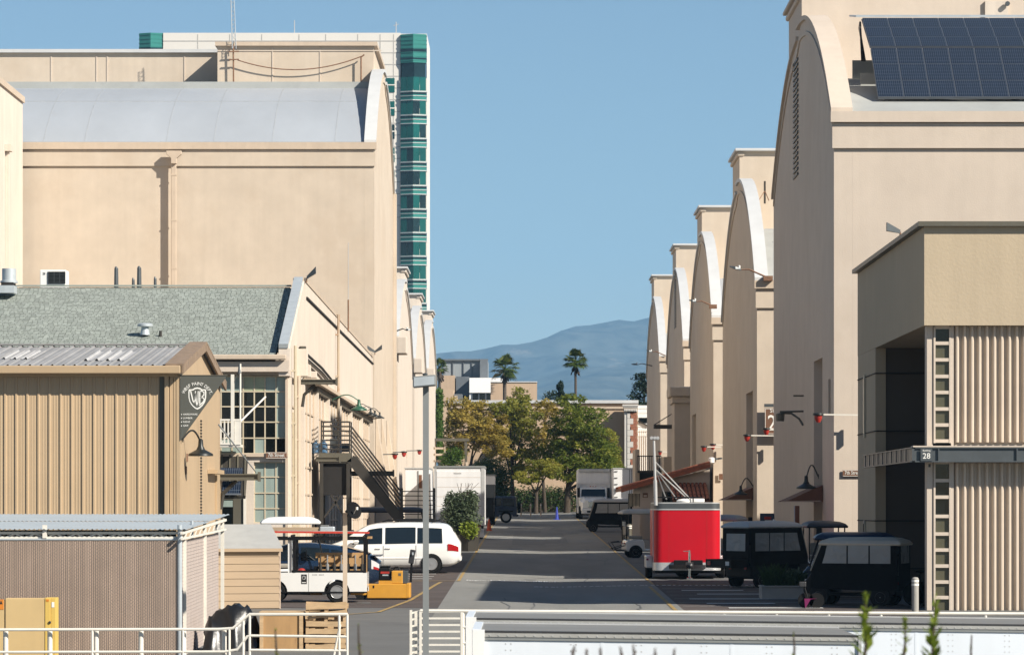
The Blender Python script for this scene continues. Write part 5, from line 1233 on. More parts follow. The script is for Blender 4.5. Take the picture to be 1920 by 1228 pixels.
for sd_ in (-1, 1):
    c.pane(.60,1.46,.62,1.46,.03,.84,sd_, name='quarter_window'); c.pane(1.52,2.56,1.52,2.56,.03,.86,sd_); c.pane(2.66,3.72,2.66,3.12,.04,.86,sd_)
    c.arch(.98,.375,sd_); c.arch(4.02,.375,sd_)
    wheel(van, .98, sd_*.915, .33, .21, out=sd_, spokes=5); wheel(van, 4.02, sd_*.915, .33, .21, out=sd_, spokes=5)
    q = MB()
    for xv in (1.50,2.62,3.66):
        q.bar(c.low(xv,.08,sd_,.001),c.low(xv,.96,sd_,.001),.010,.006,up=(1,0,0))
    q.build('door_gap', 'skin_dark', van)
    MB().loft([[c.low(x,.36,sd_,.004) for x in np.linspace(1.3,3.6,8)],[c.low(x,.42,sd_,.012) for x in np.linspace(1.3,3.6,8)],[c.low(x,.45,sd_,.003) for x in np.linspace(1.3,3.6,8)]], closed=False).build('side_moulding', 'white_car', van)
    for xv in (2.46,2.80): p = c.low(xv,.84,sd_,.02); MB().box(p.x-.09,p.y-.015,p.z-.018,p.x+.09,p.y+.015,p.z+.018).build('handle', 'white_car', van, bevel=.01)
    MB().loft([[c.low(x,t_,sd_,.012) for x in (.05,.16,.30,.42)] for t_ in (.70,.84,1.0)], closed=False).build('tail_light', 'tail_red', van, smooth=60)
    r_ = MB(); r_.tube([(.55,sd_*.66,1.74),(.7,sd_*.66,1.80),(2.5,sd_*.64,1.82),(2.7,sd_*.63,1.76)], .025, 6)
    r_.build('roof_rail', 'black', van)
    m_ = c.at(3.55,.1,sd_,.03); MB().lathe([(.0,-.10),(.09,-.06),(.10,.06),(0,.1)], 8, (m_.x,m_.y+sd_*.1,m_.z+.08), 'x').build('mirror', 'white_car', van, smooth=True)
for xv in (.9,2.2): MB().tube([(xv,-.66,1.80),(xv,.66,1.80)], .02, 6).build('roof_bar', 'black', van)
MB().loft([[(.10,-.60,1.10),(.10,.60,1.10)],[(.235,-.62,1.52),(.235,.62,1.52)]], closed=False).build('rear_window', 'win_car', van)
MB().loft([[(3.92,-.74,1.14),(3.92,.74,1.14)],[(3.30,-.62,1.60),(3.30,.62,1.60)]], closed=False).build('windscreen', 'win_car', van)
MB().box(-.05,-.82,.42,.10,.82,.60).build('bumper', 'white_car', van, bevel=.05, seg=3)
# ------------------------------------------------------------------ dark blue hatchback behind the utility cart
d = 109.5; hb_ = T('hatchback', 'dark blue hatchback with clear tail lamp parked behind the white utility cart', 'car', (PX(713,d), d, G(d)), world=False, yaw=180)
st = [(-.02,.45,.78,.86,.6,.7,.5),(.06,.34,.98,1.04,.78,.80,.62),(.22,.28,1.02,1.13,.84,.85,.60),(.6,.24,1.0,1.24,.86,.87,.58),(1.2,.2,.97,1.38,.865,.875,.56),(1.9,.2,.95,1.46,.87,.875,.56),(2.4,.2,.94,1.46,.87,.875,.56),(2.9,.2,.93,1.36,.865,.87,.57),(3.4,.2,.92,1.10,.86,.865,.66),(3.75,.22,.86,.94,.85,.84,.68),(4.15,.25,.76,.82,.8,.78,.6),(4.40,.32,.6,.66,.65,.62,.48),(4.46,.4,.5,.52,.5,.5,.4)]
c = Car(hb_, st, 'blue_car')
for sd_ in (-1,1):
    c.pane(.72,1.35,1.0,1.37,.05,.86,sd_, name='quarter_window', m='clear_vinyl' if False else 'win_car'); c.pane(1.42,2.22,1.42,2.22,.05,.88,sd_); c.pane(2.28,3.2,2.28,2.78,.05,.88,sd_)
    c.arch(.85,.35,sd_); c.arch(3.5,.35,sd_); wheel(hb_, .85, sd_*.815, .31, .19, out=sd_); wheel(hb_, 3.5, sd_*.815, .31, .19, out=sd_)
    MB().loft([[c.low(x,t_,sd_,.012) for x in (.0,.10,.22)] for t_ in (.62,.8,.99)], closed=False).build('tail_light', 'tail_clear', hb_, smooth=60)
    MB().loft([[c.low(x,t_,sd_,.016) for x in (.0,.08,.16)] for t_ in (.62,.68,.74)], closed=False).build('tail_light', 'tail_red', hb_, smooth=60)
MB().box(-.06,-.72,1.08,.24,.72,1.115).build('spoiler', 'blue_car', hb_, bevel=.015)
MB().loft([[(.26,-.52,1.15),(.26,.52,1.15)],[(1.1,-.5,1.38),(1.1,.5,1.38)]], closed=False).build('rear_window', 'win_car', hb_); MB().loft([[(3.36,-.62,1.13),(3.36,.62,1.13)],[(2.86,-.52,1.39),(2.86,.52,1.39)]], closed=False).build('windscreen', 'win_car', hb_)
# ------------------------------------------------------------------ white utility cart with cage, ladders
d = 102.4; uc = T('utility_cart', 'white electric utility cart with black cargo cage loaded with jacks', 'utility cart', (PX(690,d), d, G(d)), world=False, yaw=180)
W2 = .62
def arch_side(x0, x1, z0, z1, wheels, r):
    """side panel outline with round wheel cut-outs"""
    pts = [(x0,z0)]
    for xc in wheels:
        pts += [(xc-r,z0)] + [(xc-r*math.cos(R(a)), z0+max(0,r*math.sin(R(a)))) for a in range(15,180,15)] + [(xc+r,z0)]
    return pts + [(x1,z0),(x1,z1),(x0,z1)]
for y in (-W2, W2-.04): MB().prism([(x,y,z) for x,z in arch_side(0,2.95,.28,.80,(.80,2.45),.34)], (0,.04,0)).build('side_panel', 'white_car', uc)
MB().box(.02,-W2+.05,.30,2.9,W2-.05,.40).build('chassis', 'black', uc); MB().box(.0,-W2+.05,.40,.04,W2-.05,.80).build('tail_panel', 'white_car', uc); MB().box(.04,-W2+.05,.70,2.0,W2-.05,.76).build('cargo_deck', 'dark_gap', uc)
MB().box(2.95,-W2,.30,3.10,W2,.95).build('nose', 'white_car', uc, bevel=.08, seg=3)
MB().box(2.02,-W2+.06,.76,2.10,W2-.06,1.75).build('cab_back', 'white_car', uc)
MB().box(0,W2+.002,.26,2.95,W2+.012,.30).build('sill', 'black', uc)
for y in (-W2+.03, W2-.03):
    for x in (.06,1.93): MB().bar((x,y,.80),(x,y,1.72), .075).build('cage_post', 'black', uc)
    MB().bar((.0,y,1.70),(3.0,y,1.70), .08).build('roof_rail', 'black', uc); MB().bar((.04,y,.83),(2.0,y,.83), .06).build('lower_rail', 'black', uc)
for x in (.02,.7,1.4,2.0,2.9): MB().bar((x,-W2,1.77),(x,W2,1.77), .05).build('cross_bar', 'black', uc)
MB().bar((2.5,-.5,1.70),(2.9,-.5,.9), .05).build('cab_post', 'white_car', uc); MB().bar((2.08,-W2+.02,.8),(2.08,-W2+.02,1.74), .10).build('cab_post', 'white_car', uc)
for x in (.80,2.45):
    for sd_ in (-1,1): wheel(uc, x, sd_*(W2-.10), .285, .19, out=sd_, spokes=7)
MB().box(.05,-.3,.20,.45,.3,.29).build('tow_hitch', 'tug_yellow', uc); MB().box(1.25,-W2+.1,.18,1.55,-W2+.3,.29).build('battery_step', 'tug_yellow', uc)
lg = MB(); p = Vector((1.67,W2+.001,.655))
lg.box(p.x-.075,W2+.001,.50,p.x+.075,W2+.004,.755); lg.build('door_emblem', 'letter_black', uc)
lg = MB(); lg.lathe([(.0,.002),(.052,.002)], 16, (p.x,W2+.005,.67), 'y'); lg.box(p.x-.055,W2+.0045,.53,p.x+.055,W2+.007,.55); lg.build('emblem_disc', 'white_car', uc)
lg = MB(); lg.lathe([(.0,-.002),(.030,-.002)], 12, (p.x+.006,W2+.0105,.665), 'y'); lg.build('emblem_mark', 'letter_black', uc)
for k in range(9):
    x = 1.44-k*.035; MB().box(x-.012,W2+.001,.735,x+.010,W2+.004,.752).build('small_print', 'letter_black', uc) if k % 5 != 4 else None
MB().box(1.545,W2+.0005,.3,1.553,W2+.003,.79).build('panel_gap', 'skin_dark', uc)
jk = T('jack_rack', 'timber rack of steel jacks standing in the utility cart cage', 'jack rack', (-4.75, d, G(d)+.76)); zf = G(d)+.76
MB().box(-5.55, d-.28, zf+.42, -4.25, d-.20, zf+.56).build('timber', 'plywood', jk); MB().box(-5.5, d+.2, zf, -4.2, d+.28, zf+.5).build('timber', 'plywood', jk)
for k in range(7):
    x = -5.42+k*.185; MB().lathe([(.055,zf),(.03,zf+.03),(.045,zf+.05),(.045,zf+.26),(.02,zf+.26),(.02,zf+.50),(.0,zf+.50)], 10, (x,d-.32,0)).build('jack', 'alloy' if k%2 else 'dark_steel', jk)
MB().box(-5.6,d-.30,zf+.12,-4.3,d-.24,zf+.2).build('rail', 'black', jk)
hm = T('hard_hat', 'red hard hat lying inside the utility cart cage', 'hard hat', (-5.95, d-.3, zf)); MB().lathe([(.17,0),(.17,.015),(.12,.03),(.11,.09),(.06,.14),(0,.15)], 14, (-5.92,d-.3,zf)).build('shell', 'red_paint', hm, smooth=True)
zt = G(d)+1.81
def ladder(x0, x1, y, z, m_, label, w=.36):
    l = T('ladder', label, 'ladder', ((x0+x1)/2, y, z))
    for s_ in (-w/2, w/2): MB().bar((x0,y+s_,z),(x1,y+s_,z-.02), .028, .05).build('rail', m_, l)
    k = x0+.15
    while k < x1: MB().tube([(k,y-w/2,z-.01),(k,y+w/2,z-.01)], .018, 6).build('rung', 'alu', l); k += .3
ladder(PX(512,d), PX(693,d), d-.32, zt+.06, 'ladder_red', 'red extension ladder on the utility cart roof rack'); ladder(PX(520,d), PX(672,d), d+.15, zt+.07, 'alu', 'aluminium step ladder beside the red ladder on the cart roof', .4)
pk = T('timber_plank', 'pale timber plank and grey case carried on the utility cart roof', 'plank', (-6, d+.45, zt)); MB().box(PX(508,d),d+.4,zt+.08,PX(600,d),d+.62,zt+.18).build('plank', 'siding', pk); 
pk = T('grey_case', 'grey equipment case at the rear of the utility cart roof', 'case', (-5, d+.45, zt)); MB().box(PX(598,d),d+.35,zt+.05,PX(626,d),d+.7,zt+.20).build('case_body', 'galv', pk, bevel=.03); MB().box(PX(600,d),d+.36,zt+.202,PX(615,d),d+.6,zt+.24).build('lid', 'grey_pole', pk)
pk = T('plywood_offcut', 'plywood offcut sticking out behind the utility cart roof', 'board', (-4.1, d, zt)); MB().box(PX(680,d),d-.2,zt-.12,PX(697,d),d+.4,zt-.06).build('board', 'plywood', pk)
# ------------------------------------------------------------------ yellow tow tug
d = 104.2; tg = T('tow_tug', 'yellow industrial tow tug with black seat box parked behind the utility cart', 'tow tug', (PX(729,d), d, G(d)))
sx = lambda x: PX(x, d); sz = lambda y: PZ(y, d)
MB().box(sx(688), d-.05, sz(1121), sx(767), d+1.0, sz(1094)).build('lower_body', 'tug_yellow', tg, bevel=.02); MB().box(sx(762),d-.055,sz(1120.5),sx(769),d+1.005,sz(1093)).build('bumper', 'tug_yellow', tg, bevel=.02)
MB().box(sx(710), d+.0, sz(1094)+.002, sx(735), d+.95, sz(1088)).build('step', 'tug_yellow', tg); MB().box(sx(734),d+.0,sz(1094)+.002,sx(755),d+.95,sz(1070)).build('power_unit', 'tug_yellow', tg, bevel=.02)
MB().box(sx(755)+.002,d+.05,sz(1092),sx(764),d+.9,sz(1070)).build('radiator', 'grey_steel', tg); MB().box(sx(710),d+.05,sz(1087.5),sx(732),d+.8,sz(1064)).build('seat_box', 'black', tg, bevel=.03); MB().box(sx(711),d+.1,sz(1064)+.002,sx(731),d+.75,sz(1061)).build('seat', 'vinyl', tg, bevel=.02)
MB().tube([(sx(737),d+.4,sz(1069)),(sx(740),d+.4,sz(1063)),(sx(746),d+.4,sz(1063)),(sx(748),d+.4,sz(1069))], .025, 6).build('grab_handle', 'black', tg)
MB().box(sx(713.5),d+.044,sz(1075),sx(730),d+.049,sz(1071)).build('sticker', 'red_paint', tg); MB().box(sx(717),d+.044,sz(1079),sx(728),d+.049,sz(1076.5)).build('sticker', 'galv', tg); MB().box(sx(747),d-.006,sz(1079),sx(752),d-.001,sz(1074)).build('grille', 'olive_steel', tg); MB().box(sx(699),d-.056,sz(1102),sx(702),d-.051,sz(1097)).build('lock', 'black', tg)
for x in (677,755):
    for y in (d+.1, d+.8): MB().lathe([(0,-.08),(.17,-.08),(.17,.08),(0,.08)], 16, (sx(x),y,G(d)+.17), 'y').build('wheel', 'rubber', tg)
MB().box(sx(664),d+.3,G(d)+.16,sx(690),d+.7,G(d)+.3).build('draw_bar', 'skin_dark', tg)
mt = T('parking_meter', 'black charging post leaning beside the rear of the white minivan', 'charging post', (PX(772,121), 121, G(121))); MB().bar((PX(770,121),121,G(121)),(PX(772,121),121,PZ(1052,121)), .07).build('post', 'black', mt); MB().bar((PX(770.5,121),120.98,PZ(1056,121)),(PX(774.5,121),120.98,PZ(1030,121)), .17, .12, up=(0,1,0)).build('head', 'skin_dark', mt, bevel=.02); MB().box(PX(772.5,120.8),120.86,PZ(1040,120.8),PX(775.5,120.8),120.875,PZ(1035,120.8)).build('screen', 'galv', mt)
# ------------------------------------------------------------------ golf carts
def golf_cart(label, at_, yaw, roofm, bodym='white_car', enclosure=None, length=2.35, z=1.82, roof_over=.12, group=None, posts='black', bed=False, rack=False, rim='alloy'):
    x, d = at_; g_ = T('golf_cart', label, 'golf cart', (x, d, G(d)), group, world=False, yaw=yaw)
    L_, w = length, .58
    # body: tub with front cowl and rear cowl
    prof = [(0.02,.30),(.02,.62),(.10,.72),(.72,.74),(.78,.62),(.80,.34),(L_-.75,.34),(L_-.62,.60),(L_-.40,.86),(L_-.25,.88),(L_-.02,.60),(L_,.40),(L_-.02,.26),(.1,.26)]
    MB().prism([(a,-w,b_) for a,b_ in prof], (0,2*w,0)).build('body', bodym, g_, bevel=.05, seg=3)
    MB().box(.15,-w+.05,.76,.72,w-.05,.88).build('seat', 'seat', g_, bevel=.04); MB().box(.06,-w+.06,.90,.16,w-.06,1.28).build('backrest', 'seat', g_, bevel=.04)
    MB().tube([(L_-.42,-.25,.86),(L_-.78,-.25,1.12)], .02, 6).build('steering_column', 'black', g_)
    MB().lathe([(.17,-.012),(.19,0),(.17,.012)], 14, (L_-.8,-.25,1.12), 'x').build('steering_wheel', 'black', g_)
    fx = L_-.30; tx = L_-.55
    for s_ in (-1,1):
        MB().tube([(.05,s_*(w-.04),.70),(.02,s_*(w-.03),z-.04)], .022, 6).build('roof_post', posts, g_); MB().tube([(fx,s_*(w-.04),.86),(tx,s_*(w-.03),z-.04)], .022, 6).build('roof_post', posts, g_)
        for xw in (.42, L_-.42): wheel(g_, xw, s_*(w-.06), .225, .18, rim, 5, s_); MB().lathe([(.0,0),(.275,0),(.275,s_*.03),(.25,s_*.04)], 18, (xw,s_*(w-.005),.245), 'y').build('wheel_well', 'black', g_)
    ra, rb_ = -roof_over, L_-.45
    ring = lambda k, zz_: [(ra+k,-w-.05+k,zz_),(rb_-k,-w-.05+k,zz_),(rb_-k+.05,0,zz_),(rb_-k,w+.05-k,zz_),(ra+k,w+.05-k,zz_),(ra+k-.03,0,zz_)]
    MB().loft([ring(.0,z-.06),ring(-.02,z-.01),ring(.06,z+.07),ring(.22,z+.13),ring(.42,z+.15)], caps=True).build('roof', roofm, g_, smooth=35, bevel=.015)
    for s_ in (-1,1): MB().box(.0,s_*.35-.05,.55,.02-.04,s_*.35+.05,.63).build('tail_light', 'tail_red', g_); MB().box(L_-.10,s_*.38-.07,.60,L_-.02,s_*.38+.07,.68).build('headlight', 'tail_clear', g_)
    if enclosure:
        lo = .40 if enclosure == 'low' else .66
        for s_ in (-1,1):
            pts = [(-.06,lo),(.85,lo),(L_-.22,lo+.05),(L_-.24,.90),(tx+.03,z-.04),(-.05,z-.04)]
            MB().prism([(a,s_*(w+.035),b_) for a,b_ in pts], (0,s_*.012,0)).build('side_curtain', 'vinyl', g_)
            xa, xb = .12, L_-.62; n_ = 3
            for k in range(n_):
                a, e = xa+(xb-xa)*k/n_+.02, xa+(xb-xa)*(k+1)/n_-.02
                MB().loft([[(a,s_*(w+.052),1.10),(e+(.10 if k==n_-1 else 0),s_*(w+.052),1.10)],[(a,s_*(w+.052),1.36),(e+(.02 if k==n_-1 else 0),s_*(w+.052),1.36)],[(a,s_*(w+.052),1.64),(e-(.04 if k==n_-1 else 0),s_*(w+.052),1.64)]], closed=False).build('curtain_window', 'clear_vinyl', g_)
        MB().prism([(-.07,-w-.03,lo),(-.07,w+.03,lo),(-.06,w+.03,z-.04),(-.06,-w-.03,z-.04)], (-.012,0,0)).build('rear_curtain', 'vinyl', g_)
        MB().loft([[(-.09,-w+.15,1.1),(-.09,w-.15,1.1)],[(-.08,-w+.15,1.62),(-.08,w-.15,1.62)]], closed=False).build('curtain_window', 'clear_vinyl', g_)
        MB().loft([[(fx+.08,-w,.90),(fx+.08,w,.90)],[(tx+.06,-w,z-.04),(tx+.06,w,z-.04)]], closed=False).build('windscreen', 'clear_vinyl', g_)
        for y in (-w,w): MB().bar((fx+.08,y,.9),(tx+.06,y,z-.04), .05).build('windscreen_edge', 'seat', g_)
    if bed:
        MB().box(-.75,-w,.62,-.10,w,.66).build('cargo_bed', 'black', g_)
        for b_ in ((-.75,-w,.66,-.10,-w+.03,.86),(-.75,w-.03,.66,-.10,w,.86),(-.78,-w,.60,-.75,w,.86)): MB().box(*b_).build('bed_side', 'black', g_)
        for s_ in (-1,1): MB().box(-.80,s_*.42-.08,.68,-.782,s_*.42+.08,.80).build('tail_light', 'tail_red' if s_ > 0 else 'letter', g_)
    if rack:
        rk = MB()
        for y in (-.45,.45): rk.tube([(.0,y,.30),(-.35,y,.30),(-.55,y,.62),(-.1,y,.66)], .02, 6); rk.tube([(.0,y,.5),(-.45,y,.35)], .018, 6)
        rk.tube([(-.55,-.45,.62),(-.55,.45,.62)], .02, 6); rk.tube([(-.35,-.45,.3),(-.35,.45,.3)], .02, 6); rk.build('rear_rack', 'black', g_)
    return g_
gc1 = golf_cart('white golf cart with tan roof and black rear rack beside the red trailer', (PX(1168,157), 156.5), 8, 'cart_tan', 'white_car', rack=True)
gc2 = golf_cart('enclosed black golf cart with grey roof behind the right planter', (PX(1385,115), 115.4), 38, 'cart_grey', 'black', 'full', bed=True, length=2.5, z=1.84)
gc3 = golf_cart('black enclosed golf cart with cream roof beside the bollard, nearest to the railing', (PX(1688,100), 99.6), 160, 'cart_tan', 'black', 'low', length=2.5, z=1.62)
gc4 = golf_cart('golf cart with dark blue roof just behind the nearest black cart', (PX(1668,106), 106.), 176, 'cart_blue', 'blue_car', length=2.5, z=1.66)
gc5 = golf_cart('open golf cart with dark flat canopy in front of the corner building wall', (PX(1546,120), 119.), 92, 'cart_dark', 'white_car', length=2.2, z=1.80)
gc6 = golf_cart('small enclosed black golf cart parked before the right white truck', (PX(1186,226), 226), 180, 'cart_grey', 'black', 'low', length=2.75, z=1.78)
gc7 = golf_cart('golf cart with grey roof and brown seat back half hidden by the red trailer', (PX(1385,128), 128), 160, 'cart_grey', 'black', length=2.2, z=1.9)
gc8 = golf_cart('golf cart with rounded white roof behind the tan siding shed', (PX(497,108.5), 108.8), 4, 'white', 'white_car', length=1.45+.5, z=2.05)
gc9 = golf_cart('golf cart with long black roof under the stairs behind the white minivan', (PX(655,146), 146), 0, 'cart_dark', 'black', length=3.3, z=2.0, group=None)
bp = T('canvas_bag', 'brown canvas bag strapped on the half hidden golf cart', 'bag', (PX(1369,127), 127, G(127)+1.0)); MB().box(PX(1362,126.4), 126.3, G(127)+.95, PX(1376,126.4), 126.6, G(127)+1.55).build('pouch', 'canvas_brown', bp, bevel=.08, seg=3); MB().box(PX(1362,126.4), 126.28, G(127)+1.35, PX(1376,126.4), 126.299, G(127)+1.56).build('flap', 'canvas_brown', bp)
# ------------------------------------------------------------------ red box trailer with mast
d = 124.6; rt = T('box_trailer', 'bright red box trailer with silver corner trims and telescopic mast, tongue toward us', 'trailer', (5.45, d, G(d)))
x0, x1 = PX(1225.5,d), PX(1351,d); z0, z1 = PZ(1069,d), PZ(944,d); nz0 = PZ(1054,d)
def rounded(k=0., dz=0.): 
    r = .30; pts = [(x0+k+r*(1-math.cos(R(a))), d+k+r*(1-math.sin(R(a)))) for a in range(0,91,15)]
    pts += [(x0+x1-a, b_) for a, b_ in pts[::-1]]
    return pts + [(x1-k,d+3.4),(x0+k,d+3.4)]
MB().prism([(a,b_,nz0) for a,b_ in rounded()], (0,0,PZ(956,d)-nz0)).build('body', 'red', rt, smooth=25)
MB().prism([(a,b_,z0) for a,b_ in rounded(-.012)], (0,0,nz0-z0-.002)).build('stone_guard', 'diamond', rt, smooth=25)
MB().prism([(a,b_,PZ(956,d)+.001) for a,b_ in rounded(-.015)], (0,0,.04)).build('trim_band', 'alu', rt, smooth=25)
MB().prism([(a,b_,PZ(956,d)+.042) for a,b_ in rounded(.01)], (0,0,.17)).build('top_cap', 'grey_steel', rt, smooth=25)
MB().prism([(a,b_,PZ(956,d)+.213) for a,b_ in rounded(.02)], (0,0,.04)).build('roof', 'alu', rt, smooth=25)
for x in (x0-.02, x1-.02): MB().box(x, d+.25, z0, x+.04, d+.30, PZ(956,d)).build('corner_trim', 'alu', rt, bevel=.01)
for px in (1254,1325): MB().box(PX(px,d), d-.006, nz0+.01, PX(px,d)+.012, d-.0005, PZ(956,d)-.01).build('panel_seam', 'red_paint', rt)
MB().box(x0-.02,d+.1,z0-.09,x1+.02,d+3.4,z0-.002).build('chassis', 'black', rt)
MB().box(x0-.22,d+.9,G(d)+.35,x0-.002,d+2.6,G(d)+.75).build('fender', 'diamond', rt, bevel=.03); MB().box(x1+.002,d+.9,G(d)+.35,x1+.22,d+2.6,G(d)+.75).build('fender', 'diamond', rt, bevel=.03)
MB().box(x0-.21,d+.86,G(d)+.60,x0-.14,d+.899,G(d)+.66).build('marker_light', 'magenta', rt)
for x in (x0-.10,x1+.10):
    for y in (d+1.35,d+2.1): MB().lathe([(.12,-.1),(.3,-.1),(.33,-.06),(.33,.06),(.3,.1),(.12,.1)], 18, (x,y,G(d)+.33), 'x').build('wheel', 'rubber', rt, smooth=30)
tp = (PX(1290,d), d-1.5, G(d)+.42)
for x in (x0+.45,x1-.45): MB().bar((x,d+.2,G(d)+.40),(tp[0],tp[1]+.1,G(d)+.42), .08, .12).build('tongue', 'black', rt)
MB().box(PX(1263,d),d-.30,G(d)+.40,PX(1317,d),d-.03,G(d)+.62).build('battery_box', 'black', rt, bevel=.02)
jk = MB(); jk.lathe([(.04,G(d)+.08),(.04,G(d)+.85),(.03,G(d)+.85),(.03,G(d)+.95),(0,G(d)+.95)], 10, (tp[0],tp[1]+.35,0)); jk.lathe([(.10,G(d)+.02),(.10,G(d)+.06),(.03,G(d)+.10)], 10, (tp[0],tp[1]+.35,0)); jk.bar((tp[0],tp[1]+.35,G(d)+.92),(tp[0]-.2,tp[1]+.35,G(d)+.92), .025); jk.build('jack', 'chrome', rt, smooth=30)
jk = MB(); jk.lathe([(.0,-.2),(.08,-.15),(.08,.1),(.0,.16)], 10, (tp[0],tp[1],G(d)+.46), 'y'); jk.box(tp[0]-.12,tp[1]+.1,G(d)+.40,tp[0]+.12,tp[1]+.6,G(d)+.56); jk.build('coupler', 'skin_dark', rt, smooth=30)
zr_ = PZ(956,d)+.255
MB().bar((PX(1225,d),d+.1,zr_+.16),(PX(1318,d),d+.2,zr_+.16), .04).build('roof_rack', 'black', rt); MB().bar((PX(1228,d),d+.15,zr_),(PX(1228,d),d+.15,zr_+.16), .04).build('roof_rack', 'black', rt); MB().bar((PX(1300,d),d+.15,zr_),(PX(1300,d),d+.15,zr_+.16), .04).build('roof_rack', 'black', rt)
MB().lathe([(.24,0),(.25,.05),(.18,.1),(0,.12)], 16, (PX(1284,d),d+.6,zr_+.0)).build('roof_vent', 'white', rt, smooth=True); MB().box(PX(1296,d),d+.4,zr_,PX(1322,d),d+1.,zr_+.12).build('roof_unit', 'white', rt, bevel=.02)
ms = MB(); xm = PX(1229.5,d); zb_ = zr_-.1; ms.tube([(xm,d+.0,zb_),(xm-.02,d+.0,PZ(900,d))], .065, 10); ms.tube([(xm-.02,d+.0,PZ(900,d)),(xm-.06,d+.0,PZ(826,d))], .042, 8); ms.build('mast', 'alu', rt, smooth=True)
MB().bar((PX(1220,d),d,PZ(823,d)),(PX(1235,d),d,PZ(823,d)), .05).build('mast_head', 'alu', rt)
for px in (1221.5,1227.5,1233): MB().lathe([(.05,-.06),(.06,0),(.05,.06)], 8, (PX(px,d),d,PZ(821,d)), 'y').build('mast_lamp', 'alu', rt)
for px, pz in ((1252,935),(1271,934),(1292,934)): MB().tube([(xm-.01,d,PZ(880,d)),(PX(px,d),d+1.2,PZ(pz,d))], .022, 5).build('guy_strut', 'alu', rt)
MB().tube([(xm-.01,d,PZ(866,d)),(PX(1296,d),d+1.2,PZ(934,d))], .022, 5).build('guy_strut', 'alu', rt)
# ------------------------------------------------------------------ box trucks
d = 200.; lt = T('box_truck', 'white box truck seen from behind on the left beyond the bushy planter', 'box truck', (-3.3, d+4, G(d)))
x0, x1 = PX(815,d), PX(908,d); zt, zb_ = PZ(877,d), PZ(985,d)
MB().box(x0, d, zb_, x1, d+7.5, zt).build('cargo_box', 'truck_white', lt, bevel=.03)
MB().box(x0-.03,d-.05,zt+.002,x1+.03,d+7.6,zt+.11).build('roof_rail', 'grey_pole', lt); MB().box(x1-.16,d-.035,zb_,x1+.02,d-.002,zt).build('corner_post', 'alu', lt); MB().box(x0-.02,d-.035,zb_,x0+.10,d-.002,zt).build('corner_post', 'alu', lt)
MB().box(x0+.12,d-.02,zb_+.05,x1-.18,d-.003,zt-.18).build('roller_door', 'truck_white', lt)
for k in range(5): MB().box(x0+.12,d-.026,zb_+.5+k*.5,x1-.18,d-.0205,zb_+.515+k*.5).build('door_slat_line', 'trim', lt)
MB().box(PX(851,d), d-.03, zt-.31, PX(865,d), d-.0205, zt-.24).build('door_plate', 'alu', lt)
MB().box(x0+.1,d+.1,zb_-.30,x1-.1,d+7.4,zb_-.002).build('chassis', 'black', lt); MB().box(x0+.1,d-.12,G(d)+.42,x1-.1,d+.05,G(d)+.56).build('rear_bumper', 'alu', lt)
for x in (x0+.3,x1-.3): MB().lathe([(.18,-.22),(.45,-.22),(.48,-.15),(.48,.15),(.45,.22),(.18,.22)], 20, (x,d+1.2,G(d)+.48), 'x').build('wheel', 'rubber', lt, smooth=30); MB().lathe([(.18,-.15),(.48,-.15),(.48,.15),(.18,.15)], 20, (x,d+9.0,G(d)+.48), 'x').build('wheel', 'rubber', lt)
MB().box(x0+.15,d+7.6,G(d)+.5,x1-.15,d+9.8,G(d)+2.5).build('cab', 'truck_white', lt, bevel=.1, seg=3)
for x in (x0+.18,x1-.28): MB().box(x-.06,d-.03,G(d)+.62,x+.10,d+.0,G(d)+.78).build('tail_light', 'tail_red', lt)
MB().box(x1-.32,d-.05,G(d)+.1,x1-.02,d-.02,G(d)+.55).build('mud_flap', 'white', lt)
d = 207.; l2 = T('box_truck', 'second white box truck parked beside the left wall, mostly behind the lamp post', 'box truck', (-5.9, d+3, G(d)))
x0, x1 = PX(759,d), PX(806,d); zt = PZ(879,d); MB().box(x0,d,G(d)+.9,x1,d+6,zt).build('cargo_box', 'truck_white', l2, bevel=.03); MB().box(x0-.02,d-.04,zt+.001,x1+.02,d+6.02,zt+.08).build('roof_rail', 'alu', l2); MB().box(PX(783,d),d-.03,G(d)+1,PX(785,d),d-.002,zt-.1).build('door_gap', 'grey_pole', l2); MB().box(PX(785.5,d),d-.03,PZ(915,d),PX(791,d),d-.002,PZ(890,d)).build('access_panel', 'canvas_brown', l2)
MB().box(x0+.1,d+.1,G(d)+.5,x1-.1,d+5.9,G(d)+.898).build('chassis', 'black', l2)
for y in (d+1,d+4.5): MB().lathe([(.2,-.2),(.45,-.2),(.45,.2),(.2,.2)], 18, (x1-.3,y,G(d)+.45), 'x').build('wheel', 'rubber', l2); MB().lathe([(.2,-.2),(.45,-.2),(.45,.2),(.2,.2)], 18, (x0+.3,y,G(d)+.45), 'x').build('wheel', 'rubber', l2)
d = 255.; l3 = T('box_truck', 'grey topped truck with dark side just past the left box truck', 'box truck', (PX(920,d), d+3, G(d)))
MB().box(PX(880,d),d,PZ(933,d),PX(927.5,d),d+5,PZ(893,d)).build('cargo_box', 'grey_steel', l3, bevel=.03); MB().box(PX(880,d),d-.02,PZ(908,d),PX(928,d),d+5.02,PZ(892,d)).build('upper_band', 'truck_white', l3); MB().box(PX(880,d),d-.05,PZ(892,d)+.001,PX(928.5,d),d+5.05,PZ(889,d)).build('roof', 'grey_pole', l3); MB().box(PX(882,d),d+.1,G(d)+.5,PX(926,d),d+4.9,PZ(933,d)-.002).build('chassis', 'black', l3)
for x in (885,922): MB().lathe([(.2,-.2),(.45,-.2),(.45,.2),(.2,.2)], 16, (PX(x,d),d+1.5,G(d)+.45), 'x').build('wheel', 'rubber', l3)
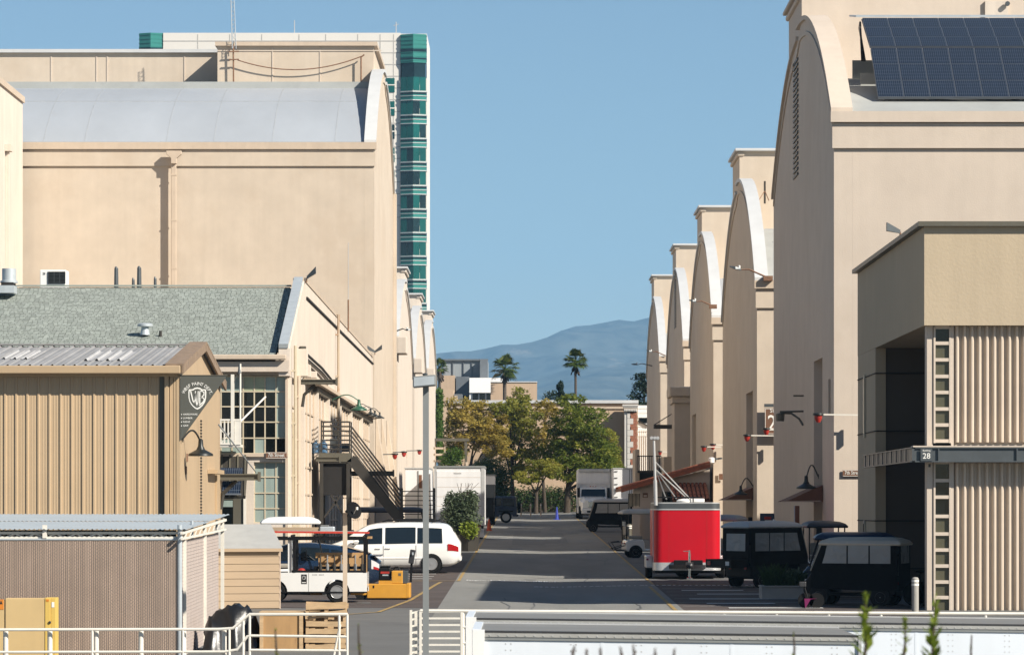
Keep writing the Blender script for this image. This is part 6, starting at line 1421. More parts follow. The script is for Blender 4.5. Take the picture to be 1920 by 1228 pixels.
# right white truck facing us
d = 288.; tk = T('box_truck', 'white box truck with bonneted cab facing us on the right near the trees', 'box truck', (PX(1112,d), d, G(d)))
X_ = lambda x: PX(x, d); Z_ = lambda y: PZ(y, d)
MB().box(X_(1084), d+2.9, Z_(962), X_(1147), d+10, Z_(879)).build('cargo_box', 'truck_white', tk, bevel=.06); MB().box(X_(1085),d+2.7,Z_(884),X_(1146),d+2.899,Z_(878)).build('front_fairing', 'alu', tk, bevel=.05, seg=3); MB().box(X_(1087),d+2.85,Z_(906),X_(1143),d+2.897,Z_(886)).build('front_panel', 'truck_white', tk)
MB().prism([(X_(1086),y,z) for y,z in ((d+.9,Z_(966)),(d+.9,Z_(933)),(d+1.15,Z_(930)),(d+1.6,Z_(914)),(d+2.6,Z_(912)),(d+2.6,Z_(966)))], (X_(1139)-X_(1086),0,0)).build('cab', 'white_car', tk, bevel=.08, seg=3)
MB().loft([[(X_(1090),d+1.10,Z_(930.5)),(X_(1136),d+1.10,Z_(930.5))],[(X_(1091),d+1.52,Z_(916.5)),(X_(1135),d+1.52,Z_(916.5))]], closed=False).build('windscreen', 'win_car', tk)
rings = []
for y, w_, zlo, zhi in ((d-.55,.78,952,938),(d-.35,.92,956,935),(d+.4,1.0,960,931.5),(d+1.0,1.02,962,930)):
    xc = X_(1112.5); rings.append([(xc-w_,y,Z_(zlo)),(xc+w_,y,Z_(zlo)),(xc+w_,y,Z_(zhi+5)),(xc+w_*.72,y,Z_(zhi)),(xc-w_*.72,y,Z_(zhi)),(xc-w_,y,Z_(zhi+5))])
MB().loft(rings, caps=True).build('hood', 'white_car', tk, smooth=30)
MB().box(X_(1102),d-.62,Z_(951),X_(1123),d-.56,Z_(939)).build('grille', 'chrome', tk, bevel=.03); MB().box(X_(1090),d-.75,Z_(963),X_(1135),d-.45,Z_(953)).build('bumper', 'white_car', tk, bevel=.06, seg=3); MB().box(X_(1100),d-.76,Z_(960.5),X_(1125),d-.752,Z_(957)).build('bumper_opening', 'black', tk)
for x in (1093,1128): MB().box(X_(x),d-.52,Z_(949),X_(x+6),d-.40,Z_(943)).build('headlight', 'chrome', tk, bevel=.03)
for x in (1085,1141): MB().box(X_(x)-.1,d+.9,Z_(932),X_(x)+.12,d+1.0,Z_(914)).build('mirror', 'black', tk, bevel=.03)
for x in (1089,1135): MB().lathe([(.2,-.14),(.47,-.14),(.5,-.09),(.5,.09),(.47,.14),(.2,.14)], 18, (X_(x),d+.4,G(d)+.5), 'x').build('wheel', 'rubber', tk, smooth=30)
for x in (1089,1142): MB().lathe([(.2,-.25),(.5,-.25),(.5,.25),(.2,.25)], 18, (X_(x),d+7.8,G(d)+.5), 'x').build('wheel', 'rubber', tk)
for k in range(3): MB().box(X_(1107+k*5),d+1.58,Z_(912)-.0,X_(1108.5+k*5),d+1.7,Z_(912)+.06).build('cab_lamp', 'amber', tk)
MB().box(X_(1087),d+.8,G(d)+.35,X_(1139),d+9.5,Z_(964)).build('chassis', 'black', tk); MB().box(X_(1083),d+2.4,Z_(952),X_(1086),d+2.8,Z_(905)).build('exhaust_stack', 'alu', tk)
d = 284.; tk2 = T('box_truck', 'grey white box truck with ladder rungs beside the right truck, behind the hut', 'box truck', (PX(1172,d), d+4, G(d)))
MB().box(PX(1150,d),d,Z_(962),PX(1196,d),d+8,PZ(879,d)).build('cargo_box', 'truck_white', tk2, bevel=.05); MB().box(PX(1149,d),d-.04,PZ(879,d)+.001,PX(1197,d),d+8.04,PZ(877,d)).build('roof_rail', 'alu', tk2); MB().box(PX(1180,d),d-.02,PZ(955,d),PX(1181,d),d-.001,PZ(880,d)).build('door_gap', 'skin_dark', tk2); MB().box(PX(1184,d),d-.02,PZ(955,d),PX(1185,d),d-.001,PZ(880,d)).build('door_gap', 'skin_dark', tk2)
for k in range(6): MB().box(PX(1152,d),d-.06,PZ(884+k*12,d),PX(1158,d),d-.002,PZ(883+k*12,d)).build('rung', 'skin_dark', tk2)
MB().box(PX(1152,d),d+.1,G(d)+.5,PX(1195,d),d+7.9,Z_(962)-.002).build('chassis', 'black', tk2)
for x in (1155,1190): MB().lathe([(.2,-.2),(.47,-.2),(.47,.2),(.2,.2)], 16, (PX(x,d),d+1.5,G(d)+.47), 'x').build('wheel', 'rubber', tk2)
# ------------------------------------------------------------------ blue jeep-like 4x4
d = 266.; jp = T('off_road_car', 'dark blue boxy off road car with spare wheel, just past the left box truck', 'car', (PX(969,d), d, G(d)), world=False, yaw=180)
for y in (-.78,.74): MB().prism([(x,y,z) for x,z in arch_side(0,3.9,.45,1.10,(.75,3.1),.46)], (0,.04,0)).build('side_panel', 'jeep', jp)
MB().box(.0,-.74,.55,3.9,.74,1.098).build('body', 'jeep', jp, bevel=.03); MB().prism([(x,-.72,z) for x,z in ((.0,1.10),(.05,1.78),(.12,1.84),(2.1,1.84),(2.5,1.10))], (0,1.44,0)).build('hard_top', 'jeep', jp, bevel=.04)
for y in (-.735,.735):
    for a, e in ((.18,.95),(1.05,1.75)): MB().box(a,y-.012,1.18,e,y+.012,1.70).build('side_window', 'win_car', jp)
for x in (.75,3.1):
    for s_ in (-1,1): wheel(jp, x, s_*.72, .40, .24, out=s_, spokes=5); MB().box(x-.52,s_*.78,.78,x+.52,s_*.92,.86).build('fender', 'black', jp, bevel=.03)
MB().lathe([(.15,-.12),(.36,-.12),(.38,-.06),(.38,.06),(.36,.1),(0,.1)], 18, (-.16,0,1.05), 'x').build('spare_wheel', 'rubber', jp, smooth=30); MB().box(-.10,-.8,.45,.02,.8,.60).build('bumper', 'black', jp, bevel=.03)
# ------------------------------------------------------------------ big trailers in the foreground (tops only)
def semi(x0, x1, yf_, yb_, zt, label, tilt, nose, mark=False):
    s = T('semi_trailer', label, 'trailer', ((x0+x1)/2, (yf_+yb_)/2, -5.25)); zb_ = -4.15
    tz = lambda x: zt - (x-x0)*tilt
    def slab(xa, xb, y0, y1, za, zb2, name, m_, bevel=0.):
        b = MB(); vs = [(xa,y0,tz(xa)+za),(xb,y0,tz(xb)+za),(xb,y1,tz(xb)+za),(xa,y1,tz(xa)+za),(xa,y0,tz(xa)+zb2),(xb,y0,tz(xb)+zb2),(xb,y1,tz(xb)+zb2),(xa,y1,tz(xa)+zb2)]
        b.add(vs, [(3,2,1,0),(4,5,6,7),(0,1,5,4),(1,2,6,5),(2,3,7,6),(3,0,4,7)]); return b.build(name, m_, s, bevel=bevel)
    slab(x0,x1,yf_,yb_,-2.9,-.05,'body','trailer_white'); slab(x0+.02,x1-.02,yf_+.04,yb_-.04,-.048,-.006,'roof','trailer_roof')
    slab(x0,x1,yf_-.012,yf_+.035,-.016,.004,'roof_edge','skin_dark'); slab(x0,x1,yf_-.025,yf_-.002,-.055,-.018,'upper_rail','trailer_rail'); slab(x0,x1,yf_-.018,yf_-.002,-.085,-.057,'upper_rail','grey_pole'); slab(x0,x1,yb_-.035,yb_+.01,-.05,.006,'roof_edge','alu')
    slab(x0-.015,x0+.10,yf_-.03,yf_-.0005+.10,-2.9,.010,'corner_post','white'); slab(x0-.02,x0+.06,yf_+.10,yb_-.05,-.30,.012,'end_rail','trailer_white')
    rv = MB(); x = x0+.3; 
    while x < x1:
        for k in range(26): z = tz(x)-.12-k*.06; rv.box(x-.006,yf_-.006,z-.006,x+.006,yf_-.0005,z+.006); rv.box(x+.05-.006,yf_-.006,z-.006,x+.056,yf_-.0005,z+.006)
        x += .62
    x = x0+.15
    while x < x1: rv.box(x-.006,yf_-.03,tz(x)-.045,x+.006,yf_-.0255,tz(x)-.035); x += .085
    o = rv.build('rivets', 'alu', s); o['kind'] = 'stuff'
    x = x0
    while x < x1-.2:
        slab(x, min(x+1.22,x1), yf_-.0045, yf_-.0003, -2.85, -.088, 'side_panel', 'trailer_white'); slab(min(x+1.22,x1)-.02, min(x+1.22,x1)+.012, yf_-.007, yf_-.0046, -2.85,-.089,'panel_strip','trailer_white'); x += 1.232
    if mark:
        c = T; MB().lathe([(.0,-.03),(.035,-.025),(.045,-.004)], 14, (x1-.06, yf_-.005, tz(x1)-.30), 'y').build('marker_light', 'amber', s, smooth=True); MB().lathe([(.045,-.006),(.055,-.004),(.055,-.0005)], 14, (x1-.06, yf_-.003, tz(x1)-.30), 'y').build('marker_bezel', 'skin_dark', s)
        slab(x1-.03,x1+.0,yf_-.03,yf_+.02,-2.9,-.0,'end_post','alu')
    for x in (x0+1.0, x0+2.2):
        for y in (yf_+.3, yb_-.3): MB().lathe([(.2,-.2),(.5,-.2),(.5,.2),(.2,.2)], 16, (x,y,-4.75), 'y').build('wheel', 'rubber', s)
    MB().box(x0+.2,yf_+.5,-4.6,x1-.1,yb_-.5,tz(x1)-2.92).build('chassis', 'black', s)
    return s
semi(PX(876,42), 9.5, 42., 44.6, -1.185, 'long white semi trailer parked just behind the shorter white one', .0120, 0)
semi(PX(889,36.5), PX(1615,36.5), 36.5, 39.1, -1.150, 'shorter white trailer with amber marker light at the bottom of the view', .0125, 0, True)
# ================================================================== STREET OBJECTS
# ------------------------------------------------------------------ stairs on the left wall
d = 138.2; s_ = T('steel_stairs', 'dark brown steel stairs with railed landing on the left street wall', 'stairs', (-6, d, G(d)))
zl_ = PZ(850,d); X0, X1, X2, X3 = -7.4, PX(657,d), PX(750,d), PX(815,d); zp = PZ(972,d); w = 1.4
MB().box(X0,d,zl_-.36,X1,d+w,zl_).build('landing', 'dark_steel', s_); MB().box(X0,d-.03,zl_-.30,X1+.03,d-.002,zl_+.02).build('landing_fascia', 'olive_steel', s_)
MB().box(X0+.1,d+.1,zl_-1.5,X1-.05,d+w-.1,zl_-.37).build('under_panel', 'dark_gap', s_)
for x in (X0+.10, X1-.08):
    for y in (d+.04,d+w-.1): MB().bar((x,y,G(d)),(x,y,zl_-.36), .13).build('post', 'dark_steel', s_)
MB().bar((X0+.2,d+.06,zl_-2.3),(X0+.8,d+.06,zl_-1.5), .07).build('brace', 'dark_steel', s_); MB().bar((X1-.2,d+.06,zl_-2.3),(X1-.7,d+.06,zl_-1.5), .07).build('brace', 'dark_steel', s_)
for y in (d+.0, d+w-.06): MB().bar((X1,y,zl_-.18),(X2,y,zp-.05), .06, .34).build('stringer', 'dark_steel', s_)
n = 12; st0 = None
for k in range(n):
    u = (k+.5)/n; MB().box(X1+(X2-X1)*k/n, d+.04, zl_+(zp-zl_)*(k+1)/n-.02, X1+(X2-X1)*(k+1)/n+.03, d+w-.07, zl_+(zp-zl_)*(k+1)/n+.02).build('tread', 'dark_steel', s_)
MB().box(X2,d,zp-.16,X3,d+w,zp).build('lower_landing', 'dark_steel', s_)
for x in (X2+.06,X3-.06): MB().bar((x,d+.05,G(d)),(x,d+.05,zp-.16), .1).build('post', 'dark_steel', s_); MB().bar((x,d+w-.05,G(d)),(x,d+w-.05,zp-.16), .1).build('post', 'dark_steel', s_)
for y in (d+.02, d+w-.02):
    for x in (X0+.1,X1-.03): MB().bar((x,y,zl_),(x,y,zl_+1.16), .05).build('rail_post', 'dark_steel', s_)
    for x in (X2+.04,X3-.03): MB().bar((x,y,zp),(x,y,zp+1.1), .05).build('rail_post', 'dark_steel', s_)
    for k in range(7):
        h = .16+k*.165
        MB().bar((X0+.1,y,zl_+h),(X1,y,zl_+h), .03).build('rail', 'dark_steel', s_)
        if k < 6: MB().bar((X1,y,zl_+h),(X2,y,zp+h), .03).build('rail', 'dark_steel', s_); MB().bar((X2,y,zp+h),(X3,y,zp+h), .03).build('rail', 'dark_steel', s_)
for k in range(7): h = .16+k*.165; MB().bar((X0+.1,d,zl_+h),(X0+.1,d+w,zl_+h), .03).build('rail', 'dark_steel', s_); MB().bar((X3-.03,d,zp+h*.95),(X3-.03,d+w,zp+h*.95), .03).build('rail', 'dark_steel', s_)
for k, (px, lb) in enumerate(((592,'blue water cooler bottle on the stair landing, nearest the wall'),(603,'blue water cooler bottle in the middle of the landing three'),(608,'blue water cooler bottle on the landing, rightmost of three'))):
    b = T('water_bottle', lb, 'water bottle', (PX(px,d+.5), d+.5, zl_), 'water bottles on the landing'); MB().lathe([(.0,0),(.13,.01),(.13,.16),(.115,.18),(.13,.20),(.13,.34),(.05,.42),(.05,.48),(0,.48)], 12, (PX(px,d+.5),d+.4+.25*(k%2),zl_)).build('bottle_body', 'water_bottle', b, smooth=True); MB().lathe([(.055,.48),(.055,.52),(0,.52)], 10, (PX(px,d+.5),d+.4+.25*(k%2),zl_)).build('cap', 'letter', b)
b = T('landing_lamp', 'small dark lamp box behind the landing rail', 'lamp', (PX(628,d+1), d+1.2, PZ(812,d))); MB().box(PX(624,d),d+1.0,PZ(815,d),PX(633,d),d+1.25,PZ(808,d)).build('head', 'dark_steel', b); MB().bar((PX(628,d),d+1.1,PZ(815,d)),(PX(634,d),d+1.2,PZ(822,d)), .04).build('arm', 'dark_steel', b)
# ------------------------------------------------------------------ tiled hut on the right
D = 200.; h = T('tiled_hut', 'small stucco lean-to hut with red tiled roof before the third right stage', 'hut', (7.8, D+5, G(D)))
x0, x1 = PX(1200,D), PX(1331,D)
MB().prism([(x0,D,G(D)-.3),(x1,D,G(D)-.3),(x1,D,PZ(878,D)-.05),(x0,D,PZ(910,D)-.05)], (0,12,0)).build('wall', 'stucco_pink', h)
e0, e1 = Vector((PX(1165,D), D-.5, PZ(921,D))), Vector((PX(1331,D), D-.5, PZ(874,D)))
MB().prism([e0, e1, e1+Vector((0,0,.14)), e0+Vector((0,0,.14))], (0,13,0)).build('roof_deck', 'canvas_brown', h)
tl = None; dv = (e1-e0); nr = 16; Lr = dv.length
for r in range(nr):
    p = e0+dv*((r+.5)/nr); o = MB()
    o = None
    for c in range(2):
        if tl is None:
            q = MB(); nn_ = 6; ring = lambda yy_, s: [(Lr/nr*.62*s, yy_+.10*math.cos(R(a)), .10*math.sin(R(a))) for a in range(0,181,30)]
            q.loft([[(-Lr/nr*.62, .12*math.cos(R(a)), .12*math.sin(R(a))) for a in range(0,181,30)],[(Lr/nr*.5, .095*math.cos(R(a)), .095*math.sin(R(a))) for a in range(0,181,30)]], closed=False)
            tl = q.build('roof_tile', 'tile_red', None); tl.parent = h; tl.location = p+Vector((0,.1+c*.24,.15))-Vector(h.location); tl.rotation_euler = (0,-math.atan2(dv.z,dv.x),0)
        else: share(tl, 'roof_tile', h, p+Vector((0,.1+c*.24,.15+rnd.uniform(-.01,.015)))-Vector(h.location), (0,-math.atan2(dv.z,dv.x),0))
rows_ = MB()
for c in range(2, 30):
    y = e0.y+.1+c*.43; rows_.loft([[(e0.x, y+.13*math.cos(R(a)), e0.z+.15+.13*math.sin(R(a))) for a in range(0,181,45)],[(e1.x, y+.13*math.cos(R(a)), e1.z+.15+.13*math.sin(R(a))) for a in range(0,181,45)]], closed=False)
o = rows_.build('tile_rows', 'tile_red', h); o['kind'] = 'stuff'
MB().prism([e0+Vector((-.02,-.02,-.06)), e1+Vector((0,-.02,-.06)), e1+Vector((0,-.02,.12)), e0+Vector((-.02,-.02,.12))], (0,-.06,0)).build('fascia', 'tile_red', h)
MB().box(PX(1241,D),D-.06,PZ(944,D),PX(1266,D),D-.002,PZ(921,D)).build('window', 'olive_steel', h); 
for k in range(3): MB().box(PX(1243+k*8,D),D-.075,PZ(942,D),PX(1249+k*8,D),D-.061,PZ(923,D)).build('pane', 'pane_dark', h)
D2 = 196.; lt_ = Vector((PX(1262,D2),D2,PZ(938,D2))); Wd = PX(1332,D2)-lt_.x
MB().prism([(lt_.x,D2,lt_.z),(lt_.x,D2+3.9,lt_.z+.85),(lt_.x,D2+3.9,lt_.z+.75),(lt_.x,D2,lt_.z-.10)], (Wd,0,0)).build('porch_deck', 'canvas_brown', h)
for c in range(9):
    for r in range(4):
        q0 = Vector((lt_.x+.1+c*Wd/9, D2+r*.98, lt_.z+r*.2137)); q1 = q0+Vector((0,1.08,.235)); mb = MB()
        mb.loft([[(q0.x+.105*math.cos(R(a)),q0.y,q0.z+.02+.105*math.sin(R(a))) for a in range(0,181,36)],[(q1.x+.085*math.cos(R(a)),q1.y,q1.z+.085*math.sin(R(a))) for a in range(0,181,36)]], closed=False); mb.build('roof_tile', 'tile_red', h)
MB().box(PX(1264,D2),D2+.3,G(D2),PX(1330,D2),D2+3.8,lt_.z-.12).build('porch_wall', 'stucco_pink', h)
sg = T('wall_plate', 'small dark brown framed plate on the tiled hut wall', 'sign', (PX(1210,D), D, PZ(928,D))); MB().box(PX(1205,D),D-.05,PZ(932.5,D),PX(1214.5,D),D-.002,PZ(924,D)).build('plate', 'sign_brown', sg); MB().box(PX(1206.7,D),D-.056,PZ(931.3,D),PX(1212.8,D),D-.051,PZ(927.5,D)).build('plate_face', 'stucco_pink', sg)
MB().box(PX(1178,D),D+.2,PZ(949,D),PX(1199,D),D+.25,PZ(925,D)).build('gate_panel', 'sash', h); fr = MB()
for k in range(4): fr.box(PX(1178+k*7,D),D+.14,PZ(1000,D),PX(1179+k*7,D),D+.199,PZ(925,D))
fr.build('gate_frame', 'dark_steel', h); MB().box(PX(1186,D-1),D-1,G(D),PX(1200,D-1),D-.4,PZ(950,D)).build('low_wall', 'stucco_pink', h)
c = T('security_camera', 'white security camera and conduit above the tiled roof', 'camera', (PX(1338,202.6), 202.6, PZ(862,202.6))); MB().lathe([(.0,0),(.16,.03),(.16,.26),(.1,.3),(0,.3)], 10, (PX(1334,202.4),202.4,PZ(868,202.4))).build('dome', 'white', c, smooth=True); MB().bar((PX(1334,202.5),202.5,PZ(861,202.5)),(PX(1354,202.5),202.6,PZ(859,202.5)), .09).build('arm', 'grey_steel', c)
# ------------------------------------------------------------------ siding shed
d = 97.2; s_ = T('siding_shed', 'small tan lap siding shed with pale sloping roof beside the slatted fence', 'shed', (PX(464,d), d, G(d)), world=False, yaw=14)
hw, dp = .82, 1.5; hf, hbk = 1.52, 2.02
MB().prism([(hw-.01,0,0),(hw-.01,dp,0),(hw-.01,dp,hbk-.03),(hw-.01,0,hf-.03)], (-2*hw+.02,0,0)).build('wall', 'siding', s_)
for k in range(8):
    z = .02+k*.187; MB().prism([(-hw,0,z),(-hw,-.022,z),(-hw,-.006,z+.188),(-hw,0,z+.188)], (2*hw,0,0)).build('board', 'siding', s_)
for k in range(10):
    z = .02+k*.19; yb_ = 0 if z+.19 < hf else (z+.19-hf)/(hbk-hf)*dp
    if yb_ < dp-.1: MB().prism([(hw,yb_,z),(hw+.022,yb_,z),(hw+.006,yb_,z+.19),(hw,yb_,z+.19)], (0,dp-yb_,0)).build('board', 'siding_lit', s_)
MB().prism([(-hw-.06,-.12,hf-.03),(-hw-.06,dp+.05,hbk+.05),(-hw-.06,dp+.05,hbk+.10),(-hw-.06,-.12,hf+.02)], (2*hw+.12,0,0)).build('roof', 'felt', s_); MB().box(-hw-.06,-.13,hf-.07,hw+.06,-.121,hf+.01).build('fascia', 'siding', s_)
MB().box(hw-.0,-.02,0,hw+.03,.06,hf-.04).build('corner_board', 'siding_lit', s_)
# ------------------------------------------------------------------ timber, crates, tarp
d = 74.6; tp = T('tarp_bundle', 'black shiny tarp thrown over a bundle behind the white railing', 'tarp bundle', (PX(437,d), d, G(d)))
rg = np.random.RandomState(8); rings = []; nx_, ny_ = 22, 12
for j in range(ny_+1):
    v = j/ny_; row = []
    for i in range(nx_+1):
        u = i/nx_; xx_ = PX(384,d)+(PX(488,d)-PX(384,d))*u
        prof = np.interp(u,[0,.08,.3,.52,.75,.9,1],[.35,.62,.80,.93,.86,.72,.30]); zz_ = prof*min(1,(.25+2.6*min(v,1-v)))*(1-.06*abs(math.sin(u*17+v*5))) + .02*rg.normal()
        row.append((xx_ + .03*math.sin(v*9+u*4), d-.55+1.1*v - (.06*math.sin(u*14) if v < .2 else 0), G(d)+max(0,zz_) if 0 < j < ny_ else G(d)))
    rings.append(row)
MB().loft(rings, closed=False).build('tarp', 'tarp', tp, smooth=50)
MB().box(PX(390,d),d-.3,G(d),PX(470,d),d+.3,G(d)+.3).build('load', 'black', tp)
d = 74.0; cr = T('plywood_crate', 'plywood sided crate with battens behind the raised railing', 'crate', (PX(528,d), d, G(d)))
x0, x1, zt = PX(487,d), PX(568,d), PZ(1146,d)
MB().box(x0,d,G(d),x1,d+.8,zt-.02).build('panel', 'plywood', cr); MB().box(x0-.01,d-.03,zt-.05,x1+.01,d+.82,zt).build('lid', 'pallet', cr)
for x in (x0,x1-.07): MB().box(x,d-.03,G(d),x+.07,d-.002,zt-.052).build('batten', 'pallet', cr)
MB().box(PX(569,d),d+.1,G(d),PX(571.5,d),d+.7,zt-.02).build('dark_side', 'dark_gap', cr)
pl = T('pallet_stack', 'leaning stack of wooden pallets right of the plywood crate', 'pallets', (PX(612,d), d, G(d))); rr = random.Random(9)
for j, yy_ in enumerate((d+.02,d+.18,d+.34)):
    for k in range(6): z = G(d)+.02+k*.155+j*.02; b = MB(); b.bar((PX(573,d)+rr.uniform(-.02,.02),yy_,z+.05+rr.uniform(-.02,.02)),(PX(649,d)+rr.uniform(-.03,.03),yy_,z+.05+rr.uniform(-.02,.05)), .022, .10); b.build('slat', 'pallet', pl)
    for px in (576,611,646): MB().box(PX(px,d)-.03,yy_+.013,G(d),PX(px,d)+.03,yy_+.10,G(d)+.86).build('block', 'pallet', pl)
MB().bar((PX(585,d),d-.04,zt-.06),(PX(650,d),d-.04,zt+.01), .03, .06).build('loose_slat', 'pallet', pl)
MB().box(PX(572,d),d+.46,G(d),PX(650,d),d+.5,G(d)+.8).build('back_board', 'dark_gap', pl)
# ------------------------------------------------------------------ electrical cabinet behind the railing
d = 70.2; cb = T('utility_cabinet', 'cream and yellow utility cabinet with orange warning label by the railing', 'cabinet', (-9.2, d, -3.35)); zt = PZ(1121,d)
MB().box(PX(10,d),d-.02,-3.35,PX(84,d),d+.4,zt).build('door', 'cab_cream', cb, bevel=.012); MB().box(PX(-30,d),d,-3.35,PX(9,d),d+.4,zt-.03).build('door', 'cab_cream', cb, bevel=.012); MB().box(PX(8.5,d),d+.02,-3.35,PX(10.5,d),d+.4,zt-.02).build('door_gap', 'skin_dark', cb)
MB().box(PX(84.4,d),d-.03,-3.35,PX(95,d),d+.4,zt+.01).build('side_panel', 'cab_yellow', cb, bevel=.01); MB().box(PX(95.3,d),d-.01,-3.35,PX(105,d),d+.4,zt+.01).build('side_panel', 'cab_yellow', cb, bevel=.01)
MB().box(PX(-3,d),d-.008,PZ(1142,d),PX(7,d),d-.001,PZ(1123,d)).build('warning_label', 'warn', cb); MB().prism([(PX(-1,d),d-.010,PZ(1132,d)),(PX(5,d),d-.010,PZ(1132,d)),(PX(2,d),d-.010,PZ(1125,d))], (0,.001,0)).build('warning_triangle', 'letter_black', cb)
MB().box(PX(97,d),d-.016,PZ(1138,d),PX(102,d),d-.011,PZ(1128,d)).build('label', 'letter', cb); MB().box(PX(87,d),d-.036,PZ(1127,d),PX(92,d),d-.031,PZ(1123,d)).build('sticker', 'warn', cb); MB().lathe([(.0,-.03),(.025,-.02),(.025,0)], 8, (PX(94,d),d-.03,PZ(1166,d)), 'y').build('latch', 'skin_dark', cb)
# ------------------------------------------------------------------ railings at the street edge
d = 69.5; zg = -3.35
rl = T('railing', 'white pipe railing in the lower left corner stepping up to the right', 'railing', (-6, d, zg))
P2 = lambda x, y: P(x, y, d)
top = [(-40,1180),(410,1179),(437,1177),(468,1151),(652,1151)]
MB().tube([P2(*q) for q in top], .027, 8).build('top_rail', 'rail_white', rl, smooth=40); MB().tube([P2(-40,1222),P2(420,1221),P2(445,1217),P2(464,1192),P2(468,1191),P2(652,1193)], .024, 8).build('middle_rail', 'rail_white', rl, smooth=40); MB().tube([P2(468,1218),P2(652,1219)], .024, 8).build('lower_rail', 'rail_white', rl)
for px in (9,92,179,263,343,419): MB().tube([(PX(px,d),d+.12,zg),(PX(px,d),d+.12,PZ(1181,d))], .047, 12).build('post', 'rail_white', rl, smooth=40)
for px, py in ((173,1181),(343,1181),(430,1178),(456,1163),(468,1151),(636,1151),(651,1151)): MB().tube([(PX(px,d),d,zg),(PX(px,d),d,PZ(py,d))], .024, 8).build('slim_post', 'rail_white', rl)
MB().tube([P2(638,1170),P2(626,1228),(PX(620,d),d,zg)], .022, 8).build('brace', 'rail_white', rl)
r2 = T('railing', 'long white pipe railing crossing the street end behind the trailers', 'railing', (4, d, zg)); dz = lambda x: 1145+(x-868)*.0050
MB().tube([P2(788,1144.5),P2(868,dz(868)),P2(1960,dz(1960))], .030, 8).build('top_rail', 'rail_white', r2, smooth=40); MB().tube([P2(868,dz(868)+60),P2(1960,dz(1960)+60)], .024, 8).build('lower_rail', 'rail_white', r2)
MB().tube([P2(868,dz(868)+30),P2(1960,dz(1960)+30)], .024, 8).build('middle_rail', 'rail_white', r2)
for k in range(12): px = 868+k*98.; MB().tube([(PX(px,d),d+.01,zg),(PX(px,d),d+.01,PZ(dz(px),d))], .030, 8).build('post', 'rail_white', r2)
gt = T('rail_gate', 'white barred gate section at the left end of the long railing', 'gate', (-1.6, d, zg))
for px in (770.5,788.5,866): MB().bar((PX(px,d),d,zg),(PX(px,d),d,PZ(1143,d)), .045).build('gate_post', 'rail_white', gt)
for k in range(9):
    y = 1145+k*12.4; MB().bar((PX(788.5,d),d,PZ(y+1.2,d)),(PX(866,d),d,PZ(y+1.2,d)), .034).build('gate_bar', 'rail_white', gt); MB().bar((PX(770.5,d),d+.02,PZ(y+4,d)),(PX(788,d),d+.02,PZ(y,d)), .034).build('gate_bar', 'rail_white', gt)
MB().bar((PX(779,d),d+.3,zg),(PX(779,d),d+.3,PZ(1146,d)), .05).build('gate_post', 'rail_white', gt)
# ------------------------------------------------------------------ lamp post and dish pole
d = 68.6; lp = T('lamp_post', 'grey square lamp post with shoebox head standing before the street', 'lamp post', (PX(798,d), d, zg))
MB().box(PX(793,d),d-.055,zg,PX(804,d),d+.055,PZ(724,d)).build('pole', 'grey_pole', lp); MB().prism([(PX(775,d),d-.28,PZ(727,d)),(PX(817,d),d-.28,PZ(723,d)),(PX(817,d),d-.28,PZ(703,d)),(PX(775,d),d-.28,PZ(707,d))], (0,.56,0)).build('lamp_head', 'grey_pole', lp, bevel=.012); MB().prism([(PX(777,d),d-.285,PZ(725,d)),(PX(815,d),d-.285,PZ(721.5,d)),(PX(815,d),d-.285,PZ(706,d)),(PX(777,d),d-.285,PZ(709,d))], (0,.004,0)).build('head_face', 'galv', lp)
MB().lathe([(.04,0),(.05,.03),(0,.05)], 10, (PX(797,d),d,PZ(704,d))).build('photocell', 'grey_steel', lp)
d = 97.; dpole = T('dish_pole', 'cream square pole carrying a dark round dish beside the utility cart', 'pole', (PX(647,d), d, G(d)))
MB().box(PX(643,d),d-.05,G(d),PX(651,d),d+.05,PZ(961,d)).build('pole', 'trim', dpole)
c0 = Vector((PX(661,d), d-.05, PZ(958,d))); ax = Vector((.55,-.78,.3)).normalized(); a_ = ax.cross(Vector((0,0,1))).normalized(); b_ = a_.cross(ax); rings = []
for r_, z_ in ((.02,0),(.10,.012),(.18,.045),(.215,.07),(.215,.085),(.0,.02)): rings.append([c0+(a_*math.cos(t*.393)+b_*math.sin(t*.393)*1.05)*r_+ax*z_ for t in range(16)])
MB().loft(rings).build('dish', 'vinyl', dpole, smooth=50); MB().tube([c0-ax*.02, Vector((PX(650,d),d,PZ(968,d)))], .025, 6).build('mount', 'dark_steel', dpole); MB().tube([c0+b_*-.1, c0+ax*.22+b_*.02], .012, 4).build('feed_arm', 'letter', dpole); MB().lathe([(.03,-.03),(.03,.04)], 8, tuple(c0+ax*.22)).build('feed_horn', 'letter', dpole)
# ------------------------------------------------------------------ planters, bollards, cones
d = 169.5; pt = T('planter_bush', 'bushy grey green shrub in a big dark planter behind the minivan', 'planter', (PX(862,d), d, G(d)))
MB().lathe([(.42,G(d)),(.55,G(d)+.95),(.58,G(d)+.98),(.58,G(d)+1.06),(.50,G(d)+1.06),(.48,G(d)+.95),(0,G(d)+.95)], 8, (PX(878,d),d,0)).build('pot', 'dark_steel', pt)
leaf_card_cloud('foliage', 'leaf_grey', pt, [((PX(865,d),d,PZ(950,d)),(.75,.6,.62)),((PX(850,d),d,PZ(965,d)),(.6,.5,.5)),((PX(873,d),d,PZ(940,d)),(.55,.5,.5)),((PX(872,d),d,PZ(975,d)),(.7,.6,.6)),((PX(845,d),d,PZ(938,d)),(.3,.3,.4)),((PX(885,d),d,PZ(935,d)),(.3,.3,.4)),((PX(858,d),d,PZ(985,d)),(.6,.5,.45))], None, 7000, .075, 4)
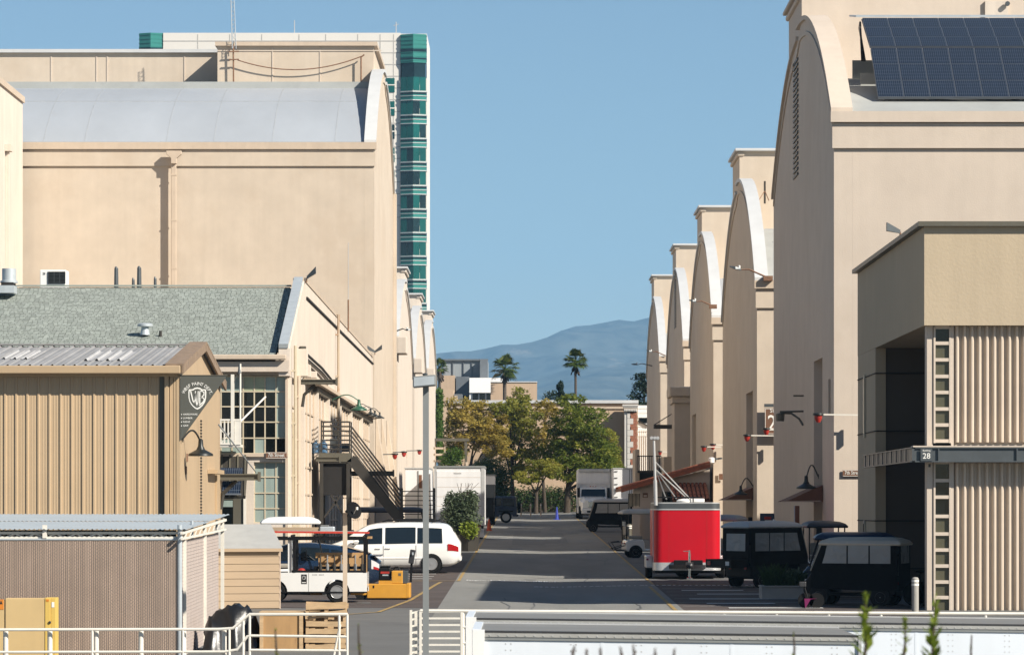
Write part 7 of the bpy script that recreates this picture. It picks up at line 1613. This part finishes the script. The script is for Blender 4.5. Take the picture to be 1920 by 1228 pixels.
leaf_card_cloud('foliage', 'leaf_fresh', pt, [((PX(880,d),d-.5,PZ(993,d)),(.42,.3,.36))], None, 700, .09, 5)
sb = MB(); rr = random.Random(3)
for k in range(9): a = Vector((PX(872,d)+rr.uniform(-.2,.2),d+rr.uniform(-.2,.2),G(d)+.9)); sb.tube([a, a+Vector((rr.uniform(-.6,.3),rr.uniform(-.3,.3),1.2)), a+Vector((rr.uniform(-.9,.5),rr.uniform(-.4,.4),2.1))], [.03,.02,.008], 5)
o = sb.build('stems', 'bark', pt)
d = 104.8; pt = T('square_planter', 'square grey brown planter of grassy shrubs on the right beside the carts', 'planter', (PX(1470,d), d, G(d)))
x0, x1 = PX(1428,d), PX(1512,d); MB().box(x0,d,G(d),x1,d+1.2,PZ(1101,d)).build('box', 'concrete', pt, bevel=.02); MB().box(x0-.02,d-.02,PZ(1101,d)+.001,x1+.02,d+1.22,PZ(1097.5,d)).build('rim', 'concrete', pt, bevel=.02)
gb = MB(); rr = random.Random(6)
for k in range(420):
    p = Vector((rr.uniform(x0+.1,x1-.1), d+rr.uniform(.1,1.1), PZ(1098,d))); q = p+Vector((rr.uniform(-.32,.32),rr.uniform(-.3,.3),rr.uniform(.25,.60)*(1.1 if p.x < (x0+x1)/2 else .8))); mid = (p+q)/2+Vector((0,0,.10)); s__ = Vector((.010,.006,0))
    gb.add([p-s__,p+s__,mid+s__,mid-s__,q], [(0,1,2,3),(3,2,4)])
o = gb.build('grass_blades', 'leaf_dark', pt); o['kind'] = 'stuff'
leaf_card_cloud('foliage', 'leaf_grey', pt, [((PX(1492,d),d+.5,PZ(1085,d)),(.35,.4,.26))], None, 900, .05, 8)
def bollard(px, d, y0_, label, m_='concrete', r=.085, band=True):
    b = T('bollard', label, 'bollard', (PX(px,d), d, G(d))); z1_ = PZ(y0_,d)
    MB().lathe([(r,G(d)),(r,z1_-.03),(r*.7,z1_),(0,z1_+.01)], 14, (PX(px,d),d,0)).build('post', m_, b, smooth=30)
    if band:
        for k in (.06,.15): MB().lathe([(r+.003,z1_-k-.05),(r+.003,z1_-k)], 14, (PX(px,d),d,0)).build('reflective_band', 'letter', b, smooth=30)
bollard(1716, 93., 1082, 'concrete bollard with two white bands beside the nearest black golf cart')
for k, px in enumerate((1170,1180)): bollard(px, 170-k*3, 976+k*6, ('brown steel bollard left of a taller pair by the white golf cart','brown steel bollard right beside the white golf cart')[k], 'olive_steel', .11)
for k, (px, lb) in enumerate(((977,'slim pale post at the street end, nearest the blue car'),(995,'slim pale post at the street end, middle of three'),(1014,'slim pale post at the street end, nearest the blue cone'))): b = T('bollard', lb, 'bollard', (PX(px,306), 306, G(306)), 'slim posts at the street end'); MB().lathe([(.06,G(306)),(.06,G(306)+1.0),(0,G(306)+1.04)], 8, (PX(px,306),306,0)).build('post', 'trim', b); MB().lathe([(.065,G(306)+.86),(.065,G(306)+.94)], 8, (PX(px,306),306,0)).build('reflective_band', 'letter', b)
def cone(px, d, m_, label, s=.72):
    c = T('traffic_cone', label, 'traffic cone', (PX(px,d), d, G(d))); z = G(d)
    MB().box(PX(px,d)-.2*s/.72,d-.2,z,PX(px,d)+.2*s/.72,d+.2,z+.04).build('base', m_, c); MB().lathe([(.15,z+.04),(.04,z+s),(0,z+s)], 14, (PX(px,d),d,0)).build('cone', m_, c, smooth=30); MB().lathe([(.125-.02,z+s*.40),(.085-.015,z+s*.66)], 14, (PX(px,d),d,0)).build('reflective_band', 'letter', c, smooth=30)
cone(1044, 284, 'blue_plastic', 'blue and white traffic cone at the far end of the street', .95); cone(917, 229, 'orange', 'orange traffic cone beside the left box truck', .7)
# things glimpsed on the right by the stage wall
t = T('notice_board', 'blue notice board leaning on the nearest right stage wall', 'notice board', (PX(1438,150), 149, G(149))); d = 149; MB().box(PX(1425,d),d,PZ(990,d),PX(1452,d),d+.06,PZ(962,d)).build('board', 'jeep', t); 
for k, (a, c_) in enumerate(((1433,1446),(1434,1447))): MB().box(PX(a,d),d-.012,PZ(973+k*7,d),PX(c_,d),d-.002,PZ(968+k*7,d)).build('notice', 'letter' if k else 'red_paint', t)
MB().box(PX(1425,d),d+.01,G(d),PX(1427,d),d+.05,PZ(990,d)).build('leg', 'olive_steel', t); MB().box(PX(1450,d),d+.01,G(d),PX(1452,d),d+.05,PZ(990,d)).build('leg', 'olive_steel', t)
t = T('dump_cart', 'dark tipping cart with steel tube behind the enclosed black golf cart', 'cart', (PX(1430,134), 134, G(134))); d = 134
MB().prism([(PX(1393,d),d,PZ(978,d)),(PX(1455,d),d,PZ(978,d)),(PX(1466,d),d,PZ(991,d)),(PX(1395,d),d,PZ(991,d))], (0,1.2,0)).build('hopper', 'black', t); MB().tube([(PX(1446,d),d-.1,PZ(990,d)),(PX(1456,d),d-.1,PZ(977,d))], .14, 12).build('steel_tube', 'alu', t); MB().box(PX(1398,d),d+.1,G(d)+.35,PX(1460,d),d+1.1,PZ(991,d)-.002).build('chassis', 'black', t)
for px in (1408,1450): MB().lathe([(.1,-.1),(.3,-.1),(.3,.1),(.1,.1)], 14, (PX(px,d),d+.1,G(d)+.3), 'y').build('wheel', 'rubber', t)
t = T('wall_cover', 'tall narrow brown panel standing by the nearest stage door', 'panel', (PX(1493,128), 127.4, G(127))); d = 127.; MB().box(PX(1491,d),d,G(d),PX(1499,d),d+.1,PZ(948,d)).build('panel', 'canvas_brown', t); MB().box(PX(1489,d),d+.02,G(d),PX(1490.5,d),d+.06,PZ(948,d)).build('edge_strip', 'galv', t)
sc_ = T('scooter', 'magenta scooter front shield beside the nearest black golf cart', 'scooter', (PX(1523,97.5), 97.5, G(97.5))); d = 97.5
MB().prism([(PX(1508,d),d,G(d)+.25),(PX(1532,d),d,G(d)+.25),(PX(1530,d),d,PZ(1122,d)),(PX(1520,d),d,PZ(1123,d)),(PX(1510,d),d,PZ(1140,d))], (0,.35,0)).build('shield', 'magenta', sc_, bevel=.05, seg=3); MB().tube([(PX(1514,d),d+.1,PZ(1118,d)),(PX(1508,d),d+.1,PZ(1096,d)),(PX(1500,d),d+.1,PZ(1092,d))], .02, 6).build('handlebar', 'black', sc_); MB().box(PX(1499,d),d+.05,PZ(1100,d),PX(1512,d),d+.12,PZ(1090,d)).build('mirror', 'skin_dark', sc_, bevel=.02)
for px in (1512,1532): MB().lathe([(.08,-.05),(.2,-.05),(.2,.05),(.08,.05)], 14, (PX(px,d),d+.2,G(d)+.2), 'y').build('wheel', 'rubber', sc_)
bk = T('bicycle', 'dark bicycle leaning in the shade of the corner building porch', 'bicycle', (PX(1728,99), 99.2, G(99))); d = 99.2; zz0_ = G(d)
for px in (1716,1738):
    w_ = MB(); w_.lathe([(.30,-.02),(.33,0),(.30,.02)], 22, (PX(px,d),d,zz0_+.33), 'y'); w_.build('wheel', 'rubber', bk)
f_ = MB(); A_, B_, C_, D_ = Vector((PX(1716,d),d,zz0_+.33)), Vector((PX(1738,d),d,zz0_+.33)), Vector((PX(1725,d),d,zz0_+.85)), Vector((PX(1736,d),d,zz0_+.95))
for a, c_ in ((A_,C_),(C_,D_),(D_,B_),(C_,Vector((PX(1727,d),d,zz0_+.3))),(A_,Vector((PX(1727,d),d,zz0_+.3))),(Vector((PX(1727,d),d,zz0_+.3)),D_)): f_.tube([a,c_], .02, 6)
f_.build('frame', 'black', bk); MB().tube([D_,D_+Vector((0,0,.15)),D_+Vector((-.1,-.25,.18))], .015, 6).build('handlebar', 'black', bk); MB().box(C_.x-.12,d-.06,C_.z+.02,C_.x+.12,d+.06,C_.z+.07).build('saddle', 'black', bk, bevel=.02)
# pergola at the street end on the left
pg = T('pergola', 'brown steel pergola frame with pale posts at the far left of the street', 'pergola', (PX(850,300), 300, G(300))); d = 300
MB().box(PX(815,d),d,PZ(827,d),PX(880,d),d+.3,PZ(821.5,d)).build('beam', 'olive_steel', pg); MB().box(PX(871,d),d+.05,G(d),PX(876,d),d+.25,PZ(827,d)).build('post', 'olive_steel', pg)
for k in range(4): MB().box(PX(812,d),d+.4,PZ(842+k*12,d),PX(834,d),d+.6,PZ(838+k*12,d)).build('shelf_rail', 'trim', pg)
for px in (843,873): MB().box(PX(px,d),d-.2,G(d),PX(px+5,d),d-.02,PZ(866,d)).build('stub_post', 'trim', pg)
for px in (815,833): MB().box(PX(px,d),d+.35,G(d),PX(px+2,d),d+.62,PZ(827,d)).build('post', 'trim', pg)

# ================================================================== VEGETATION
def limb_tree(name, label, px, d, base_y, crowns, leafm, n, size, trunk_r, group, seed, h_split=.32, dark=None):
    """trunk, forking limbs that reach each crown clump, and leaves spread through the clumps"""
    x0 = PX(px,d); z0 = G(d); t = T(name, label, 'tree', (x0, d, z0), group); rr = random.Random(seed)
    cl = [((PX(a,d),d+rr.uniform(-1.6,1.6),PZ(b_,d)),(rx/F*d, ry_*.9/F*d+.6, rz/F*d)) for a,b_,rx,ry_,rz in crowns]
    ztop = max(c[0][2] for c in cl); zf = z0+(ztop-z0)*h_split; tr = MB()
    lean = rr.uniform(-.3,.3); fork = Vector((x0+lean,d,zf)); tr.tube([(x0,d,z0-.1),(x0+lean*.4,d,z0+(zf-z0)*.5),fork], [trunk_r*1.25,trunk_r,trunk_r*.8], 9)
    for c, r in cl:
        c = Vector(c); a = fork+Vector((0,0,-rr.uniform(0,.6))); m1 = a+(c-a)*.5+Vector((rr.uniform(-.3,.3),rr.uniform(-.3,.3),rr.uniform(.0,.5)))
        tr.tube([a,m1,c], [trunk_r*.55,trunk_r*.34,trunk_r*.16], 6)
        for k in range(7):
            e = c+Vector((rr.uniform(-1,1)*r[0],rr.uniform(-1,1)*r[1],rr.uniform(-.3,1.05)*r[2])); s0 = m1+(c-m1)*rr.uniform(.2,1); tr.tube([s0,(s0+e)/2+Vector((0,0,.12)),e], [trunk_r*.16,trunk_r*.09,trunk_r*.03], 4)
    tr.build('trunk', 'bark', t, smooth=True)
    # sprays: small sub-clumps so that the crown has gaps
    sub = []
    for c, r in cl:
        k = int(9+14*(r[0]*r[2])**.5)
        for _ in range(k):
            v = Vector((rr.gauss(0,1),rr.gauss(0,1),rr.gauss(0,1))).normalized()*rr.uniform(.45,1.02); s = rr.uniform(.22,.46)
            sub.append(((c[0]+v.x*r[0],c[1]+v.y*r[1],c[2]+v.z*r[2]),(max(.25,s*(r[0]+.5)*.75),s*(r[1]+.4)*.75,max(.2,s*(r[2]+.4)*.55))))
    leaf_card_cloud('crown', leafm, t, sub, None, n, size, seed)
    return t
TG = None
limb_tree('street_tree', 'golden brown leaved tree at the left end of the street', 872, 334, 965, [(868,790,38,30,42),(895,775,30,25,28),(905,815,36,30,30),(855,835,24,25,30),(930,840,30,25,25),(940,800,16,20,24)], 'leaf_gold', 12000, .16, .22, TG, 21)
limb_tree('street_tree', 'tall open olive and gold tree behind the round hedge, its forked trunk lit', 962, 337, 965, [(975,745,22,20,20),(955,775,28,25,26),(985,790,30,25,34),(960,830,34,30,34),(990,845,28,25,34),(935,770,18,18,18),(972,880,22,20,18)], 'leaf_olive', 11000, .15, .20, TG, 22, .30)
limb_tree('street_tree', 'thin airy tree between the two big ones before the peach wall', 1022, 340, 965, [(1022,765,20,18,20),(1035,790,18,18,24),(1015,820,14,16,24)], 'leaf_gold', 2600, .14, .15, TG, 23, .4)
limb_tree('street_tree', 'largest dense green tree right of centre at the street end', 1063, 333, 965, [(1075,765,34,28,24),(1060,800,40,32,34),(1100,800,42,32,36),(1045,845,34,30,34),(1090,845,50,35,34),(1130,850,32,28,30),(1060,880,44,32,22),(1140,880,26,24,16),(1110,875,44,30,20)], 'leaf_green', 17000, .16, .26, TG, 24, .28)
limb_tree('street_tree', 'small yellow green tree in front of the peach wall at right', 1150, 339, 965, [(1150,845,16,16,24),(1140,820,18,18,20),(1158,868,13,14,16)], 'leaf_olive', 2600, .14, .14, TG, 25, .4)
limb_tree('street_tree', 'low olive tree whose branches hang over the street between hedge and big tree', 1005, 330, 965, [(1010,875,26,24,18),(990,895,26,22,16),(1030,880,22,22,20)], 'leaf_olive', 3600, .15, .16, TG, 26, .5)
d = 302.; hd = T('round_hedge', 'dense dark green rounded hedge tree beside the left box truck', 'hedge', (PX(925,d), d, G(d)))
leaf_card_cloud('foliage', 'leaf_dark', hd, [((PX(925,d),d,PZ(885,d)),(1.35,1.2,1.2)),((PX(940,d),d,PZ(905,d)),(.9,1,1.1)),((PX(905,d),d,PZ(890,d)),(1.,1,1.2)),((PX(930,d),d,PZ(925,d)),(1.0,.9,.9))], None, 11000, .09, 31); MB().tube([(PX(930,d),d,G(d)),(PX(930,d),d,PZ(900,d))], .16, 8).build('trunk', 'bark', hd)
d = 300.; hd = T('green_bush', 'bright green bush under the pergola at the left', 'bush', (PX(852,d), d, G(d))); leaf_card_cloud('foliage', 'leaf_ivy', hd, [((PX(852,d),d,PZ(856,d)),(.8,.7,.75)),((PX(840,d),d,PZ(866,d)),(.6,.6,.7))], None, 3000, .09, 32); MB().tube([(PX(850,d),d,G(d)),(PX(850,d),d,PZ(858,d))], .12, 8).build('trunk', 'bark', hd)
d = 341.; hd = T('low_hedge', 'low dark hedge, enlarged to add shade, along the foot of the end wall', 'hedge', (PX(1000,d), d, G(d))); leaf_card_cloud('foliage', 'leaf_dark', hd, [((PX(px,d),d,PZ(938,d)),(1.0,.7,1.25)) for px in range(945,1085,18)], None, 14000, .10, 33); MB().box(PX(955,d),d-.3,G(d),PX(1075,d),d+.3,G(d)+1.1).build('stems', 'bark', hd)  # hedge grown taller to stand in for tree shade on the wall foot
d = 327.; iv = T('ivy', 'bright green ivy covering the far corner of the left stages', 'ivy', (PX(826,d), d, G(d)))
leaf_card_cloud('foliage', 'leaf_ivy', iv, [((PX(824.5,d),d-1.5+.5*math.sin(k),PZ(735+k*9,d)),(.34,1.3,.35)) for k in range(15)], None, 7000, .10, 34); MB().tube([(PX(824,d),d-1.5,G(d)),(PX(824,d),d-1.5,PZ(735,d))], .08, 6).build('stem', 'bark', iv)
def fan_palm(label, px, d, ytop, ytrunk0, r, n, seed, tw=.22):
    x = PX(px,d); zc = PZ(ytop,d); t = T('palm_tree', label, 'palm tree', (x, d, G(d)), None); rr = random.Random(seed)
    MB().tube([(x+.1,d,G(d)),(x+.05,d,(G(d)+zc)/2),(x,d,zc-.4),(x,d,zc)], [tw*1.2,tw*.8,tw*.75,tw*1.1], 9).build('trunk', 'palm_bark', t)
    sk = MB()
    for k in range(26):
        a = rr.uniform(0,6.28); p = Vector((x,d,zc-.15-rr.uniform(0,.3))); q = p+Vector((math.cos(a)*.5,math.sin(a)*.5,-rr.uniform(.5,1.2))); s = Vector((-math.sin(a),math.cos(a),0))*.10
        sk.add([p-s*.4,p+s*.4,q+s,q-s], [(0,1,2,3)])
    o = sk.build('dead_skirt', 'bark', t)
    for k in range(n):
        a = rr.uniform(0,6.28); el = R(rr.uniform(-38,82)); L_ = r*rr.uniform(.42,.55); dr = Vector((math.cos(a)*math.cos(el),math.sin(a)*math.cos(el),math.sin(el)))
        c = Vector((x,d,zc))+dr*L_; sd_ = dr.cross(Vector((0,0,1))); sd_ = sd_.normalized() if sd_.length > .01 else Vector((1,0,0)); up = sd_.cross(dr).normalized()
        f = MB(); f.bar(Vector((x,d,zc)), c, .035); nf = 13
        for i in range(nf):
            th = R(-78+156*i/(nf-1)); l = r*.52*(1-.18*abs(i-(nf-1)/2)/(nf/2))*rr.uniform(.9,1.08)
            v = dr*math.cos(th)+sd_*math.sin(th); tip = c+v*l+Vector((0,0,-l*.22-.10*abs(math.sin(th))*l)); md = c+v*l*.55+up*.03; wv = v.cross(up).normalized()*l*.085
            f.add([c,md-wv,tip,md+wv], [(0,1,2,3)])
        f.build('frond', 'leaf_palm', t)
fan_palm('tall fan palm on a slim trunk rising above the end wall', 1079, 390, 678, 750, 1.55, 42, 41, .17)
fan_palm('broad leaning fan palm behind the white block roof', 946, 412, 692, 715, 1.95, 30, 42, .26)
fan_palm('half hidden fan palm beside the last left stage', 824, 400, 690, 715, 1.2, 26, 43, .2)
def conifer(label, px, d, ytop, ybot, rx, n, seed):
    t = T('pine_tree', label, 'pine tree', (PX(px,d), d, G(d)), None); rr = random.Random(seed); sub = []; tr = MB(); x = PX(px,d); z1_, z0_ = PZ(ytop,d), PZ(ybot,d)
    tr.tube([(x,d,G(d)),(x,d,z1_)], [.3,.06], 7)
    for k in range(n):
        u = rr.uniform(0,1); z = z1_+(z0_-z1_)*u; a = rr.uniform(0,6.28); l = rx/F*d*(.25+.75*u)*rr.uniform(.5,1); e = (x+math.cos(a)*l,d+math.sin(a)*l,z+.15); tr.tube([(x,d,z),e], [.05,.02], 4); sub.append((e,(.55*(rx/20),.5,.30)))
    tr.build('trunk', 'bark', t); leaf_card_cloud('crown', 'leaf_pine', t, sub, None, 3500, .13, seed)
conifer('dark pine behind the last right stage', 1208, 372, 706, 775, 30, 34, 51); conifer('small dark pine top poking above the end wall', 1050, 380, 722, 765, 9, 14, 52)
d = 395.; hg = T('far_shrub', 'dark shrub tops showing over the end wall', 'shrub', (PX(1040,d), d, G(d))); leaf_card_cloud('foliage', 'leaf_pine', hg, [((PX(1040,d),d,PZ(745,d)),(1.2,1,.7)),((PX(1060,d),d,PZ(748,d)),(.8,.8,.5))], None, 1200, .13, 53); MB().tube([(PX(1045,d),d,G(d)),(PX(1045,d),d,PZ(748,d))], .12, 6).build('trunk', 'bark', hg)
# foreground shrubs on the bank just below the camera
def sprig(label, px, ytip, d, m_, h, wmax, n, seed):
    t = T('foreground_shrub', label, 'shrub', (PX(px,d), d, PZ(ytip,d)-h), None); rr = random.Random(seed); zt = PZ(ytip,d); x = PX(px,d)
    lf = MB(); stem = [Vector((x+.02*math.sin(k*.9+seed)*(k/6), d, zt-h*k/6)) for k in range(7)]
    MB().tube(stem[::-1], [.010-.0013*k for k in range(7)], 5).build('stem', 'bark', t)
    for k in range(n):
        u = rr.random(); i = min(5,int(u*6)); p = stem[i].lerp(stem[i+1], u*6-i); a = rr.uniform(0,6.28); el = R(rr.uniform(20,70) if u > .1 else rr.uniform(45,88)); l = wmax*(.45+.55*min(1,u*2.2))*rr.uniform(.6,1.1)
        v = Vector((math.cos(a)*math.cos(el),math.sin(a)*math.cos(el),math.sin(el))); s = v.cross(Vector((0,0,1))).normalized()*l*.17; q = p+v*l; md = p+v*l*.55
        lf.add([p,md-s,q,md+s], [(0,1,2,3)])
    lf.build('leaves', m_, t)
for px, yt, d, h, w, n, sd_, lb in ((1622,1118,11,.42,.075,130,1,'blurred green sprig in the foreground, leftmost of three tall ones'),(1697,1160,11.5,.36,.055,90,2,'blurred green sprig in the foreground, middle and shortest of three'),(1753,1128,11,.42,.070,120,3,'blurred green sprig in the foreground, rightmost of three tall ones')): sprig(lb, px, yt, d, 'leaf_fresh', h, w, n, sd_)
TGp = 'rusty flower tips at the bottom edge'
for k, px in enumerate((1077,1101,1126,1163,1187,1228,1265)): sprig('blurred rusty flower tip poking up at the bottom edge before the trailers', px, 1210+ (k*7)%9, 9.5, 'leaf_rust', .12, .022, 40, 60+k)
for o in [o for o in bpy.data.objects if o.get('label','').startswith('blurred rusty flower tip')]: o['group'] = TGp
for k, (px, yt) in enumerate(((1822,1190),(672,1170),(516,1180),(1488,1185))): sprig(('faint green weed at the right of the foreground','faint yellow green weed before the open street','faint weed stalk before the plywood crate','faint weed stalk left of the tall green sprigs')[k], px, yt, 12, 'leaf_fresh', .3, .03, 26, 80+k)
bank = MB(); rows = []
for y in (-4,2,6,9,12,15): rows.append([(x, y, -.62-.020*abs(y-6)-(.9 if y > 13 else 0)-(1.4 if y < 0 else 0)) for x in np.linspace(-9,9,14)])
rows.append([(x, 19, -5.24) for x in np.linspace(-9,9,14)]); rows.insert(0, [(x, -8, -5.24) for x in np.linspace(-9,9,14)])
o = bank.loft(rows, closed=False).build('earth_bank', mat('bank_soil', (.10,.085,.06), .95, var=.3, scale=3), smooth=60); o['kind'] = 'structure'
